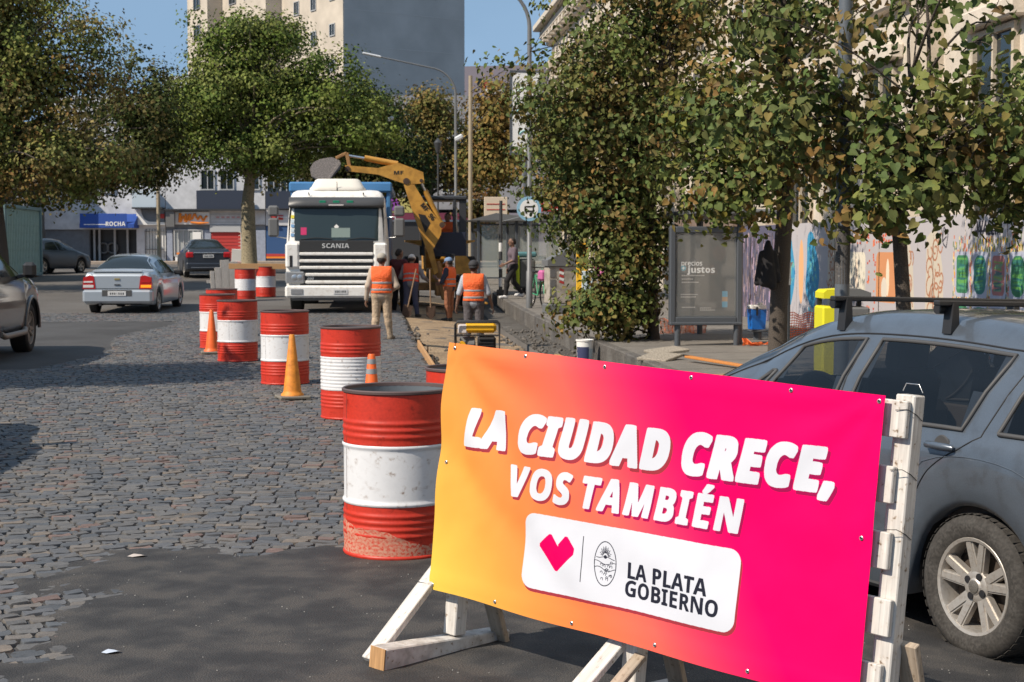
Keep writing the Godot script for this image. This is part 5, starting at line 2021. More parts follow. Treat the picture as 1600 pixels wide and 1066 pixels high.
func shops() -> void:
	var turn := -5.5
	var front := Vector3(-12.8, 0.75, -101.6)
	var bx := Basis(Vector3.UP, deg_to_rad(turn))
	var pos := func(px: float) -> Vector3: return front + bx * Vector3((px - 250.0) / 24.0, 0, 0)
	var X := func(px: float, org: float) -> float: return (px - org) / 24.0
	var Y := func(py: float) -> float: return (408.0 - py) / 24.0
	var rect := func(parent: Node3D, called: String, m: Material, org: float, x0: float, y0: float, x1: float, y1: float, z: float, t: float) -> MeshInstance3D:
		var s := S()
		s.box(Vector3((X.call(x0, org) + X.call(x1, org)) * 0.5, (Y.call(y0) + Y.call(y1)) * 0.5, z), Vector3(absf(x1 - x0) / 24.0, absf(y1 - y0) / 24.0, t), 0.0)
		return obj(called, s, m, parent)
	# left: the appliance shop under the blue awning
	var a := thing("shop_building", "white shop building with blue awning lettered in white", "building", pos.call(160), turn)
	rect.call(a, "wall", M.wall_white, 160, 60, 150, 248, 357, -5.0, 10.0)
	rect.call(a, "wall", M.wall_white, 160, 203, 357, 216, 410, -5.0, 10.0)
	rect.call(a, "wall", M.wall_grey_blue, 160, 60, 357, 128, 410, -5.1, 9.8)
	rect.call(a, "shop_front", M.shop_dark, 160, 128, 357, 203, 410, -5.4, 9.4)
	for x in [133, 141, 165, 185]:
		rect.call(a, "shop_front_post", M.alu, 160, x, 355, x + 3, 410, -0.45, 0.15)
	for x in [148, 162]:
		var s := S()
		var tor := []
		for k in 21:
			var q := TAU * k / 20.0
			tor.append(Vector3(X.call(x, 160) + 0.33 * cos(q), Y.call(386) + 0.33 * sin(q), -0.5))
		s.tube(tor, [0.07], 6)
		obj("washing_machine_door", s, M.truck_grey, a)
	var aw := S()
	aw.prism(PackedVector2Array([Vector2(0.0, Y.call(355)), Vector2(1.3, Y.call(355)), Vector2(1.3, Y.call(349)), Vector2(0.0, Y.call(333))]), X.call(123, 160), X.call(207, 160), Transform3D(Basis(Vector3(0, 0, 1), Vector3.UP, Vector3(1, 0, 0)), Vector3(0, 0, 0.01)))
	var aw2 := S()
	aw2.box(Vector3(X.call(160, 160), Y.call(344), 1.32), Vector3(72 / 24.0, 22 / 24.0, 0.04), 0.01)
	var awn := obj("awning", aw, M.awning_blue, a)
	obj("awning_front", aw2, M.awning_blue, awn)
	var ro := obj("lettering", letters("ROCHA", 0.27, bold, 0.02), M.paper, awn)
	ro.position = Vector3(X.call(178.5, 160), Y.call(349), 1.35)
	ro.scale.x = 1.0
	rect.call(awn, "awning_line", M.paper, 160, 130, 349.3, 167, 350.3, 1.345, 0.01)
	var dg := S()
	for i in 7:
		dg.box(Vector3(X.call(219 + i * 4.5, 160), Y.call(379), 0.05), Vector3(0.035, 1.9, 0.04))
	for y in [360, 388]:
		dg.box(Vector3(X.call(232, 160), Y.call(y), 0.06), Vector3(1.3, 0.05, 0.04))
	rect.call(a, "white_door", M.paper, 160, 217, 357, 248, 410, -0.1, 0.1)
	obj("door_bars", dg, M.truck_grey, a)
	rect.call(a, "upper_sign", M.wall_grey_blue, 160, 213, 326, 248, 345, 0.12, 0.2)
	rect.call(a, "red_sign_patch", M.shop_red, 160, 238, 333, 248, 340, 0.24, 0.04)
	var cv := S()
	var cp := PackedVector2Array()
	for p in [[205, 323], [211, 323], [213, 333], [217, 341], [224, 345], [249, 346], [249, 350], [205, 350]]:
		cp.append(Vector2(X.call(p[0], 160), Y.call(p[1])))
	cv.prism(cp, 0.02, 0.3)
	obj("curved_panel", cv, M.paper, a)
	rect.call(a, "bay_window", M.pale_blue, 160, 201, 298, 238, 323, 0.35, 0.7)
	rect.call(a, "ledge", M.shop_dark, 160, 201, 323, 248, 325.5, 0.4, 0.9)
	for x in [80, 105, 130, 160]:
		window_part(a, Vector3(X.call(x, 160), Y.call(285), 0.03), 0.9, 1.3, Basis.IDENTITY, M.alu, M.dark_glass)
	# middle: bakery with orange script sign, red shutter
	var b := thing("shop_building", "grey blue shop building with orange script sign and red shutter", "building", pos.call(325), turn)
	rect.call(b, "wall", M.wall_white, 325, 249, 120, 404, 326, -5.0, 10.0)
	rect.call(b, "wall", M.wall_grey_blue, 325, 249, 349, 404, 358, -5.0, 9.9)
	rect.call(b, "wall", M.wall_pale_blue, 325, 250, 358, 259, 410, -5.0, 10.02)
	rect.call(b, "wall", M.wall_pale_blue, 325, 307, 358, 319, 410, -5.0, 10.02)
	rect.call(b, "wall", M.wall_pale_blue, 325, 366, 358, 404, 410, -5.0, 10.02)
	rect.call(b, "shop_front", M.shop_dark, 325, 259, 358, 307, 410, -5.2, 9.7)
	rect.call(b, "fascia", M.wall_white, 325, 249, 327, 404, 349.5, -4.9, 10.0)
	var sg: MeshInstance3D = rect.call(b, "shop_sign", M.paper, 325, 265, 330, 318, 349, 0.18, 0.12)
	# brush script in orange, not legible from here
	var sc := S()
	var pts := []
	for i in 60:
		var t := i / 59.0
		pts.append(Vector3(X.call(271 + t * 44, 325), Y.call(339.5 + 5.0 * sin(t * 31.0) * (1.0 - 0.5 * t) - 1.5 * t + 2.0 * sin(t * 9.0)), 0.28))
	sc.tube(pts, [0.065], 6)
	sc.tube([Vector3(X.call(289, 325), Y.call(346), 0.28), Vector3(X.call(303, 325), Y.call(347.5), 0.28), Vector3(X.call(317, 325), Y.call(346.5), 0.28)], [0.06, 0.09, 0.03], 6)
	sc.tube([Vector3(X.call(273, 325), Y.call(332), 0.28), Vector3(X.call(272, 325), Y.call(346), 0.28)], [0.1], 6)
	sc.tube([Vector3(X.call(282, 325), Y.call(333), 0.28), Vector3(X.call(280, 325), Y.call(345), 0.28)], [0.08], 6)
	sc.tube([Vector3(X.call(289, 325), Y.call(333), 0.28), Vector3(X.call(287, 325), Y.call(344), 0.28)], [0.08], 6)
	obj("script_lettering", sc, M.sign_orange, sg)
	for y in [334, 341, 346]:
		rect.call(b, "fascia_line", M.alu, 325, 320, y - 0.4, 376, y + 0.4, 0.115, 0.02)
	for i in 5:
		rect.call(b, "fascia_letters", M.sign_rose, 325, 328 + i * 8, 337, 333 + i * 8, 339.5, 0.115, 0.02)
	rect.call(b, "hanging_sign", M.truck_grey, 325, 252, 327, 265, 353, 0.5, 0.15)
	rect.call(b, "shutter_box", M.alu, 325, 318, 350, 366, 361, 0.05, 0.2)
	for i in 9:
		rect.call(b, "shutter_slat", M.shop_red, 325, 320, 361.5 + i * 5.3, 365, 366.2 + i * 5.3, -0.02 + 0.015 * (i % 2), 0.08)
	var win := window_part(b, Vector3(X.call(284, 325), Y.call(378), 0.02), 1.9, 1.75, Basis.IDENTITY, M.alu, M.shop_glass, 5)
	rect.call(b, "window_shelf", M.sign_orange, 325, 266, 393, 302, 396, 0.12, 0.06)
	rect.call(b, "window_poster", M.paper, 325, 291, 361, 304, 382, 0.1, 0.02)
	rect.call(b, "window_base", M.paper, 325, 263, 397, 307, 410, -0.05, 0.2)
	rect.call(b, "balcony_front", M.navy, 325, 300, 297, 372, 326, 0.55, 0.1)
	rect.call(b, "balcony_floor", M.shop_dark, 325, 250, 325.5, 404, 328, 0.3, 0.8)
	for x in [315, 345, 385]:
		for y in [280, 225, 175]:
			window_part(b, Vector3(X.call(x, 325), Y.call(y), 0.03), 0.95, 1.35, Basis.IDENTITY, M.alu, M.dark_glass)
	# right: blue shop, more fronts behind the truck
	var c := thing("shop_building", "shaded shop row with blue front and yellow sign behind the truck", "building", pos.call(600), turn)
	rect.call(c, "wall", M.wall_grey, 600, 405, 150, 830, 326, -5.0, 10.0)
	rect.call(c, "wall", M.wall_pale_blue, 600, 445, 352, 470, 410, -5.0, 10.02)
	rect.call(c, "shop_front", M.shop_blue, 600, 405, 352, 445, 395, -5.0, 9.96)
	rect.call(c, "shop_stripe", M.shop_red, 600, 405, 395, 445, 399, -5.0, 9.98)
	rect.call(c, "shop_stripe", M.sign_orange, 600, 405, 399.2, 445, 402, -5.0, 9.98)
	rect.call(c, "shop_base", M.navy, 600, 405, 402, 445, 410, -5.0, 9.98)
	rect.call(c, "shop_front", M.shop_dark, 600, 470, 345, 830, 410, -5.0, 9.9)
	rect.call(c, "fascia", M.wall_white, 600, 405, 327, 470, 351, -4.95, 10.0)
	rect.call(c, "red_sign_patch", M.shop_red, 600, 413, 335, 432, 342, 0.08, 0.06)
	rect.call(c, "yellow_sign", M.sign_yellow, 600, 598, 308, 660, 331, 0.1, 0.2)
	rect.call(c, "maroon_band", M.maroon, 600, 598, 331.5, 720, 342, 0.08, 0.2)
	var dk := S()
	dk.lathe([Vector2(0.42, 0.0), Vector2(0.4, 0.05), Vector2(0.0, 0.06)], 20, Transform3D(Basis(Vector3.RIGHT, Vector3.BACK, Vector3.DOWN), Vector3(X.call(604, 600), Y.call(318), 0.21)))
	obj("round_emblem", dk, M.purple, c)
	rect.call(c, "balcony_front", M.navy, 600, 407, 298, 470, 325, 0.5, 0.1)
	for x in [418, 438, 520, 560, 640, 690]:
		for y in [286, 230, 190]:
			window_part(c, Vector3(X.call(x, 600), Y.call(y), 0.03), 0.95, 1.3, Basis.IDENTITY, M.alu, M.dark_glass)
	# signboards on the far pavement
	for e in [["white lettered pavement sign right of the black car", 370, 396, M.paper, 0.24], ["dark pavement sign left of the black car", 297, 397, M.maroon_dark, -0.12]]:
		var sb := thing("pavement_sign", e[0], "sign", front + bx * Vector3((e[1] - 250.0) / 24.0 * 0.72, 0.0, 0) + Vector3(3.2 if e[1] > 350 else 1.2, -0.02, 26.0 if e[1] > 350 else 6.0), turn)
		if e[1] > 350:
			sb.position = Vector3(-5.75, rise(-71.0), -71.0)
		else:
			sb.position = Vector3(-10.4, 0.83, -96.5)
		for s in [-1, 1]:
			var p := S()
			p.box(Vector3(0, 0.48, s * 0.16), Vector3(0.56 if e[1] > 350 else 0.75, 0.95, 0.03), 0.005, Basis(Vector3.BACK, -0.1) * Basis(Vector3.RIGHT, s * 0.2))
			obj("board", p, e[3], sb)
		var ln := S()
		for i in 5:
			ln.box(Vector3(0.01 + i * 0.008, 0.25 + i * 0.13, 0.205 - i * 0.025), Vector3(0.36 - 0.05 * (i % 2), 0.035, 0.02), 0.0, Basis(Vector3.BACK, -0.1) * Basis(Vector3.RIGHT, -0.2))
		obj("board_text", ln, M.sign_rose, sb)

func towers() -> void:
	var t := thing("apartment_tower", "tall cream apartment tower with blank grey side wall", "building", Vector3(-1.59, 0.7, -130.75), 28.5)
	var w := S()
	w.box(Vector3(5.95, 23.0, -15.5), Vector3(11.9, 46.0, 31.0))
	var core := obj("blank_wall", w, M.tower_grey, t)
	var f := S()
	f.box(Vector3(-0.06, 23.0, -15.5), Vector3(0.12, 46.0, 31.0))
	obj("facade", f, M.tower_cream, t)
	var b := S()
	b.box(Vector3(-0.9, 23.0, -14.0), Vector3(1.56, 46.0, 4.4))
	b.box(Vector3(-0.9, 23.0, -27.5), Vector3(1.56, 46.0, 5.0))
	obj("projecting_bay", b, M.tower_cream, t)
	var side := Basis(Vector3(0, 0, 1), Vector3.UP, Vector3(-1, 0, 0))
	for k in 8:
		for z in [-1.9, -5.4, -8.7]:
			window_part(t, Vector3(-0.15, 10.1 + k * 3.0 + (0.35 if z > -2.0 else 0.0), z), 1.0, 1.05 if z > -2.0 else 1.25, side, M.alu, M.dark_glass)
		for z in [-19.0, -22.5, -27.5]:
			window_part(t, Vector3(-0.15 if z > -25.0 else -1.71, 10.0 + k * 3.0, z), 1.6, 1.5, side, M.wall_grey, M.dark_glass)
	for i in 14:
		var g := S()
		g.box(Vector3(5.95, 3.0 + i * 3.0, 0.004), Vector3(11.88, 0.05, 0.02))
		obj("floor_line", g, M.tower_line, core)
	var c := thing("apartment_block", "mauve grey apartment block behind the wires right of the tower", "building", Vector3(12.3, 0.77, -190.0), -16.0)
	var cb := S()
	cb.box(Vector3(4.5, 11.6, -6.0), Vector3(13.0, 23.2, 12.0))
	obj("wall", cb, M.mauve, c)
	window_part(c, Vector3(1.9, 21.3, 0.05), 0.55, 0.8, Basis.IDENTITY, M.dark, M.dark_glass, 0)
	var ld := S()
	ld.box(Vector3(3.9, 20.0, 0.3), Vector3(2.3, 0.55, 0.5), 0.05)
	obj("white_ledge", ld, M.paper, c)
	var fl := S()
	fl.box(Vector3(2.6, 20.9, 0.05), Vector3(0.35, 1.1, 0.06), 0.0, Basis(Vector3.BACK, -0.5))
	obj("red_mark", fl, M.shop_red, c)
	var d := thing("apartment_block", "low grey house row closing the left of the street", "building", Vector3(-30.0, 0.7, -98.0), 4.0)
	var db := S()
	db.box(Vector3(0, 4.0, -5.0), Vector3(18.0, 8.0, 10.0))
	obj("wall", db, M.wall_grey, d)
	for i in 5:
		window_part(d, Vector3(-6.4 + i * 3.1, 5.4, 0.05), 1.1, 1.5, Basis.IDENTITY, M.alu, M.dark_glass)
		window_part(d, Vector3(-6.4 + i * 3.1, 1.9, 0.05), 1.4, 2.0, Basis.IDENTITY, M.alu, M.dark_glass)

func institute() -> void:
	var o := thing("stone_building", "cream stone building with heavy cornice behind the right hand trees", "building", Vector3(8.9, 0.1, -33.0), 0.0)
	var w := S()
	w.box(Vector3(6.0, 5.9, 0.0), Vector3(12.0, 11.8, 80.0))
	obj("wall", w, M.stone_cream, o)
	for e in [[11.3, 0.25, 0.3], [11.65, 0.55, 0.35], [12.0, 0.85, 0.3], [10.2, 0.14, 0.35], [5.7, 0.2, 0.3], [1.0, 0.1, 0.3]]:
		var c := S()
		c.box(Vector3(-e[1] * 0.5 + 0.1, e[0], 0.0), Vector3(e[1] + 0.2, e[2], 80.4 + e[1]), 0.04)
		obj("cornice", c, M.stone_cream, o)
	for i in 66:
		var dn := S()
		dn.box(Vector3(-0.33, 11.32, -39.0 + i * 1.18), Vector3(0.5, 0.26, 0.42), 0.02)
		obj("cornice_bracket", dn, M.stone_cream, o)
	var pr := S()
	pr.box(Vector3(0.4, 12.75, 0.0), Vector3(0.35, 0.25, 80.0), 0.03)
	for i in 17:
		pr.box(Vector3(0.4, 12.45, -39.6 + i * 4.95), Vector3(0.45, 0.8, 0.9), 0.03)
	obj("parapet", pr, M.stone_cream, o)
	var side := Basis(Vector3(0, 0, 1), Vector3.UP, Vector3(-1, 0, 0))
	for i in 17:
		var z := -38.5 + i * 4.8
		var p := S()
		p.box(Vector3(-0.12, 5.8, z), Vector3(0.3, 9.0, 0.75), 0.03)
		p.box(Vector3(-0.17, 1.0, z), Vector3(0.44, 1.6, 0.95), 0.03)
		p.box(Vector3(-0.17, 10.05, z), Vector3(0.44, 0.4, 0.95), 0.03)
		obj("pilaster", p, M.stone_warm, o)
		if i < 16:
			for y in ([3.3, 7.8] if z < -3.0 else [3.3]):
				var wn := window_part(o, Vector3(-0.03, y, z + 2.4), 1.5, 2.7, side, M.stone_warm, M.dark_glass, 1)
				var sl := S()
				sl.box(Vector3(-0.12, y - 1.43, z + 2.4), Vector3(0.28, 0.14, 1.9), 0.02)
				obj("sill", sl, M.stone_cream, wn)
				var hd := S()
				hd.box(Vector3(-0.12, y + 1.52, z + 2.4), Vector3(0.26, 0.26, 2.0), 0.03)
				obj("lintel", hd, M.stone_cream, wn)

func mural_image() -> Image:
	var k := 110.0     # pixels a metre; u runs from z = -34 towards the camera, v down from 2.05 m
	var W := 1980
	var H := 231
	var im := Image.create(W, H, false, Image.FORMAT_RGB8)
	im.fill(Color8(180, 175, 178))
	var u := func(z: float) -> float: return (z + 34.0) * k
	rng.seed = 8
	# dark fly posters at the far end
	im.fill_rect(Rect2i(0, 0, int(u.call(-30.3)), H), Color8(86, 84, 104))
	for i in 420:
		var x := rng.randf_range(0, u.call(-30.4))
		var y := rng.randf_range(20, H - 20.0)
		var g := rng.randf_range(0.2, 0.75)
		stroke(im, [Vector2(x, y), Vector2(x + rng.randfn(0, 4), y + rng.randf_range(10, 34))], rng.randf_range(1, 4), Color(g, g * 0.86, g * rng.randf_range(0.8, 1.05)))
	# blue shape
	for e in [[-29.7, 0.55], [-28.2, 0.75]]:
		var c := Vector2(u.call(e[0]), 105)
		var p := PackedVector2Array()
		for i in 30:
			var a := TAU * i / 30.0
			p.append(c + Vector2(cos(a) * e[1] * 62.0 * (1.0 + 0.22 * sin(a * 3.0 + 1.0)), sin(a) * 80.0 * (1.0 + 0.12 * sin(a * 2.0))))
		fill_poly(im, p, Color8(58, 142, 182))
		for i in 40:
			var q := c + Vector2(rng.randfn(0, 18), rng.randfn(0, 30))
			stroke(im, [q, q + Vector2(rng.randfn(0, 5), rng.randf_range(5, 16))], rng.randf_range(1, 4), [Color8(80, 168, 190), Color8(44, 112, 160), Color8(110, 176, 160)][rng.randi() % 3])
	fill_poly(im, ellipse(Vector2(u.call(-28.9), 110), 18, 70), Color8(226, 170, 120))
	# swirling brown line work on cream
	for z in [-26.9, -23.2, -22.0]:
		var x0: float = u.call(z)
		fill_poly(im, PackedVector2Array([Vector2(x0 - 34, H), Vector2(x0 - 30, 40), Vector2(x0 + 12, 22), Vector2(x0 + 40, 90), Vector2(x0 + 56, H)]), Color8(196, 186, 170))
		for i in 26:
			var c := Vector2(x0 + rng.randf_range(-24, 34), rng.randf_range(50, H - 10.0))
			var pts := []
			var r := rng.randf_range(6, 17)
			for j in 9:
				var a := j * 0.62 + i
				pts.append(c + Vector2(cos(a), sin(a) * 1.3) * r * (0.4 + j * 0.08))
			stroke(im, pts, 1.7, Color8(166, 112, 84))
	# framed pictures in brick red
	for e in [[-26.2, -25.0], [-24.6, -23.5]]:
		var a: float = u.call(e[0])
		var b: float = u.call(e[1])
		for i in 260:
			var x := rng.randf_range(a - 12, b + 12)
			var y := rng.randf_range(30, H - 4.0)
			if x < a or x > b or y < 48:
				im.fill_rect(Rect2i(int(x), int(y), 7, 4), [Color8(206, 92, 60), Color8(186, 74, 52), Color8(222, 124, 84)][rng.randi() % 3])
		fill_poly(im, round_rect(Rect2(a + 8, 66, b - a - 16, 92), 14), Color8(206, 142, 98) if e[0] > -25.0 else Color8(222, 214, 196))
		fill_poly(im, ellipse(Vector2((a + b) * 0.5 + 6, 112), 9, 34), Color8(236, 214, 190))
		fill_poly(im, ellipse(Vector2((a + b) * 0.5 - 12, 134), 16, 22), Color8(214, 204, 190))
		fill_poly(im, round_rect(Rect2(a + 8, 178, b - a - 16, 50), 6), Color8(214, 134, 94))
	# confetti border round green panels
	var g0: float = u.call(-21.25)
	for i in 2600:
		var x := rng.randf_range(g0, W - 8.0)
		var y := rng.randf_range(38, H - 3.0)
		im.fill_rect(Rect2i(int(x), int(y), 3, rng.randi_range(5, 10)), [Color8(226, 176, 52), Color8(206, 92, 48), Color8(92, 112, 66), Color8(58, 74, 70), Color8(228, 206, 140)][rng.randi() % 5])
	var zz := -21.15
	var n := 0
	while zz < -16.5:
		for row in [[70, 66], [150, 74]]:
			var a: float = u.call(zz)
			fill_poly(im, round_rect(Rect2(a, row[0] - 6, 56, row[1] + 6), 6), Color8(172, 176, 194))
			var base := [Color8(56, 120, 84), Color8(52, 118, 116), Color8(170, 112, 110)][n % 3] as Color
			fill_poly(im, round_rect(Rect2(a + 5, row[0], 46, row[1] - 6), 8 + 10 * (n % 2)), base)
			for i in 26:
				var y: float = row[0] + 4 + rng.randf() * (row[1] - 16)
				stroke(im, [Vector2(a + 9 + rng.randf() * 8, y), Vector2(a + 46 - rng.randf() * 8, y + rng.randfn(0, 2))], 1.3, base.lerp([Color8(110, 172, 74), Color8(40, 104, 110), Color8(88, 160, 120)][rng.randi() % 3], 0.7))
		zz += 0.62
		n += 1
	# lettering along the top, underlined
	var ink := Color8(34, 34, 46)
	write_on(im, "WALLM", regular, Vector2(u.call(-20.42), 28), 92, 20, ink, 0.0, 0.12, 1)
	stroke(im, [Vector2(u.call(-20.46), 33), Vector2(u.call(-19.6), 32)], 1.6, ink)
	stroke(im, [Vector2(u.call(-21.7), 22), Vector2(u.call(-21.62), 52), Vector2(u.call(-21.5), 58), Vector2(u.call(-21.44), 36), Vector2(u.call(-21.6), 24), Vector2(u.call(-21.66), 48), Vector2(u.call(-21.5), 40)], 1.2, ink)
	return im

func hoarding() -> void:
	var o := thing("mural_hoarding", "painted board fence with bright mural panels behind the parked car", "fence", Vector3(8.38, 0.13, -25.0), 0.0)
	var m := picture("mural_print", mural_image(), 0.75)
	var z := -34.0
	while z < -16.1:
		var s := S()
		s.flat()
		var e := 0.005 * sin(z * 3.0)
		var f := func(zz: float, y: float, x: float) -> Vector3: return Vector3(x + e, y, zz + 25.0)
		var z1 := z + 1.2 - 0.008
		var ua := (z + 34.0) / 18.0
		var ub := (z1 + 34.0) / 18.0
		s.quad_uv(f.call(z, 0.0, -0.02), f.call(z1, 0.0, -0.02), f.call(z1, 2.0, -0.02), f.call(z, 2.0, -0.02), Vector2(ua, 1), Vector2(ub, 1), Vector2(ub, 0.02), Vector2(ua, 0.02))
		s.quad_uv(f.call(z, 2.0, -0.02), f.call(z1, 2.0, -0.02), f.call(z1, 2.0, 0.02), f.call(z, 2.0, 0.02), Vector2(ua, 0.02), Vector2(ub, 0.02), Vector2(ub, 0.0), Vector2(ua, 0.0))
		obj("painted_panel", s, m, o)
		z += 1.2
	for i in 8:
		var p := S()
		p.box(Vector3(0.05, 1.0, -8.8 + i * 2.4), Vector3(0.08, 1.96, 0.08))
		obj("fence_post", p, M.raw_wood, o)
	# worn stretch of rendered wall with scrawls, before the fence
	var w := thing("rendered_wall", "stained brown wall with faded scrawls between the tree trunks", "wall", Vector3(8.4, 0.13, -37.6), 0.0)
	var ws := S()
	ws.box(Vector3(0, 1.15, 0), Vector3(0.16, 2.3, 6.6), 0.01)
	obj("wall_face", ws, M.brown_wall, w)
	var sc := S()
	rng.seed = 5
	for i in 9:
		var pts := []
		var c := Vector3(-0.088, rng.randf_range(0.9, 1.7), rng.randf_range(1.4, 2.8))
		for j in 8:
			pts.append(c + Vector3(0, rng.randfn(0, 0.12), rng.randfn(0, 0.09)))
		sc.tube(pts, [0.012], 4)
	obj("scrawl", sc, M.paper, w)
# --- street furniture -------------------------------------------------------------
func poster_image() -> Image:
	var W := 420
	var H := 600
	var im := Image.create(W, H, false, Image.FORMAT_RGB8)
	for y in H:
		var c := Color8(46, 37, 33).lerp(Color8(66, 57, 50), pow(y / float(H), 2.0))
		im.fill_rect(Rect2i(0, y, W, 1), c)
	# a man in a dark shirt, out of focus
	var skin := Color8(62, 43, 36)
	var shirt := Color8(42, 33, 32)
	fill_poly(im, PackedVector2Array([Vector2(250, 260), Vector2(300, 200), Vector2(400, 210), Vector2(420, 300), Vector2(420, 520), Vector2(330, 520)]), shirt)
	fill_poly(im, ellipse(Vector2(306, 130), 48, 66), skin)
	fill_poly(im, PackedVector2Array([Vector2(256, 128), Vector2(262, 60), Vector2(310, 38), Vector2(356, 64), Vector2(356, 112), Vector2(330, 88), Vector2(280, 92)]), Color8(46, 38, 36))
	fill_poly(im, PackedVector2Array([Vector2(190, 250), Vector2(270, 220), Vector2(300, 300), Vector2(220, 300)]), skin)
	fill_poly(im, PackedVector2Array([Vector2(0, 60), Vector2(150, 180), Vector2(420, 560), Vector2(420, 600), Vector2(0, 600)]), Color8(56, 46, 41))
	var pale := Color8(240, 238, 236)
	write_on(im, "precios", regular, Vector2(34, 214), 150, 34, pale, 0.0, 0.0, 1)
	write_on(im, "justos", bold, Vector2(76, 262), 200, 44, pale, 0.0, 0.0, 1)
	fill_poly(im, ellipse(Vector2(48, 250), 20, 20), Color8(70, 150, 172))
	stroke(im, [Vector2(38, 250), Vector2(58, 250)], 3, pale)
	stroke(im, [Vector2(48, 240), Vector2(48, 260)], 3, pale)
	for e in [[36, 300, 180], [36, 326, 96], [36, 350, 130], [30, 440, 130], [30, 458, 120], [40, 535, 100], [170, 540, 90], [170, 555, 120]]:
		for i in int(e[2] / 14.0):
			im.fill_rect(Rect2i(e[0] + i * 14, e[1], 11, 8), Color8(176, 168, 162))
	fill_poly(im, round_rect(Rect2(330, 420, 40, 120), 4), Color8(70, 146, 178))
	fill_poly(im, round_rect(Rect2(330, 462, 40, 34), 2), Color8(170, 130, 90))
	return im

func shelter() -> void:
	var o := thing("bus_shelter", "dark grey bus shelter with lit-less poster panel beside the leafy suckers", "bus shelter", Vector3(5.3, 0.13, -23.6), 0.0)
	o.set_meta("label", "dark grey bus shelter with a brown poster panel beside the leafy tree base")
	var f := S()
	f.box(Vector3(-0.53, 1.1, 0), Vector3(0.09, 1.52, 0.14), 0.015)
	f.box(Vector3(0.53, 1.1, 0), Vector3(0.09, 1.52, 0.14), 0.015)
	f.box(Vector3(0, 1.81, 0), Vector3(0.97, 0.1, 0.138), 0.012)
	f.box(Vector3(0, 0.4, 0), Vector3(0.97, 0.1, 0.138), 0.012)
	f.box(Vector3(0, 0.345, 0), Vector3(1.15, 0.05, 0.16), 0.012)
	f.box(Vector3(0, 1.1, -0.03), Vector3(0.97, 1.34, 0.06))
	obj("poster_frame", f, M.shelter_grey, o)
	var p := S()
	p.flat()
	p.quad_uv(Vector3(-0.46, 0.47, 0.012), Vector3(0.46, 0.47, 0.012), Vector3(0.46, 1.74, 0.012), Vector3(-0.46, 1.74, 0.012), Vector2(0, 1), Vector2(1, 1), Vector2(1, 0), Vector2(0, 0))
	obj("poster", p, picture("poster_print", poster_image(), 0.6), o)
	var g := S()
	g.box(Vector3(0, 1.105, 0.045), Vector3(0.95, 1.3, 0.006))
	obj("pane", g, M.clear_pane, o)
	for x in [-0.44, 0.5]:
		var l := S()
		l.tube([Vector3(x, 0.0, 0), Vector3(x, 0.36, 0)], [0.048], 14)
		obj("leg", l, M.shelter_grey, o)
	var r := S()
	r.box(Vector3(0.55, 2.08, -1.7), Vector3(1.5, 0.1, 3.9), 0.03)
	obj("roof", r, M.shelter_roof, o)
	for z in [-0.3, -3.2]:
		var ps := S()
		ps.tube([Vector3(0.62, 0, z), Vector3(0.62, 2.05, z)], [0.05], 12)
		obj("post", ps, M.shelter_grey, o)

func far_shelter(label: String, at: Vector3, flip: bool) -> Node3D:
	var o := thing("bus_shelter", label, "bus shelter", at, 0.0, "bus shelters further up the pavement")
	for x in [-0.75, 0.75]:
		for z in [0.0, -3.0]:
			var l := S()
			l.box(Vector3(x, 1.05, z), Vector3(0.09, 2.1, 0.09), 0.01)
			obj("post", l, M.shelter_grey, o)
	var r := S()
	r.prism(PackedVector2Array([Vector2(-1.1, 2.1), Vector2(-0.2, 2.34), Vector2(1.1, 2.18), Vector2(1.1, 2.1)]), -3.3, 0.3)
	obj("roof", r, M.shelter_roof, o)
	var g := S()
	g.box(Vector3(0, 1.1, 0.0), Vector3(1.3, 1.7, 0.02))
	obj("pane", g, M.shelter_pane, o)
	var fr := S()
	fr.box(Vector3(0, 1.97, 0.0), Vector3(1.36, 0.05, 0.05))
	fr.box(Vector3(0, 0.23, 0.0), Vector3(1.36, 0.05, 0.05))
	obj("pane_frame", fr, M.shelter_grey, o)
	var sg := S()
	sg.box(Vector3(-0.2 if not flip else 0.35, 2.55, 0.1), Vector3(0.75, 0.62 if not flip else 0.34, 0.1), 0.01)
	var sn := obj("route_sign", sg, M.route_cream if not flip else M.shop_red, o)
	var gr := S()
	for i in 2:
		gr.box(Vector3(-0.2 if not flip else 0.35, 2.45 + i * 0.18, 0.155), Vector3(0.6, 0.03, 0.01))
	obj("sign_lines", gr, M.shop_red if not flip else M.paper, sn)
	return o

func mesh_net(o: Node3D, a: Vector3, b: Vector3, h0: float, h1: float, y0: float) -> void:
	var sh := S()
	var n := int((b - a).length() / 0.075)
	var rows := 9
	var p := func(i: float, j: float) -> Vector3:
		var t: float = i / n
		var v: Vector3 = a.lerp(b, t)
		var top: float = lerpf(h0, h1, t) - 0.07 * sin(t * PI) + 0.025 * sin(t * 17.0)
		v.y += lerpf(y0 + 0.02 * sin(t * 13.0), top, j / rows)
		v.z += 0.05 * sin(t * 11.0 + j * 0.4)
		return v
	for j in rows + 1:
		for i in n:
			sh.bar(p.call(i, j), p.call(i + 1, j), 0.012, 0.004, 0.0, Vector3.BACK)
	for i in n + 1:
		for j in rows:
			sh.bar(p.call(i, j), p.call(i, j + 1), 0.01, 0.004, 0.0, Vector3.BACK)
	obj("plastic_mesh", sh, M.net_orange, o)

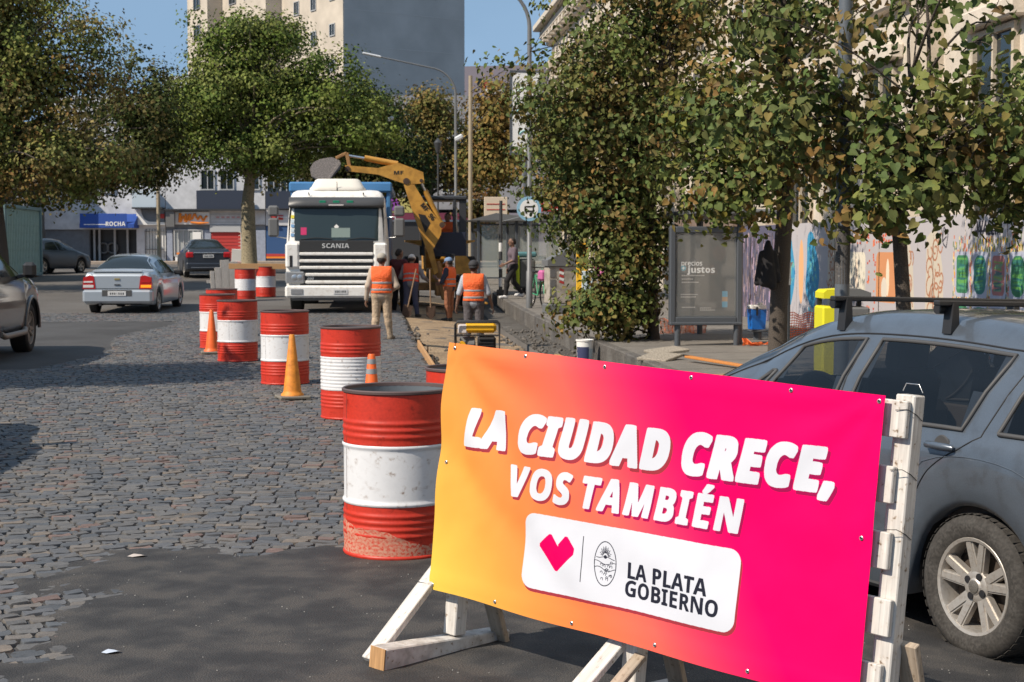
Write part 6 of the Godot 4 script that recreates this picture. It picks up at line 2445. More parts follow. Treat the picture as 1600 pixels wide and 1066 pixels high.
func furniture() -> void:
	# utility box
	var u := thing("utility_cabinet", "grey kerbside utility cabinet with sloped lid and red white sticker", "cabinet", Vector3(4.47, walk_y(-35.0), -35.0), 8.0)
	var b := S()
	b.box(Vector3(0, 0.11, 0), Vector3(0.74, 0.22, 0.5), 0.02)
	obj("plinth", b, M.shelter_roof, u)
	var c := S()
	c.box(Vector3(0, 0.66, 0), Vector3(0.66, 0.86, 0.44), 0.02)
	obj("body", c, M.cabinet_beige, u)
	var l := S()
	l.prism(PackedVector2Array([Vector2(-0.37, 1.09), Vector2(0.37, 1.09), Vector2(0.37, 1.5), Vector2(0.25, 1.52), Vector2(-0.37, 1.22)]), -0.26, 0.26)
	obj("lid", l, M.shelter_roof, u)
	var dr := S()
	for i in 3:
		dr.box(Vector3(-0.24, 0.48 + i * 0.22, 0.225), Vector3(0.13, 0.17, 0.015), 0.004)
	obj("small_doors", dr, M.truck_grey, u)
	for i in 5:
		var s := S()
		s.box(Vector3(-0.03, 0.72 + i * 0.07, 0.223), Vector3(0.11, 0.05, 0.006), 0.0, Basis(Vector3.BACK, -0.35))
		obj("sticker_stripe", s, M.shop_red if i % 2 == 0 else M.paper, u)
	# bus stop disc on the street lamp post
	var lp := lamp_post("tall grey street lamp that carries the round bus stop sign", Vector3(4.0, walk_y(-37.3), -37.3), 8.1, 3.2, "street lamps along the right kerb", 0.06)
	var d := thing("bus_stop_sign", "round pale blue bus stop sign on the lamp post", "sign", Vector3(3.98, 2.61, -37.2))
	var face := Basis(Vector3.RIGHT, Vector3.BACK, Vector3.DOWN)
	var ds := S()
	ds.lathe([Vector2(0.0, -0.02), Vector2(0.3, -0.02), Vector2(0.3, 0.02), Vector2(0.0, 0.02)], 32, Transform3D(face, Vector3.ZERO))
	obj("disc", ds, M.disc_blue, d)
	var dw := S()
	dw.lathe([Vector2(0.225, 0.02), Vector2(0.225, 0.024), Vector2(0.0, 0.025)], 32, Transform3D(face, Vector3.ZERO))
	obj("white_field", dw, M.paper, d)
	var pb := S()
	for e in [[0, 0.05, 0.2, 0.035], [0, -0.06, 0.22, 0.035], [-0.1, -0.005, 0.03, 0.12], [0.1, -0.005, 0.03, 0.12], [-0.07, -0.1, 0.04, 0.04], [0.07, -0.1, 0.04, 0.04]]:
		pb.box(Vector3(e[0], e[1], 0.028), Vector3(e[2], e[3], 0.006))
	obj("bus_pictogram", pb, M.dark, d)
	# litter bins
	var bn := thing("litter_bin", "green and grey litter bin with a lime stripe beside the bicycle", "litter bin", Vector3(4.63, walk_y(-44.7), -44.7), 6.0)
	var bb := S()
	bb.box(Vector3(0.06, 0.58, 0), Vector3(0.5, 0.86, 0.45), 0.06)
	obj("body", bb, M.bin_grey, bn)
	var bl := S()
	bl.box(Vector3(-0.22, 0.62, 0.02), Vector3(0.1, 1.0, 0.47), 0.03)
	obj("lime_side", bl, M.bin_lime, bn)
	var bh := S()
	bh.box(Vector3(0.05, 1.14, 0), Vector3(0.6, 0.16, 0.5), 0.05)
	obj("hood", bh, M.bin_teal, bn)
	var bf := S()
	bf.box(Vector3(0.04, 0.12, 0), Vector3(0.16, 0.28, 0.16))
	obj("foot", bf, M.dark, bn)
	var yb := thing("litter_bin", "yellow and grey double litter container beyond the roof of the parked car", "litter bin", Vector3(4.98, 0.13, -15.7), -4.0)
	var y0 := S()
	y0.box(Vector3(-0.13, 0.55, 0), Vector3(0.23, 0.74, 0.4), 0.02)
	obj("yellow_side", y0, M.bin_yellow, yb)
	var y1 := S()
	y1.box(Vector3(0.12, 0.55, 0), Vector3(0.265, 0.72, 0.4), 0.02)
	obj("grey_side", y1, M.shelter_roof, yb)
	var y2 := S()
	y2.prism(PackedVector2Array([Vector2(-0.235, 1.0), Vector2(-0.01, 1.0), Vector2(-0.01, 1.1), Vector2(-0.2, 1.09), Vector2(-0.235, 1.06)]), -0.2, 0.2)
	obj("yellow_hood", y2, M.bin_yellow, yb)
	var y3 := S()
	y3.prism(PackedVector2Array([Vector2(-0.007, 1.0), Vector2(0.26, 1.0), Vector2(0.26, 1.06), Vector2(0.15, 1.1), Vector2(-0.007, 1.1)]), -0.2, 0.2)
	obj("grey_hood", y3, M.shelter_roof, yb)
	for x in [-0.2, 0.22]:
		var y4 := S()
		y4.box(Vector3(x, 0.96, -0.15), Vector3(0.04, 0.12, 0.06))
		obj("hood_support", y4, M.dark, yb)
	var y5 := S()
	y5.box(Vector3(0.14, 0.84, 0.203), Vector3(0.14, 0.035, 0.006))
	obj("label_strip", y5, M.truck_grey, yb)
	# cooler on a stub post
	var st := thing("stub_post", "short grey stub post under the blue cooler", "post", Vector3(6.5, 0.13, -25.0))
	var sp := S()
	sp.tube([Vector3(0, 0, 0), Vector3(0, 0.14, 0)], [0.07], 12)
	sp.box(Vector3(0, 0.15, 0), Vector3(0.3, 0.03, 0.24), 0.01)
	obj("post", sp, M.shelter_grey, st)
	var cl := thing("cool_box", "blue cool box with white lid hanging strap", "cool box", Vector3(6.48, 0.31, -24.98), 8.0)
	cl.set_meta("label", "blue cool box with a white lid standing on the stub post")
	var ca := S()
	ca.prism(PackedVector2Array([Vector2(-0.115, 0.0), Vector2(0.115, 0.0), Vector2(0.13, 0.33), Vector2(-0.13, 0.33)]), -0.1, 0.1)
	obj("body", ca, M.cooler_blue, cl)
	var cb := S()
	cb.box(Vector3(0, 0.365, 0), Vector3(0.265, 0.075, 0.22), 0.02)
	obj("lid", cb, M.paper, cl)
	var cc := S()
	cc.box(Vector3(0.06, 0.42, 0), Vector3(0.08, 0.05, 0.08), 0.015)
	obj("spout_cap", cc, M.paper, cl)
	var cd := S()
	cd.box(Vector3(-0.04, 0.3, 0.112), Vector3(0.03, 0.14, 0.012))
	obj("strap", cd, M.dark, cl)
	# orange plastic mesh
	var n1 := thing("safety_mesh", "orange plastic mesh fence between cool box and yellow bin", "mesh fence", Vector3(6.75, 0.13, -25.0))
	mesh_net(n1, Vector3(0, 0, 0), Vector3(1.1, 0, -1.2), 0.55, 0.4, 0.02)
	var n2 := thing("safety_mesh", "sagging orange plastic mesh behind the poster panel legs", "mesh fence", Vector3(5.35, 0.13, -27.0))
	mesh_net(n2, Vector3(-0.1, 0, 0), Vector3(0.75, 0, -0.1), 0.27, 0.22, 0.0)
	var n3 := thing("safety_mesh", "low heap of orange plastic mesh right of the poster panel", "mesh fence", Vector3(5.85, 0.13, -23.4))
	mesh_net(n3, Vector3(0, 0, 0), Vector3(0.6, 0, -0.1), 0.12, 0.1, 0.01)
	# pails
	var bk := thing("paint_bucket", "white paint bucket with printed label standing in the gutter", "bucket", Vector3(3.5, road_y(3.5, -24.3) + 0.03, -24.3))
	var k0 := S()
	k0.lathe([Vector2(0.0, 0.0), Vector2(0.12, 0.0), Vector2(0.135, 0.36), Vector2(0.145, 0.36), Vector2(0.145, 0.385), Vector2(0.135, 0.385), Vector2(0.128, 0.33), Vector2(0.0, 0.3)], 28)
	obj("body", k0, M.paper, bk)
	var k1 := S()
	k1.lathe([Vector2(0.1235, 0.06), Vector2(0.1335, 0.27)], 28, Transform3D.IDENTITY, false, PI * 1.05, PI * 1.62)
	obj("label", k1, M.label_navy, bk)
	var k2 := S()
	k2.lathe([Vector2(0.1255, 0.09), Vector2(0.1325, 0.24)], 28, Transform3D.IDENTITY, false, PI * 1.63, PI * 1.9)
	obj("label", k2, M.sticker_pale, bk)
	var pt := thing("bucket", "dented grey bucket at the foot of the leafy suckers", "bucket", Vector3(4.42, 0.13, -25.6))
	var q0 := S()
	q0.lathe([Vector2(0.0, 0.0), Vector2(0.075, 0.0), Vector2(0.1, 0.19), Vector2(0.104, 0.19), Vector2(0.1, 0.2), Vector2(0.094, 0.18), Vector2(0.0, 0.16)], 22)
	obj("body", q0, M.truck_grey, pt)
	var bri := S()
	bri.box(Vector3(0, 0.06, 0), Vector3(0.11, 0.2, 0.06), 0.006, Basis(Vector3.BACK, 0.2))
	var br := obj("brick", bri, M.brick)
	br.position = Vector3(4.4, 0.38, -25.6)
	tag(br, "red brick sticking out of the grey bucket", "brick")
	# planks and slabs by the kerb
	for e in [["long weathered plank lying across the kerb by the car bonnet", Vector3(3.25, -0.02, -18.9), Vector3(4.35, 0.19, -17.2), 0.13, 0.05, M.raw_wood], ["second weathered plank under the orange one by the car", Vector3(3.45, 0.02, -18.9), Vector3(4.5, 0.17, -17.6), 0.1, 0.045, M.old_wood], ["short orange painted plank on the pavement edge", Vector3(4.3, 0.2, -20.2), Vector3(4.75, 0.17, -18.9), 0.1, 0.03, M.orange_wood], ["formwork board along the left edge of the trench", Vector3(0.88, 0.06, -25.5), Vector3(0.93, 0.02, -18.2), 0.035, 0.14, M.raw_wood], ["formwork board lying along the gutter below the bucket", Vector3(3.2, -0.14, -25.5), Vector3(3.28, -0.15, -21.6), 0.09, 0.04, M.raw_wood]]:
		var ps := S()
		var mid: Vector3 = (e[1] + e[2]) * 0.5
		ps.bar(e[1] - mid, e[2] - mid, e[3], e[4], 0.005)
		var po := obj("plank", ps, e[5])
		po.position = mid
		tag(po, e[0], "plank")
	for e in [["pale stone slab lying flat on the kerb left of the planks", Vector3(4.0, 0.17, -20.6), 0.3, 0.9], ["pale stone slab tilted against the first slab on the kerb", Vector3(4.25, 0.2, -21.4), 0.25, 0.3]]:
		var ss := S()
		ss.box(Vector3.ZERO, Vector3(0.5, 0.04, 0.45), 0.008, Basis.from_euler(Vector3(0.05, e[3], e[2] * 0.4)))
		var so := obj("stone_slab", ss, M.slab)
		so.position = e[1]
		tag(so, e[0], "slab")
	# reinforcing bars on the trench floor
	var rb := S()
	rng.seed = 14
	for i in 4:
		var a := Vector3(rng.randf_range(1.0, 1.4), ground_y(1.5, -20) + 0.05, -19.0 - i * 1.1)
		rb.tube([a, a + Vector3(0.9, 0.03, rng.randf_range(-0.5, 0.5)), a + Vector3(1.6, 0.0, rng.randf_range(-0.7, 0.7))], [0.012], 5)
	for i in 3:
		rb.tube([Vector3(0.97, -0.15, -19.5 - i * 2.2), Vector3(0.97, 0.13, -19.5 - i * 2.2)], [0.012], 5)
	var rbo := obj("reinforcing_bars", rb, M.rust_steel)
	tag(rbo, "rusty steel bars lying on the sand of the trench", "steel bars")
	# poles
	for e in [["weathered timber utility pole beyond the backhoe cab", Vector3(3.77, walk_y(-54.9), -54.9), 7.2, 0.075, "pole_wood"], ["pale timber pole in front of the left shops", Vector3(-10.4, 0.66, -79.4), 7.5, 0.09, "pole_wood"], ["grey lamp post with torn stickers rising through the right hand tree", Vector3(4.27, 0.13, -13.45), 6.5, 0.063, "pole_blue"], ["thin grey pole with white tape behind the shelter", Vector3(5.74, 0.13, -20.5), 3.6, 0.042, "pole_blue"], ["thin sign pole banded black and white on the pavement", Vector3(3.87, walk_y(-43.8), -43.8), 2.7, 0.05, "pole_dark"]]:
		var po := thing("utility_pole", e[0], "pole", e[1])
		var ps := S()
		ps.tube([Vector3.ZERO, Vector3(0, e[2] * 0.5, 0), Vector3(0.01, e[2], 0)], [e[3] * 1.08, e[3], e[3] * 0.92], 16)
		obj("shaft", ps, M[e[4]], po)
		if e[3] == 0.063:
			var cf := S()
			cf.lathe([Vector2(0.0665, 1.2), Vector2(0.0665, 1.72)], 18)
			obj("torn_stickers", cf, M.sticker_worn, po)
			var cg := S()
			cg.lathe([Vector2(0.0668, 1.83), Vector2(0.0675, 1.86)], 18)
			obj("band", cg, M.truck_grey, po)
		if e[3] == 0.042:
			var cf := S()
			cf.lathe([Vector2(0.047, 1.02), Vector2(0.05, 1.05), Vector2(0.046, 1.26), Vector2(0.075, 1.33)], 14)
			obj("white_tape", cf, M.paper, po)
			var dk := S()
			dk.lathe([Vector2(0.0445, 0.0), Vector2(0.0445, 1.02)], 14)
			obj("dark_sleeve", dk, M.pole_dark, po)
		if e[3] == 0.05:
			for i in 3:
				var cf := S()
				cf.lathe([Vector2(0.056, 0.25 + i * 0.5), Vector2(0.056, 0.5 + i * 0.5)], 12)
				obj("white_band", cf, M.paper, po)
			var bs := S()
			bs.box(Vector3(0, 0.08, 0), Vector3(0.22, 0.16, 0.22), 0.02)
			obj("foot_block", bs, M.mortar, po)
	lamp_post("grey street lamp with long curved arm beyond the truck", Vector3(3.6, walk_y(-60.9), -60.9), 8.3, 3.2, "street lamps along the right kerb", 0.06)
	var lt := thing("street_lantern", "small dark lantern on a thin post left of the far lamp", "street lamp", Vector3(2.95, rise(-62.0), -62.0))
	var lts := S()
	lts.tube([Vector3(0, 0, 0), Vector3(0, 4.9, 0)], [0.035], 8)
	obj("post", lts, M.pole_dark, lt)
	var lth := S()
	lth.lathe([Vector2(0.07, 4.9), Vector2(0.17, 5.3), Vector2(0.12, 5.36), Vector2(0.0, 5.5)], 10)
	obj("lantern", lth, M.pole_dark, lt)
	for e in [["white floodlight head on the far lamp pole", Vector3(3.72, 6.0, -60.8), 0.16], ["pale lamp head glinting in front of the dark trees", Vector3(1.2, 7.5, -70.2), 0.14]]:
		var hs := S()
		hs.box(Vector3.ZERO, Vector3(e[2] * 2.2, e[2] * 1.2, 0.3), 0.05, Basis(Vector3.BACK, 0.5))
		hs.bar(Vector3(0, 0, 0), Vector3(-0.12, -0.1, -0.1), 0.03, 0.03)
		var ho := obj("lamp_head", hs, M.lamp_head)
		ho.position = e[1]
		tag(ho, e[0], "lamp")
	# wires
	for e in [["thin overhead cable climbing to the stone building", Vector3(3.6, 5.6, -60.9), Vector3(8.0, 12.0, -58.0), 0.5], ["second overhead cable from the timber pole to the building", Vector3(3.77, 7.2, -54.9), Vector3(8.0, 11.0, -44.0), 0.6], ["overhead cable from the lamp post into the trees", Vector3(4.0, 6.4, -37.3), Vector3(9.0, 7.2, -20.0), 0.4], ["overhead cable high at the top of the picture", Vector3(4.0, 8.2, -37.3), Vector3(1.0, 14.5, -72.0), 0.4]]:
		var ws := S()
		var pts := []
		for i in 13:
			var t := i / 12.0
			pts.append(e[1].lerp(e[2], t) - Vector3(0, sin(t * PI) * e[3], 0) - e[1])
		ws.tube(pts, [0.012], 4)
		var wo := obj("overhead_cable", ws, M.dark)
		wo.position = e[1]
		tag(wo, e[0], "cable", "")
	# billboard
	var bd := thing("billboard", "tall white billboard with pale green curves among the trees", "billboard", Vector3(5.0, walk_y(-47.7), -47.7), -2.0)
	var b0 := S()
	b0.box(Vector3(0, 5.45, 0), Vector3(0.9, 2.5, 0.12), 0.02)
	obj("panel", b0, M.paper, bd)
	var b1 := S()
	for s in [-1, 1]:
		b1.box(Vector3(s * 0.47, 5.45, 0.0), Vector3(0.05, 2.6, 0.16))
		b1.box(Vector3(0, 5.45 + s * 1.27, 0.0), Vector3(0.89, 0.05, 0.155))
	obj("frame", b1, M.shelter_grey, bd)
	for e in [[6.0, 0.3, "curve_green"], [5.35, 0.34, "curve_teal"], [4.75, 0.2, "curve_teal"]]:
		var b2 := S()
		var pts := []
		for i in 11:
			var a := PI * (0.15 + 0.8 * i / 10.0)
			pts.append(Vector3(cos(a) * e[1], e[0] + sin(a) * e[1] * 0.7, 0.066))
		b2.tube(pts, [0.02, 0.045, 0.02], 5)
		obj("painted_curve", b2, M[e[2]], bd)
	var b3 := S()
	b3.tube([Vector3(0, 0, 0), Vector3(0, 4.2, 0)], [0.08], 10)
	obj("post", b3, M.shelter_grey, bd)
	# shelters further up, bicycle, street stall
	far_shelter("bus shelter with cream route sign behind the worker on the right", Vector3(3.95 + 0.5, walk_y(-50.0), -50.0), false)
	far_shelter("bus shelter with red sign behind the round bus stop sign", Vector3(5.35, walk_y(-47.0), -46.5), true)
	var bi := thing("bicycle", "green bicycle with pink basket leaning beside the utility cabinet", "bicycle", Vector3(4.25, walk_y(-37.6), -37.7), 12.0)
	for e in [[0.0, -0.5], [0.0, 0.52]]:
		var wr := S()
		var pts := []
		for i in 29:
			var a := TAU * i / 28.0
			pts.append(Vector3(e[0], 0.34 + 0.32 * sin(a), e[1] + 0.32 * cos(a)))
		wr.tube(pts, [0.02], 6)
		var wo := obj("wheel", wr, M.tyre, bi)
		var spk := S()
		for i in 12:
			var a := TAU * i / 12.0
			spk.tube([Vector3(0, 0.34, e[1]), Vector3(0, 0.34 + 0.31 * sin(a), e[1] + 0.31 * cos(a))], [0.003], 4)
		obj("spokes", spk, M.steel, wo)
	var fs := S()
	for e in [[Vector3(0, 0.34, -0.5), Vector3(0, 0.82, -0.16)], [Vector3(0, 0.3, 0.02), Vector3(0, 0.8, -0.16)], [Vector3(0, 0.3, 0.02), Vector3(0, 0.85, 0.36)], [Vector3(0, 0.78, -0.15), Vector3(0, 0.8, 0.36)], [Vector3(0, 0.34, 0.52), Vector3(0, 0.95, 0.34)], [Vector3(0, 0.34, -0.5), Vector3(0, 0.3, 0.02)]]:
		fs.tube([e[0], e[1]], [0.018], 8)
	obj("frame", fs, M.bike_green, bi)
	var hb := S()
	hb.tube([Vector3(-0.27, 1.0, 0.28), Vector3(0, 0.98, 0.34), Vector3(0.27, 1.0, 0.28)], [0.014], 6)
	hb.box(Vector3(0, 0.88, -0.18), Vector3(0.14, 0.06, 0.24), 0.02)
	obj("handlebar_and_saddle", hb, M.dark, bi)
	var bs := S()
	bs.box(Vector3(0, 0.8, 0.6), Vector3(0.34, 0.26, 0.26), 0.05)
	obj("basket", bs, M.stall_pink, bi)
	var sl := thing("street_stall", "street stall board of yellow panels hung with toys and bright wares", "stall", Vector3(4.75, walk_y(-33.6), -33.4), 0.0)
	var s0 := S()
	s0.box(Vector3(0.0, 0.98, 0), Vector3(0.26, 1.3, 0.06), 0.01)
	obj("yellow_panel", s0, M.sign_yellow_bright, sl)
	var s1 := S()
	s1.box(Vector3(0.12, 0.8, 0.06), Vector3(0.28, 0.42, 0.03), 0.01)
	obj("print_sheet", s1, M.sticker_pale, sl)
	rng.seed = 4
	for e in [[0.42, 0.95, "stall_pink"], [0.36, 1.35, "stall_magenta"], [0.5, 0.6, "net_orange"], [0.34, 0.56, "maroon"], [0.3, 1.15, "stall_magenta"], [0.05, 1.45, "sign_orange"]]:
		var w := S()
		w.lathe([Vector2(0.0, -0.1), Vector2(0.07, -0.08), Vector2(0.1, 0.0), Vector2(0.06, 0.09), Vector2(0.0, 0.11)], 12, Transform3D(Basis.IDENTITY, Vector3(e[0], e[1], 0.08)))
		obj("hanging_ware", w, M[e[2]], sl)
	# shipping container, barricade by the far drums
	var ct := thing("shipping_container", "pale teal shipping container on the left road edge", "container", Vector3(-13.75, rise(-57.0) + 0.12, -55.2), 0.0)
	var cw := S()
	cw.box(Vector3(0, 1.3, -3.0), Vector3(2.36, 2.4, 5.9), 0.0)
	obj("shell", cw, M.container_teal, ct)
	for i in 22:
		var rbs := S()
		rbs.box(Vector3(1.19, 1.3, -0.3 - i * 0.26), Vector3(0.045, 2.3, 0.13), 0.012)
		obj("corrugation", rbs, M.container_teal, ct)
	for i in 8:
		var rbs := S()
		rbs.box(Vector3(-1.0 + i * 0.29, 1.3, -0.035), Vector3(0.15, 2.3, 0.045), 0.012)
		obj("corrugation", rbs, M.container_side, ct)
	var cf := S()
	for x in [-1.2, 1.2]:
		for z in [0.0, -6.0]:
			cf.box(Vector3(x, 1.3, z), Vector3(0.16, 2.6, 0.16), 0.01)
		for y in [0.06, 2.54]:
			cf.box(Vector3(x, y, -3.0), Vector3(0.12, 0.12, 5.84), 0.01)
	for y in [0.06, 2.54]:
		for z in [0.0, -6.0]:
			cf.box(Vector3(0, y, z), Vector3(2.24, 0.12, 0.12), 0.01)
	obj("corner_frame", cf, M.container_frame, ct)
	var cfeet := S()
	for z in [-0.3, -5.6]:
		cfeet.box(Vector3(0, -0.08, z), Vector3(2.3, 0.16, 0.2))
	obj("timber_bearer", cfeet, M.old_wood, ct)
	var wb := thing("plank_barricade", "weathered white board barricade behind the far drums", "barricade", Vector3(-4.2, rise(-47.0), -46.8), 15.0)
	for e in [[-0.36, 0.62, 0.12], [-0.18, 0.72, 0.2], [0.02, 0.95, 0.26], [0.26, 0.9, 0.3]]:
		var bs2 := S()
		bs2.box(Vector3(e[0], e[1] * 0.5 + 0.1, 0), Vector3(e[2], e[1], 0.03), 0.004, Basis(Vector3.BACK, 0.05))
		obj("board", bs2, M.grey_wood, wb)
	var bs3 := S()
	bs3.box(Vector3(-0.05, 0.4, -0.04), Vector3(0.95, 0.09, 0.03))
	obj("cross_rail", bs3, M.grey_wood, wb)
	var pk := S()
	pk.bar(Vector3(-1.4, 0, 0), Vector3(1.5, -0.02, 0), 0.16, 0.04, 0.005, Vector3.BACK)
	var pko := obj("plank", pk, M.raw_wood)
	pko.position = Vector3(-2.55, 1.13, -45.4)
	tag(pko, "long plank laid across the top of the far drums", "plank")
	# shovels held by the workers
	for e in [["shovel standing before the dark blue trousers of a worker", Vector3(1.62, ground_y(1.6, -37.9), -37.9), 0.02], ["shovel leaning in the hands of the worker by the truck", Vector3(0.98, ground_y(1.0, -37.6), -37.6), -0.22]]:
		var sv := thing("shovel", e[0], "shovel", e[1])
		sv.rotation.z = e[2]
		var s5 := S()
		s5.tube([Vector3(0, 0.3, 0), Vector3(0, 1.25, 0)], [0.017], 8)
		obj("shaft", s5, M.old_wood, sv)
		var s6 := S()
		s6.prism(PackedVector2Array([Vector2(-0.12, 0.34), Vector2(0.12, 0.34), Vector2(0.11, 0.1), Vector2(0.0, 0.0), Vector2(-0.11, 0.1)]), -0.004, 0.004)
		obj("blade", s6, M.rust_steel, sv)

func jacket() -> void:
	var o := thing("hung_jacket", "dark jacket hung on the trunk right of the poster panel", "jacket", Vector3(4.78, 1.22, -17.93))
	var s := S()
	nets(s, [[Vector3(0.0, 0.06, 0), Vector3(0.0, 0.42, 0.02), 0.1, 0.05], [Vector3(-0.06, 0.02, 0.03), Vector3(-0.02, 0.4, 0.03), 0.05, 0.03], [Vector3(0.05, -0.02, 0.04), Vector3(0.02, 0.4, 0.03), 0.05, 0.03], [Vector3(-0.13, 0.02, 0.0), Vector3(-0.07, 0.36, 0.01), 0.036, 0.045], [Vector3(0.13, 0.05, 0.01), Vector3(0.07, 0.36, 0.01), 0.034, 0.045], [Vector3(0.0, 0.44, 0.0), Vector3(0.01, 0.5, -0.03), 0.05, 0.03]], 0.011, 0.0, [], 0.02)
	obj("cloth", s, M.cloth_black, o)
func materials() -> void:
	noise_tex("fine", 0.06, 4, 0.87, 1.0)
	noise_tex("coarse", 0.012, 5, 0.86, 1.0)
	noise_tex("stone", 0.035, 5, 0.55, 1.0, FastNoiseLite.TYPE_SIMPLEX, 4)
	noise_tex("pit", 0.05, 4, 0.74, 1.0, FastNoiseLite.TYPE_SIMPLEX, 44)
	noise_tex("dust", 0.006, 6, 0, 1, FastNoiseLite.TYPE_SIMPLEX, 47, [[0.2, Color(0.66, 0.66, 0.67)], [0.5, Color(0.82, 0.815, 0.81)], [0.75, Color(1, 0.975, 0.94)]])
	noise_tex("scuff", 0.016, 6, 0, 1, FastNoiseLite.TYPE_SIMPLEX, 53, [[0.0, Color(0.97, 0.97, 0.97)], [0.6, Color(1, 1, 1)], [0.76, Color(0.96, 0.955, 0.95)], [0.87, Color(0.82, 0.78, 0.75)], [0.94, Color(0.62, 0.54, 0.49)]])
	noise_tex("speck", 0.16, 3, 0.62, 1.0, FastNoiseLite.TYPE_SIMPLEX, 9)
	noise_tex("bump", 0.09, 4, 0.0, 1.0, FastNoiseLite.TYPE_SIMPLEX, 6)
	noise_tex("weave", 0.25, 2, 0.3, 0.7, FastNoiseLite.TYPE_VALUE, 2)
	noise_tex("asphalt", 0.11, 4, 0, 1, FastNoiseLite.TYPE_SIMPLEX, 12, [[0.0, Color(0.52, 0.52, 0.54)], [0.45, Color(0.76, 0.76, 0.76)], [0.66, Color(0.86, 0.85, 0.84)], [0.8, Color(1, 0.98, 0.95)]])
	noise_tex("stain", 0.008, 5, 0, 1, FastNoiseLite.TYPE_SIMPLEX_SMOOTH, 15, [[0.25, Color(0.84, 0.83, 0.82)], [0.5, Color(0.94, 0.93, 0.925)], [0.75, Color(1, 1, 1)]])
	noise_tex("worn", 0.02, 5, 0, 1, FastNoiseLite.TYPE_SIMPLEX, 17, [[0.0, Color(0.84, 0.66, 0.58)], [0.5, Color(0.82, 0.58, 0.5)], [0.64, Color(0.82, 0.4, 0.32)], [0.74, Color(0.82, 0.25, 0.17)]])
	noise_tex("chip", 0.03, 5, 0, 1, FastNoiseLite.TYPE_SIMPLEX, 19, [[0.0, Color(1, 1, 1)], [0.74, Color(0.98, 0.97, 0.965)], [0.84, Color(0.9, 0.87, 0.84)], [0.9, Color(0.6, 0.52, 0.45)]])
	noise_tex("paint_dirt", 0.014, 5, 0, 1, FastNoiseLite.TYPE_SIMPLEX_SMOOTH, 23, [[0.2, Color(0.92, 0.9, 0.885)], [0.4, Color(0.98, 0.975, 0.97)], [0.8, Color(1, 1, 1)]])
	noise_tex("bark", 0.05, 4, 0.45, 1.0, FastNoiseLite.TYPE_SIMPLEX, 29)
	noise_tex("stickers", 0.03, 3, 0, 1, FastNoiseLite.TYPE_CELLULAR, 31, [[0.0, Color(0.28, 0.27, 0.27)], [0.4, Color(0.42, 0.4, 0.39)], [0.6, Color(0.2, 0.2, 0.21)], [0.8, Color(0.6, 0.58, 0.55)]])
	# grain that runs along y: a noise stretched on an image
	var n := FastNoiseLite.new()
	n.seed = 41
	n.frequency = 0.05
	n.fractal_octaves = 4
	var gi := Image.create(256, 256, false, Image.FORMAT_RGB8)
	for y in 256:
		for x in 256:
			var g := 0.93 + 0.16 * n.get_noise_2d(x * 1.6, absf(y - 128) * 0.09)
			gi.set_pixel(x, y, Color(g, g * 0.985, g * 0.96))
	T["grain"] = ImageTexture.create_from_image(gi)
	mk("road", Color(0.165, 0.152, 0.138), 0.85, 0, "pit", 1.4, "bump", 0.5, "stain", 0.05, true)
	mk("cobble_tint", Color(1, 1, 1), 0.7, 0, "pit", 4.0, "", 0.0, "fine", 0.7, true).vertex_color_use_as_albedo = true
	mk("asphalt", Color(0.1, 0.098, 0.099), 0.78, 0, "asphalt", 1.6, "asphalt", 0.6, "dust", 0.7, true)
	mk("asphalt_light", Color(0.1, 0.099, 0.1), 0.85, 0, "asphalt", 1.3, "asphalt", 0.3, "stain", 0.1, true)
	mk("sand", Color(0.58, 0.42, 0.26), 0.95, 0, "stone", 0.8, "bump", 1.2, "stain", 0.3, true)
	mk("mortar", Color(0.2, 0.185, 0.165), 0.95, 0, "stone", 1.1, "bump", 1.6, "stain", 0.4, true)
	mk("rubble", Color(0.2, 0.18, 0.16), 0.95, 0, "stone", 2.0)
	mk("grit", Color(0.3, 0.29, 0.27), 0.9)
	mk("litter", Color(0.5, 0.44, 0.4), 0.8)
	mk("litter_blue", Color(0.5, 0.56, 0.66), 0.8)
	mk("pavement", Color(0.31, 0.285, 0.255), 0.9, 0, "coarse", 0.35, "bump", 0.4, "speck", 1.2, true)
	mk("pavement_far", Color(0.42, 0.34, 0.27), 0.9, 0, "coarse", 0.3)
	mk("joint", Color(0.12, 0.11, 0.1), 0.95)
	mk("kerb", Color(0.25, 0.235, 0.215), 0.85, 0, "stone", 1.2, "bump", 0.6, "stain", 0.4, true)
	mk("kerb_dark", Color(0.2, 0.19, 0.18), 0.85, 0, "stone", 1.0, "bump", 0.6, "stain", 0.4, true)
	mk("drum_red", Color(0.64, 0.04, 0.018), 0.45, 0, "fine", 1.5, "", 0, "scuff", 1.1, true)
	mk("drum_white", Color(0.7, 0.705, 0.725), 0.42, 0, "scuff", 1.3, "", 0, "", 1, true)
	mk("drum_worn", Color(0.85, 0.8, 0.75), 0.8, 0, "worn", 4.0)
	mk("drum_rim", Color(0.13, 0.09, 0.085), 0.5, 0.3)
	mk("drum_inside", Color(0.13, 0.15, 0.17), 0.5)
	mk("white_wood", Color(0.7, 0.7, 0.7), 0.62, 0, "grain", 2.5, "", 0.0, "chip", 1.2)
	mk("grey_wood", Color(0.62, 0.6, 0.57), 0.7, 0, "grain", 2.5, "", 0.0, "chip", 2.2)
	mk("beam_wood", Color(0.6, 0.585, 0.56), 0.75, 0, "stain", 2.5, "", 0.0, "chip", 1.6)
	mk("raw_grey_wood", Color(0.44, 0.37, 0.3), 0.8, 0, "grain", 2.2, "grain", 0.25, "chip", 1.4)
	mk("raw_wood", Color(0.5, 0.29, 0.135), 0.8, 0, "grain", 3.0, "grain", 0.2)
	mk("old_wood", Color(0.3, 0.2, 0.13), 0.85, 0, "grain", 3.0, "grain", 0.2)
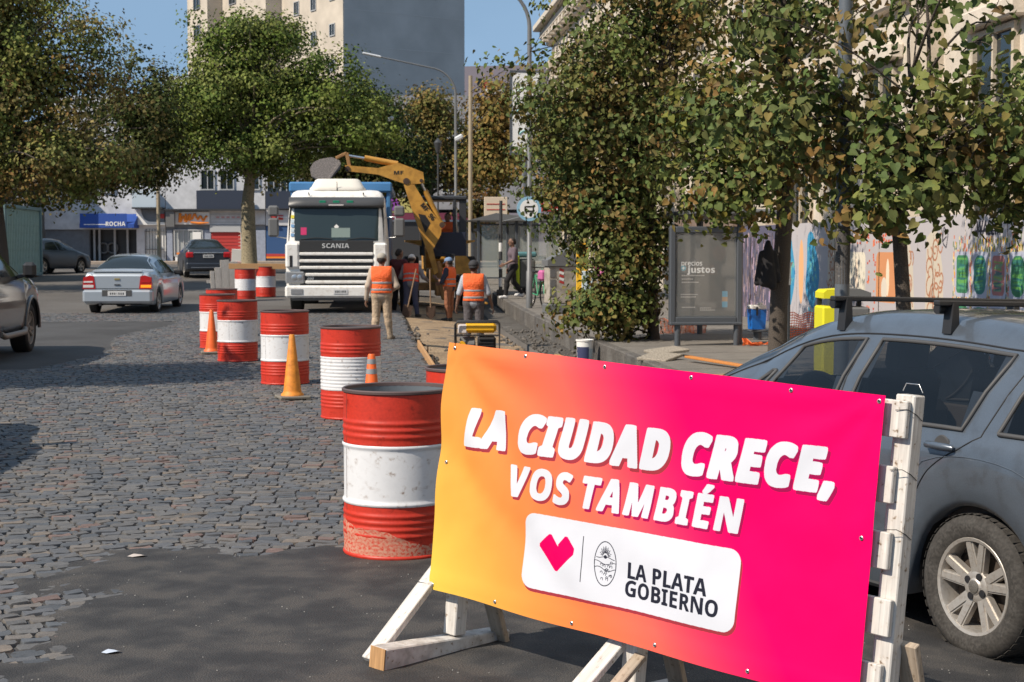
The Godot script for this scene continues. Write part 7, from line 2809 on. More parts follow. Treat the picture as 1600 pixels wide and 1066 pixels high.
	mk("orange_wood", Color(0.6, 0.24, 0.06), 0.7, 0, "grain", 3.0)
	mk("steel", Color(0.62, 0.62, 0.62), 0.3, 0.9)
	mk("rust_steel", Color(0.14, 0.085, 0.06), 0.75, 0.3, "stone", 2.0)
	mk("dark", Color(0.012, 0.012, 0.014), 0.6)
	mk("seal", Color(0.06, 0.06, 0.062), 0.6)
	mk("black_plastic", Color(0.022, 0.022, 0.024), 0.45)
	mk("rubber_grey", Color(0.2, 0.18, 0.15), 0.85, 0, "fine", 3.0)
	mk("cone_old", Color(0.82, 0.29, 0.03), 0.6, 0, "stain", 2.6, "", 0, "scuff", 2.5)
	mk("cone_new", Color(0.86, 0.14, 0.022), 0.5, 0, "paint_dirt", 2.0)
	mk("band", Color(0.27, 0.275, 0.285), 0.5)
	var pb := mk("paint_blue", Color(0.115, 0.14, 0.175), 0.34, 0.35, "paint_dirt", 0.9, "", 0, "fine", 4.0)
	pb.clearcoat_enabled = true
	pb.clearcoat = 1.0
	pb.clearcoat_roughness = 0.07
	var ps := mk("paint_silver", Color(0.42, 0.46, 0.5), 0.38, 0.5)
	ps.clearcoat_enabled = true
	ps.clearcoat_roughness = 0.1
	var pw := mk("paint_brown", Color(0.05, 0.043, 0.038), 0.3, 0.3)
	pw.clearcoat_enabled = true
	pw.clearcoat_roughness = 0.05
	var pk := mk("paint_black", Color(0.012, 0.018, 0.03), 0.25, 0.1)
	pk.clearcoat_enabled = true
	mk("alloy", Color(0.52, 0.49, 0.45), 0.42, 0.6, "paint_dirt", 4.0)
	mk("alloy_dusty", Color(0.26, 0.23, 0.2), 0.55, 0.5)
	mk("hub", Color(0.3, 0.28, 0.25), 0.5, 0.5, "stone", 9.0)
	mk("brake", Color(0.07, 0.055, 0.045), 0.7, 0.3)
	mk("tyre", Color(0.018, 0.018, 0.018), 0.85)
	mk("tyre_dusty", Color(0.09, 0.084, 0.077), 0.9, 0, "stain", 3.0, "", 0, "stone", 2.4)
	var cg := mk("car_glass", Color(0.024, 0.018, 0.017), 0.07, 0.0)
	cg.transparency = BaseMaterial3D.TRANSPARENCY_ALPHA
	cg.albedo_color = Color(0.02, 0.02, 0.022, 0.5)
	cg.metallic_specular = 0.5
	mk("cabin_grey", Color(0.075, 0.065, 0.06), 0.85)
	mk("dark_glass", Color(0.02, 0.028, 0.034), 0.06)
	mk("truck_glass", Color(0.03, 0.045, 0.05), 0.06)
	mk("shop_glass", Color(0.34, 0.36, 0.36), 0.15)
	mk("red_lens", Color(0.4, 0.012, 0.014), 0.2)
	mk("pale_lens", Color(0.6, 0.56, 0.55), 0.3)
	mk("head_lens", Color(0.3, 0.31, 0.32), 0.15, 0.3)
	mk("green_lens", Color(0.01, 0.2, 0.11), 0.3)
	var am := mk("amber_lit", Color(0.9, 0.35, 0.02), 0.3)
	am.emission_enabled = true
	am.emission = Color(1.0, 0.5, 0.06)
	am.emission_energy_multiplier = 0.5
	mk("brass", Color(0.5, 0.38, 0.16), 0.35, 0.8)
	mk("plate", Color(0.05, 0.052, 0.055), 0.5)
	M.plate.albedo_color = lin(0.55, 0.55, 0.55)
	mk("truck_white", Color(0.78, 0.77, 0.74), 0.35, 0, "paint_dirt", 0.8)
	mk("truck_cream", Color(0.72, 0.69, 0.62), 0.5)
	mk("truck_grey", Color(0.13, 0.13, 0.13), 0.5)
	mk("visor_grey", Color(0.06, 0.06, 0.062), 0.4)
	mk("truck_black", Color(0.03, 0.03, 0.03), 0.5)
	mk("chrome_letters", Color(0.6, 0.6, 0.58), 0.4, 0.3)
	mk("tipper_blue", Color(0.03, 0.1, 0.25), 0.5, 0, "fine", 1.0)
	mk("tipper_blue_light", Color(0.07, 0.22, 0.46), 0.45, 0, "fine", 1.0)
	mk("card", Color(0.2, 0.26, 0.24), 0.6)
	mk("sticker_blue", Color(0.15, 0.3, 0.5), 0.6)
	mk("sticker_pale", Color(0.5, 0.6, 0.66), 0.6)
	mk("sticker_yellow", Color(0.7, 0.6, 0.05), 0.6)
	mk("pink_cloth", Color(0.5, 0.02, 0.12), 0.7)
	mk("loader_yellow", Color(0.68, 0.35, 0.06), 0.5, 0, "stain", 0.6, "", 0, "fine", 2.0)
	mk("loader_rusty", Color(0.36, 0.19, 0.07), 0.7, 0, "stain", 1.0)
	mk("bucket_steel", Color(0.42, 0.37, 0.34), 0.7, 0.0, "stone", 1.2)
	mk("cab_dark", Color(0.035, 0.037, 0.042), 0.5)
	mk("panel_navy", Color(0.018, 0.022, 0.045), 0.5)
	mk("gen_yellow", Color(0.75, 0.4, 0.01), 0.4)
	mk("pole_grey", Color(0.16, 0.165, 0.17), 0.5, 0.2)
	mk("pole_blue", Color(0.13, 0.15, 0.175), 0.5, 0.1, "fine", 2.0)
	mk("pole_wood", Color(0.4, 0.34, 0.25), 0.8, 0, "grain", 1.0)
	mk("pole_dark", Color(0.045, 0.047, 0.05), 0.5)
	mk("lamp_head", Color(0.6, 0.62, 0.64), 0.4)
	mk("sticker_worn", Color(0.7, 0.7, 0.7), 0.8, 0, "stickers", 3.0)
	mk("wall_white", Color(0.62, 0.63, 0.66), 0.85, 0, "coarse", 0.2)
	mk("wall_grey", Color(0.3, 0.3, 0.32), 0.85, 0, "coarse", 0.2)
	mk("wall_grey_blue", Color(0.2, 0.22, 0.25), 0.85, 0, "coarse", 0.3)
	mk("wall_pale_blue", Color(0.32, 0.36, 0.45), 0.85, 0, "coarse", 0.5)
	mk("pale_blue", Color(0.45, 0.53, 0.6), 0.6)
	mk("shop_dark", Color(0.03, 0.032, 0.036), 0.5)
	mk("shop_blue", Color(0.03, 0.08, 0.2), 0.5)
	mk("shop_red", Color(0.42, 0.035, 0.03), 0.6)
	mk("maroon", Color(0.14, 0.02, 0.05), 0.6)
	mk("maroon_dark", Color(0.05, 0.025, 0.035), 0.6)
	mk("purple", Color(0.25, 0.05, 0.35), 0.6)
	mk("navy", Color(0.02, 0.03, 0.055), 0.6)
	mk("alu", Color(0.4, 0.41, 0.42), 0.5)
	mk("paper", Color(0.74, 0.74, 0.73), 0.6)
	mk("awning_blue", Color(0.012, 0.06, 0.3), 0.7)
	mk("sign_orange", Color(0.75, 0.22, 0.02), 0.6)
	mk("sign_rose", Color(0.5, 0.28, 0.28), 0.6)
	mk("sign_yellow", Color(0.42, 0.38, 0.12), 0.6)
	mk("sign_yellow_bright", Color(0.8, 0.46, 0.02), 0.6)
	mk("tower_cream", Color(0.6, 0.53, 0.44), 0.85, 0, "coarse", 0.06)
	mk("tower_grey", Color(0.5, 0.485, 0.465), 0.9, 0, "coarse", 0.03)
	mk("tower_line", Color(0.475, 0.46, 0.445), 0.9)
	mk("mauve", Color(0.2, 0.18, 0.215), 0.9)
	mk("stone_cream", Color(0.8, 0.71, 0.6), 0.85, 0, "coarse", 0.25, "", 0, "fine", 0.7)
	mk("stone_warm", Color(0.72, 0.62, 0.49), 0.85, 0, "coarse", 0.25, "", 0, "fine", 0.7)
	mk("brown_wall", Color(0.22, 0.16, 0.125), 0.9, 0, "stain", 0.6)
	mk("shelter_grey", Color(0.085, 0.095, 0.11), 0.45, 0.2)
	mk("shelter_roof", Color(0.13, 0.135, 0.14), 0.6)
	var cp := mk("clear_pane", Color(0.8, 0.85, 0.85), 0.03)
	cp.transparency = BaseMaterial3D.TRANSPARENCY_ALPHA
	cp.albedo_color.a = 0.08
	var sp := mk("shelter_pane", Color(0.5, 0.55, 0.52), 0.05)
	sp.transparency = BaseMaterial3D.TRANSPARENCY_ALPHA
	sp.albedo_color.a = 0.3
	mk("route_cream", Color(0.62, 0.52, 0.4), 0.6)
	mk("net_orange", Color(0.82, 0.17, 0.04), 0.6)
	mk("cabinet_beige", Color(0.4, 0.37, 0.32), 0.7, 0, "stain", 1.2)
	mk("disc_blue", Color(0.24, 0.44, 0.58), 0.5)
	mk("bin_grey", Color(0.1, 0.11, 0.11), 0.5)
	mk("bin_teal", Color(0.08, 0.2, 0.22), 0.5)
	mk("bin_lime", Color(0.42, 0.5, 0.02), 0.5)
	mk("bin_yellow", Color(0.68, 0.64, 0.02), 0.5)
	mk("cooler_blue", Color(0.005, 0.13, 0.5), 0.4)
	mk("label_navy", Color(0.04, 0.05, 0.12), 0.5)
	mk("brick", Color(0.34, 0.1, 0.07), 0.8)
	mk("slab", Color(0.5, 0.44, 0.36), 0.85, 0, "stone", 1.4)
	mk("curve_green", Color(0.4, 0.6, 0.48), 0.6)
	mk("curve_teal", Color(0.2, 0.5, 0.52), 0.6)
	mk("bike_green", Color(0.06, 0.3, 0.16), 0.4)
	mk("stall_pink", Color(0.5, 0.12, 0.3), 0.7)
	mk("stall_magenta", Color(0.5, 0.03, 0.2), 0.6)
	mk("container_teal", Color(0.3, 0.44, 0.41), 0.6, 0, "paint_dirt", 0.4)
	mk("container_side", Color(0.36, 0.56, 0.54), 0.6, 0, "paint_dirt", 0.4)
	mk("container_frame", Color(0.16, 0.26, 0.28), 0.6)
	mk("cloth_black", Color(0.015, 0.014, 0.016), 0.9)
	mk("bark", Color(0.15, 0.122, 0.1), 0.9, 0, "bark", 2.5, "bark", 1.2)
	mk("bark_pale", Color(0.32, 0.28, 0.22), 0.9, 0, "worn", 0.0)
	noise_tex("plane_bark", 0.03, 4, 0, 1, FastNoiseLite.TYPE_CELLULAR, 33, [[0.0, Color(0.5, 0.47, 0.4)], [0.4, Color(0.8, 0.78, 0.7)], [0.6, Color(0.42, 0.39, 0.33)], [0.8, Color(0.92, 0.9, 0.84)]])
	M.bark_pale.albedo_texture = T.plane_bark
	M.bark_pale.albedo_color = lin(0.6, 0.55, 0.46)
	M.bark_pale.uv1_scale = Vector3.ONE * 0.9
	var lf := mk("leaf", Color(1, 1, 1), 0.6, 0, "speck", 7.0)
	lf.metallic_specular = 0.22
	lf.vertex_color_use_as_albedo = true
	lf.backlight_enabled = true
	lf.backlight = Color(0.45, 0.45, 0.45)
	var lc := [Color(0.085, 0.105, 0.035), Color(0.14, 0.14, 0.045), Color(0.06, 0.085, 0.035), Color(0.17, 0.115, 0.055), Color(0.11, 0.13, 0.06)]
	for i in 5:
		var l := mk("leaf%d" % i, lc[i] * 1.55, 0.6, 0, "speck", 7.0)
		l.metallic_specular = 0.22
		l.backlight_enabled = true
		l.backlight = Color(0.45, 0.45, 0.45)
	# people
	mk("skin", Color(0.3, 0.165, 0.11), 0.6)
	mk("skin_dark", Color(0.2, 0.11, 0.075), 0.6)
	mk("lip", Color(0.25, 0.09, 0.07), 0.6)
	mk("hair", Color(0.018, 0.014, 0.012), 0.7)
	mk("vest", Color(0.95, 0.15, 0.03), 0.7, 0, "paint_dirt", 4.0, "coarse", 9.0)
	mk("vest_red", Color(0.8, 0.07, 0.025), 0.7, 0, "paint_dirt", 4.0, "coarse", 9.0)
	mk("shirt_cream", Color(0.52, 0.42, 0.33), 0.85, 0, "fine", 5.0)
	mk("shirt_grey", Color(0.22, 0.21, 0.22), 0.85, 0, "fine", 5.0)
	mk("shirt_navy", Color(0.025, 0.032, 0.055), 0.85)
	mk("shirt_pale", Color(0.42, 0.46, 0.52), 0.85, 0, "stickers", 6.0)
	M.shirt_pale.albedo_texture = T.stain
	mk("shirt_maroon", Color(0.08, 0.015, 0.02), 0.85)
	mk("shirt_mauve", Color(0.12, 0.09, 0.11), 0.85)
	mk("pants_cream", Color(0.52, 0.4, 0.28), 0.85, 0, "stain", 4.0, "coarse", 9.0)
	mk("pants_blue", Color(0.06, 0.065, 0.11), 0.85)
	mk("pants_rust", Color(0.3, 0.12, 0.06), 0.85, 0, "stain", 3.0)
	mk("pants_grey", Color(0.12, 0.11, 0.12), 0.85, 0, "stain", 4.0, "coarse", 9.0)
	mk("boots", Color(0.22, 0.17, 0.12), 0.8)
	mk("boots_dark", Color(0.03, 0.028, 0.026), 0.8)
	mk("trainers", Color(0.6, 0.6, 0.6), 0.7)
	mk("cap_grey", Color(0.36, 0.33, 0.28), 0.8)
	mk("cap_white", Color(0.62, 0.6, 0.58), 0.8)
	mk("cap_blue", Color(0.14, 0.22, 0.36), 0.8)
	mk("cap_dark", Color(0.03, 0.03, 0.035), 0.8)

func people() -> void:
	var g := "road workers in orange vests"
	person("worker in orange vest, cream shirt and trousers, back turned, left of the trench", Vector3(0.3, road_y(0.3, -27.7), -27.7), -4.0, 1.55,
		{"head": Vector3(0.1, -0.05, -1), "lw": Vector3(-0.31, 0.82, -0.02), "le": Vector3(-0.27, 1.08, 0.05), "rw": Vector3(0.18, 0.98, -0.2), "re": Vector3(0.3, 1.08, 0.03), "lf": Vector3(-0.15, 0.085, 0.05), "rf": Vector3(0.16, 0.085, -0.06), "rh": Vector3(-0.8, 0.1, -0.5)},
		{"skin": M.skin, "shirt": M.shirt_cream, "pants": M.pants_cream, "shoes": M.boots, "vest": M.vest, "cap": M.cap_grey, "fat": 1.06}, g)
	person("worker in red orange vest and dark blue trousers bending over a shovel", Vector3(1.14, ground_y(1.2, -38.3), -38.3), -8.0, 1.6,
		{"chest": Vector3(0.0, 1.24, -0.1), "head": Vector3(0.15, -0.45, -1), "le": Vector3(-0.28, 1.08, -0.12), "lw": Vector3(-0.16, 0.98, -0.32), "re": Vector3(0.33, 1.08, -0.1), "rw": Vector3(0.42, 0.98, -0.3), "lf": Vector3(-0.17, 0.085, 0.06), "rf": Vector3(0.17, 0.085, 0.0), "rh": Vector3(0.2, -0.1, -1)},
		{"skin": M.skin_dark, "shirt": M.shirt_grey, "pants": M.pants_blue, "shoes": M.boots_dark, "vest": M.vest_red, "cap": M.cap_white, "cap_back": true}, g)
	person("worker in orange vest and rust trousers with white and blue cap turned left", Vector3(2.1, ground_y(2.1, -38.3), -38.3), 62.0, 1.58,
		{"head": Vector3(-0.05, -0.1, -1), "lw": Vector3(-0.05, 1.16, -0.36), "le": Vector3(-0.27, 1.06, -0.1), "rw": Vector3(0.16, 1.02, -0.3), "re": Vector3(0.28, 1.06, 0.02), "lf": Vector3(-0.11, 0.085, 0.03), "rf": Vector3(0.12, 0.085, -0.04), "lh": Vector3(0.1, 0.4, -0.8)},
		{"skin": M.skin_dark, "shirt": M.shirt_navy, "long": false, "pants": M.pants_rust, "shoes": M.boots_dark, "vest": M.vest, "cap": M.cap_blue}, g)
	person("worker in orange vest over pale short sleeves standing behind the generator", Vector3(2.02, ground_y(2.0, -28.6), -28.6), -6.0, 1.64,
		{"head": Vector3(0.25, 0.0, -1), "lw": Vector3(-0.33, 0.85, 0.0), "le": Vector3(-0.28, 1.09, 0.06), "rw": Vector3(0.36, 0.84, -0.08), "re": Vector3(0.29, 1.09, 0.02), "lf": Vector3(-0.13, 0.085, 0.05), "rf": Vector3(0.15, 0.085, -0.05)},
		{"skin": M.skin_dark, "shirt": M.shirt_pale, "long": false, "pants": M.pants_grey, "shoes": M.boots_dark, "vest": M.vest, "cap": M.cap_dark, "cap_back": true, "fat": 1.05}, g)
	person("man in maroon shirt in the shade beside the truck", Vector3(0.85, ground_y(0.95, -38.9), -38.9), -30.0, 1.68,
		{"head": Vector3(0.5, -0.2, -1), "rw": Vector3(0.1, 1.3, -0.25), "re": Vector3(0.3, 1.12, -0.1)},
		{"skin": M.skin_dark, "shirt": M.shirt_maroon, "pants": M.cloth_black, "shoes": M.boots_dark})
	person("backhoe driver in orange vest and cream shirt inside the cab", Vector3(2.35, 1.23, -43.75), 160.0, 1.7,
		{"hip": Vector3(0, 0.62, 0.08), "chest": Vector3(0, 0.98, 0.06), "lk": Vector3(-0.14, 0.62, -0.36), "rk": Vector3(0.14, 0.62, -0.36), "lf": Vector3(-0.14, 0.22, -0.42), "rf": Vector3(0.14, 0.22, -0.42), "le": Vector3(-0.3, 0.84, -0.06), "lw": Vector3(-0.2, 0.82, -0.3), "re": Vector3(0.3, 0.84, -0.06), "rw": Vector3(0.2, 0.82, -0.3), "head": Vector3(0.2, -0.1, -1)},
		{"skin": M.skin_dark, "shirt": M.shirt_cream, "pants": M.pants_grey, "shoes": M.boots_dark, "vest": M.vest})
	person("pedestrian in mauve top and white trainers walking on the pavement", Vector3(4.05, walk_y(-42.0), -42.0), 100.0, 1.66,
		{"head": Vector3(0, -0.05, -1), "lf": Vector3(-0.09, 0.085, -0.24), "lk": Vector3(-0.1, 0.52, -0.2), "rf": Vector3(0.1, 0.14, 0.3), "rk": Vector3(0.1, 0.48, 0.05), "lw": Vector3(-0.2, 0.98, -0.3), "le": Vector3(-0.26, 1.1, -0.05)},
		{"skin": M.skin_dark, "shirt": M.shirt_mauve, "long": false, "pants": M.cloth_black, "shoes": M.trainers})

func trees() -> void:
	var far := leaf_mesh(0)
	var near := leaf_mesh(1)
	var olive := [Color(0.165, 0.22, 0.06), Color(0.225, 0.245, 0.07), Color(0.11, 0.17, 0.05), Color(0.29, 0.21, 0.085), Color(0.19, 0.225, 0.08), Color(0.135, 0.19, 0.065), Color(0.15, 0.2, 0.06)]
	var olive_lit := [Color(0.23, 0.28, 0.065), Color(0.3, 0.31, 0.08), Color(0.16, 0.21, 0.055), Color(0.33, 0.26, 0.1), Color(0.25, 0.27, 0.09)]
	var green := [Color(0.19, 0.27, 0.05), Color(0.25, 0.31, 0.065), Color(0.13, 0.2, 0.042), Color(0.28, 0.32, 0.085)]
	var brown := [Color(0.328, 0.191, 0.064), Color(0.240, 0.191, 0.062), Color(0.153, 0.169, 0.047), Color(0.372, 0.248, 0.077), Color(0.186, 0.203, 0.054)]
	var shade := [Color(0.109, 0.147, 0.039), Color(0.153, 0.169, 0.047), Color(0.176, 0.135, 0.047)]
	# right side, nearest first
	tree("linden_tree", "young linden nearest the camera over the parked car, with bare twigs and large leaves", Vector3(4.79, 0.13, -13.2), 1.85, 0.068,
		[[Vector3(0.0, 2.4, 0), Vector3(1.25, 0.6, 1.2), 34], [Vector3(0.95, 2.5, 0.2), Vector3(1.1, 0.7, 1.1), 26], [Vector3(-0.95, 2.6, 0.0), Vector3(0.75, 0.7, 0.9), 20], [Vector3(0.1, 3.5, 0), Vector3(1.6, 0.8, 1.2), 16], [Vector3(0.9, 1.98, 0.3), Vector3(0.8, 0.25, 0.9), 12], [Vector3(-0.25, 1.95, 0.3), Vector3(0.85, 0.28, 0.8), 13]],
		near, 0.084, 46, 0.18, olive + olive + brown.slice(0, 2), M.bark, 101, "lindens along the right kerb", 4, 150)
	tree("linden_tree", "young linden with thick trunk behind the grey lamp post", Vector3(4.95, 0.13, -18.1), 2.2, 0.11,
		[[Vector3(-0.3, 3.0, 0), Vector3(1.45, 0.9, 1.3), 60], [Vector3(-0.6, 2.2, 0.2), Vector3(1.0, 0.35, 1.0), 28], [Vector3(0.1, 4.3, 0), Vector3(1.5, 0.9, 1.3), 34], [Vector3(-0.2, 5.4, 0), Vector3(1.1, 0.8, 1.0), 14]],
		near, 0.084, 50, 0.2, olive + [Color(0.26, 0.26, 0.05), brown[0]], M.bark, 102, "lindens along the right kerb", 2, 60)
	tree("linden_tree", "full linden with leafy suckers down to the pavement beside the poster panel", Vector3(4.8, 0.13, -25.3), 2.1, 0.09,
		[[Vector3(-0.3, 3.6, 0), Vector3(2.1, 1.3, 1.9), 120], [Vector3(0.0, 5.2, 0), Vector3(1.9, 1.3, 1.7), 84], [Vector3(-1.0, 3.9, 0.2), Vector3(1.5, 1.0, 1.3), 44], [Vector3(0.1, 6.7, 0), Vector3(1.2, 0.9, 1.1), 28], [Vector3(-0.75, 0.5, 0.2), Vector3(0.8, 0.5, 0.7), 46], [Vector3(-0.5, 1.45, 0.2), Vector3(0.9, 0.8, 0.7), 60], [Vector3(-0.7, 2.4, 0.1), Vector3(1.5, 0.8, 1.0), 72]],
		near, 0.08, 62, 0.22, olive + brown.slice(0, 3), M.bark, 103, "lindens along the right kerb", 1, 0)
	tree("linden_tree", "linden further up the pavement behind the bus stop sign", Vector3(5.6, walk_y(-42.0), -42.0), 2.4, 0.11,
		[[Vector3(0, 3.6, 0), Vector3(1.5, 1.2, 1.5), 60], [Vector3(0, 5.2, 0), Vector3(1.4, 1.4, 1.4), 50]],
		far, 0.13, 60, 0.28, olive + brown, M.bark, 104, "lindens along the right kerb")
	tree("linden_tree", "brown tinged linden over the far bus shelters", Vector3(6.2, walk_y(-70.0), -70.0), 3.0, 0.15,
		[[Vector3(-0.2, 5.2, 0), Vector3(1.6, 1.6, 2.0), 60], [Vector3(0.2, 7.2, 0), Vector3(1.5, 1.4, 1.8), 46]],
		far, 0.2, 75, 0.4, brown, M.bark, 105, "lindens along the right kerb")
	tree("street_tree", "small yellowing tree behind the thin banded pole", Vector3(4.1, walk_y(-55.5), -55.5), 1.4, 0.06,
		[[Vector3(0.1, 2.5, 0), Vector3(0.75, 1.0, 0.8), 34]],
		far, 0.14, 50, 0.2, [Color(0.2, 0.15, 0.04), Color(0.13, 0.13, 0.04), Color(0.22, 0.11, 0.05)], M.bark, 106)
	tree("street_tree", "russet tree behind the curved street lamp", Vector3(3.6, 0.66, -86.0), 3.0, 0.2,
		[[Vector3(-0.3, 6.4, 0), Vector3(2.5, 2.3, 2.5), 80], [Vector3(0.2, 8.6, 0), Vector3(1.5, 1.6, 2.0), 40], [Vector3(-2.4, 5.4, 0), Vector3(1.8, 2.0, 2.0), 46], [Vector3(2.4, 5.6, 0), Vector3(1.6, 1.8, 2.0), 44]],
		far, 0.19, 100, 0.42, brown, M.bark, 107)
	# the plane tree behind the truck and its shaded neighbours
	tree("plane_tree", "big fresh green plane tree with mottled trunk behind the black car", Vector3(-5.1, 0.65, -69.0), 3.0, 0.33,
		[[Vector3(-0.6, 8.0, 0), Vector3(3.0, 2.5, 2.6), 140], [Vector3(2.6, 7.4, 0), Vector3(2.8, 2.4, 2.6), 130], [Vector3(0.0, 5.2, 0), Vector3(3.8, 1.3, 2.6), 84], [Vector3(-2.8, 7.0, 0), Vector3(1.5, 2.4, 2.0), 54], [Vector3(0.5, 10.2, 0), Vector3(2.8, 1.3, 2.0), 60], [Vector3(5.0, 6.6, 0), Vector3(1.9, 2.0, 2.0), 56]],
		far, 0.16, 100, 0.36, green + [olive[1], olive[0]], M.bark_pale, 108)
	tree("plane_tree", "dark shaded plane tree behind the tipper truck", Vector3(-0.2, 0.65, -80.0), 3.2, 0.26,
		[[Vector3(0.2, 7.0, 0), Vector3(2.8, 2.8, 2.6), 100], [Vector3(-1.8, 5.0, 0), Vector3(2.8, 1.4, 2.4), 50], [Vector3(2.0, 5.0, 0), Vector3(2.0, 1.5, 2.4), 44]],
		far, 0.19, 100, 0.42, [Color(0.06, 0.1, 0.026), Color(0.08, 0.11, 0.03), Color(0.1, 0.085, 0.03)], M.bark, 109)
	# left
	tree("street_tree", "huge olive brown tree filling the top left corner", Vector3(-11.5, 0.32, -50.0), 3.0, 0.3,
		[[Vector3(-1.2, 8.0, 0), Vector3(3.6, 3.0, 3.2), 190], [Vector3(1.4, 6.4, 0), Vector3(2.8, 2.2, 2.8), 140], [Vector3(-1.5, 3.9, 0.4), Vector3(3.2, 1.2, 2.6), 90], [Vector3(0.4, 9.6, 0), Vector3(2.2, 1.4, 2.0), 44], [Vector3(1.9, 4.1, 0.5), Vector3(2.8, 1.1, 2.2), 76], [Vector3(3.0, 8.2, 0), Vector3(0.8, 0.5, 0.8), 5]],
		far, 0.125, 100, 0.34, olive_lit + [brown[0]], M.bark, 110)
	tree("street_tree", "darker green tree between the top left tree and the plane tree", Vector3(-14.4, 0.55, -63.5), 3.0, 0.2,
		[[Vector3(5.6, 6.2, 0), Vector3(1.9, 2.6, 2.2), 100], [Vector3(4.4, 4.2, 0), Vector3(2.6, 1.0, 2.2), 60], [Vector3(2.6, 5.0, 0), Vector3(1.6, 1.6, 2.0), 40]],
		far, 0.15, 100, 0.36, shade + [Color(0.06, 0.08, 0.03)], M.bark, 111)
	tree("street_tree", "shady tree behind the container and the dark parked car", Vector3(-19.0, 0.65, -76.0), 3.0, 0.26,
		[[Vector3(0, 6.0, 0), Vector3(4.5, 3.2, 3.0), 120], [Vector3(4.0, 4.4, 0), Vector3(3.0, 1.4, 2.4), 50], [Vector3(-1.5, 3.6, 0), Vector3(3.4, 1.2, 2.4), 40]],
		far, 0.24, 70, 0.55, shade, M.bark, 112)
	tree("street_tree", "roadside tree on the left that throws its shadow across the cobbles", Vector3(-7.9, 0.0, -18.1), 2.4, 0.16,
		[[Vector3(0.2, 5.0, 0), Vector3(2.1, 1.2, 1.7), 110], [Vector3(0.6, 4.2, 0.3), Vector3(1.7, 0.8, 1.3), 60]],
		far, 0.16, 90, 0.32, olive, M.bark, 113)

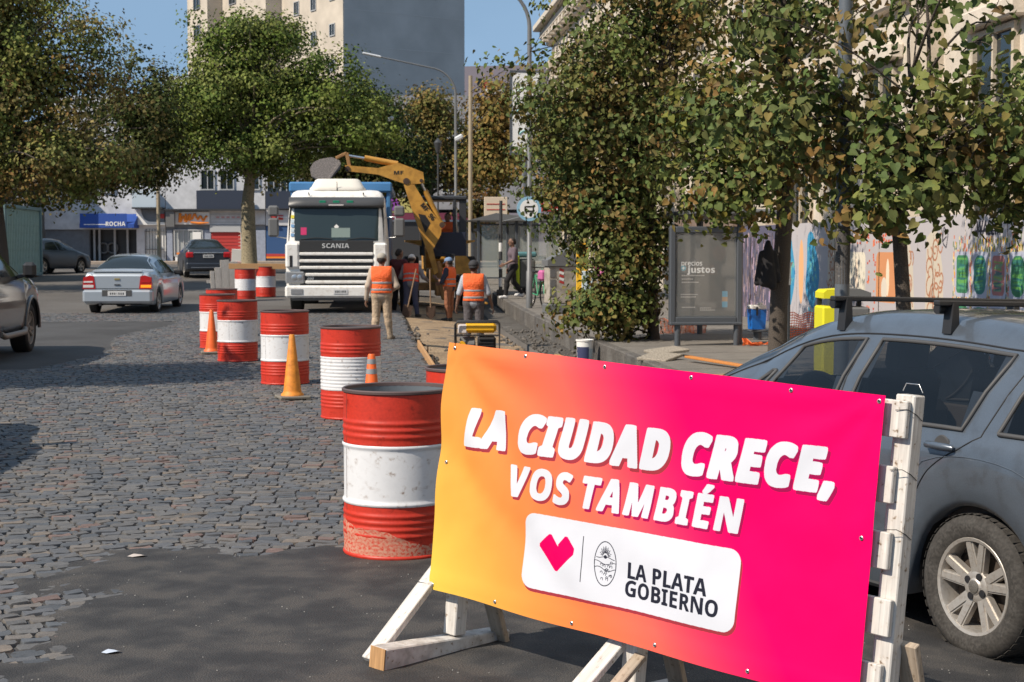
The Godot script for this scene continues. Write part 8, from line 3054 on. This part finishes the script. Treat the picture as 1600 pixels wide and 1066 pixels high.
func _ready() -> void:
	# camera, sky, sun, exposure
	var cam := Camera3D.new()
	cam.name = "camera"
	cam.position = Vector3(0, 1.65, 0)
	cam.rotation = Vector3(deg_to_rad(-3.457), deg_to_rad(-5.474), 0)
	cam.fov = 25.04
	cam.near = 0.1
	cam.far = 900.0
	cam.current = true
	var attr := CameraAttributesPhysical.new()
	attr.frustum_focal_length = 54.0
	attr.frustum_focus_distance = 6.6
	attr.exposure_aperture = 12.0
	attr.frustum_near = 0.1
	attr.frustum_far = 900.0
	cam.attributes = attr
	add_child(cam)
	var env := Environment.new()
	env.background_mode = Environment.BG_SKY
	env.tonemap_mode = Environment.TONE_MAPPER_LINEAR
	env.tonemap_exposure = 1.3
	env.sdfgi_enabled = true
	env.ssao_enabled = true
	env.ssil_enabled = true
	var sky := Sky.new()
	var sm := ProceduralSkyMaterial.new()
	sm.sky_top_color = Color(0.5, 0.6, 0.71)
	sm.sky_horizon_color = Color(0.5, 0.625, 0.745)
	sm.sky_curve = 0.2
	sm.ground_bottom_color = Color(0.38, 0.37, 0.36)
	sm.ground_horizon_color = Color(0.5, 0.55, 0.6)
	sm.sky_energy_multiplier = 1.0
	var cl := FastNoiseLite.new()
	cl.seed = 3
	cl.frequency = 0.012
	cl.fractal_octaves = 5
	var ci := Image.create(1024, 512, false, Image.FORMAT_RGBA8)
	for y in 256:
		for x in 1024:
			var a := TAU * x / 1024.0
			var e := (256 - y) / 256.0
			var v := cl.get_noise_3d(cos(a) * 120.0 * (1.2 - e), e * 620.0, sin(a) * 120.0 * (1.2 - e))
			ci.set_pixel(x, y, Color(1, 1, 1, clampf((v + 0.05) * 0.5, 0.0, 0.22)))
	sm.sky_cover = ImageTexture.create_from_image(ci)
	sm.sky_cover_modulate = Color(0.55, 0.6, 0.66, 1.0)
	sky.sky_material = sm
	env.sky = sky
	var we := WorldEnvironment.new()
	we.name = "world"
	we.environment = env
	add_child(we)
	var sun := DirectionalLight3D.new()
	sun.name = "sun"
	sun.light_energy = 1.4
	sun.light_color = Color(1.0, 0.95, 0.88)
	sun.light_angular_distance = 0.5
	sun.shadow_enabled = true
	add_child(sun)
	sun.look_at_from_position(Vector3(-64.3, 69.5, 32.1), Vector3.ZERO)
	bold = SystemFont.new()
	bold.font_names = PackedStringArray(["Droid Sans"])
	bold.font_weight = 700
	spaced = FontVariation.new()
	spaced.base_font = bold
	spaced.spacing_glyph = 5
	regular = SystemFont.new()
	regular.font_names = PackedStringArray(["Droid Sans"])
	# the place
	materials()
	ground()
	shops()
	towers()
	institute()
	hoarding()
	trees()
	# vehicles
	near_car()
	silver_car()
	var suv := dark_suv()
	var s2 := dup(suv, Vector3(-4.85, 0.03, -13.3), 0.0, "dark brown grey off roader following outside the left edge, its shadow on the cobbles")
	s2.set_meta("group", "dark off-road cars on the left")
	far_car("dark blue sedan with red tail lights parked before the shops", Vector3(-6.5, rise(-61.5) - 0.02, -61.9), 11.0, M.paint_black, true)
	far_car("dark hatchback parked in the shade behind the container", Vector3(-12.6, rise(-64.0), -66.2), -24.0, M.paint_black, true)
	truck()
	backhoe()
	# the works
	barricade()
	banner()
	drum("nearest drum, open, with scraped pink paint round its foot", Vector3(0.17, 0.03, -8.2), 20.0, false, true)
	drum("drum with ribbed white band behind the nearest drum", Vector3(-0.14, 0.02, -14.9), 0.0, true)
	drum("drum with smooth white band behind the orange yellow cone", Vector3(-0.97, 0.02, -18.75), 40.0, false)
	drum("drum with smooth white band right of the slim orange cone", Vector3(-1.85, 0.02, -22.6), 70.0, false)
	drum("drum at the left end of the front row behind the slim cone", Vector3(-2.42, 0.02, -25.6), 10.0, false)
	drum("drum showing only its red top behind the leftmost drum", Vector3(-2.66, 0.02, -29.0), 10.0, false)
	drum("small far drum with ribbed white band under the long plank", Vector3(-3.35, rise(-43.7) + 0.02, -43.7), 10.0, true)
	drum("farthest drum, duller red, right of the ribbed far drum", Vector3(-2.9, rise(-45.6) + 0.02, -45.6), 10.0, false)
	drum("drum half hidden behind the left edge of the banner", Vector3(0.68, 0.0, -9.95), 10.0, false)
	cone("faded orange yellow cone in front of the third drum", Vector3(-0.79, 0.02, -16.75), 0.7, M.cone_old, false, 15.0)
	cone("slim orange cone between the two left drums", Vector3(-2.37, 0.02, -24.1), 0.68, M.cone_new, false, 8.0)
	cone("bright orange cone with white bands behind the nearest drum", Vector3(0.05, 0.02, -12.4), 0.78, M.cone_new, true, 5.0)
	generator_set()
	people()
	# along the pavement
	shelter()
	furniture()
	jacket()
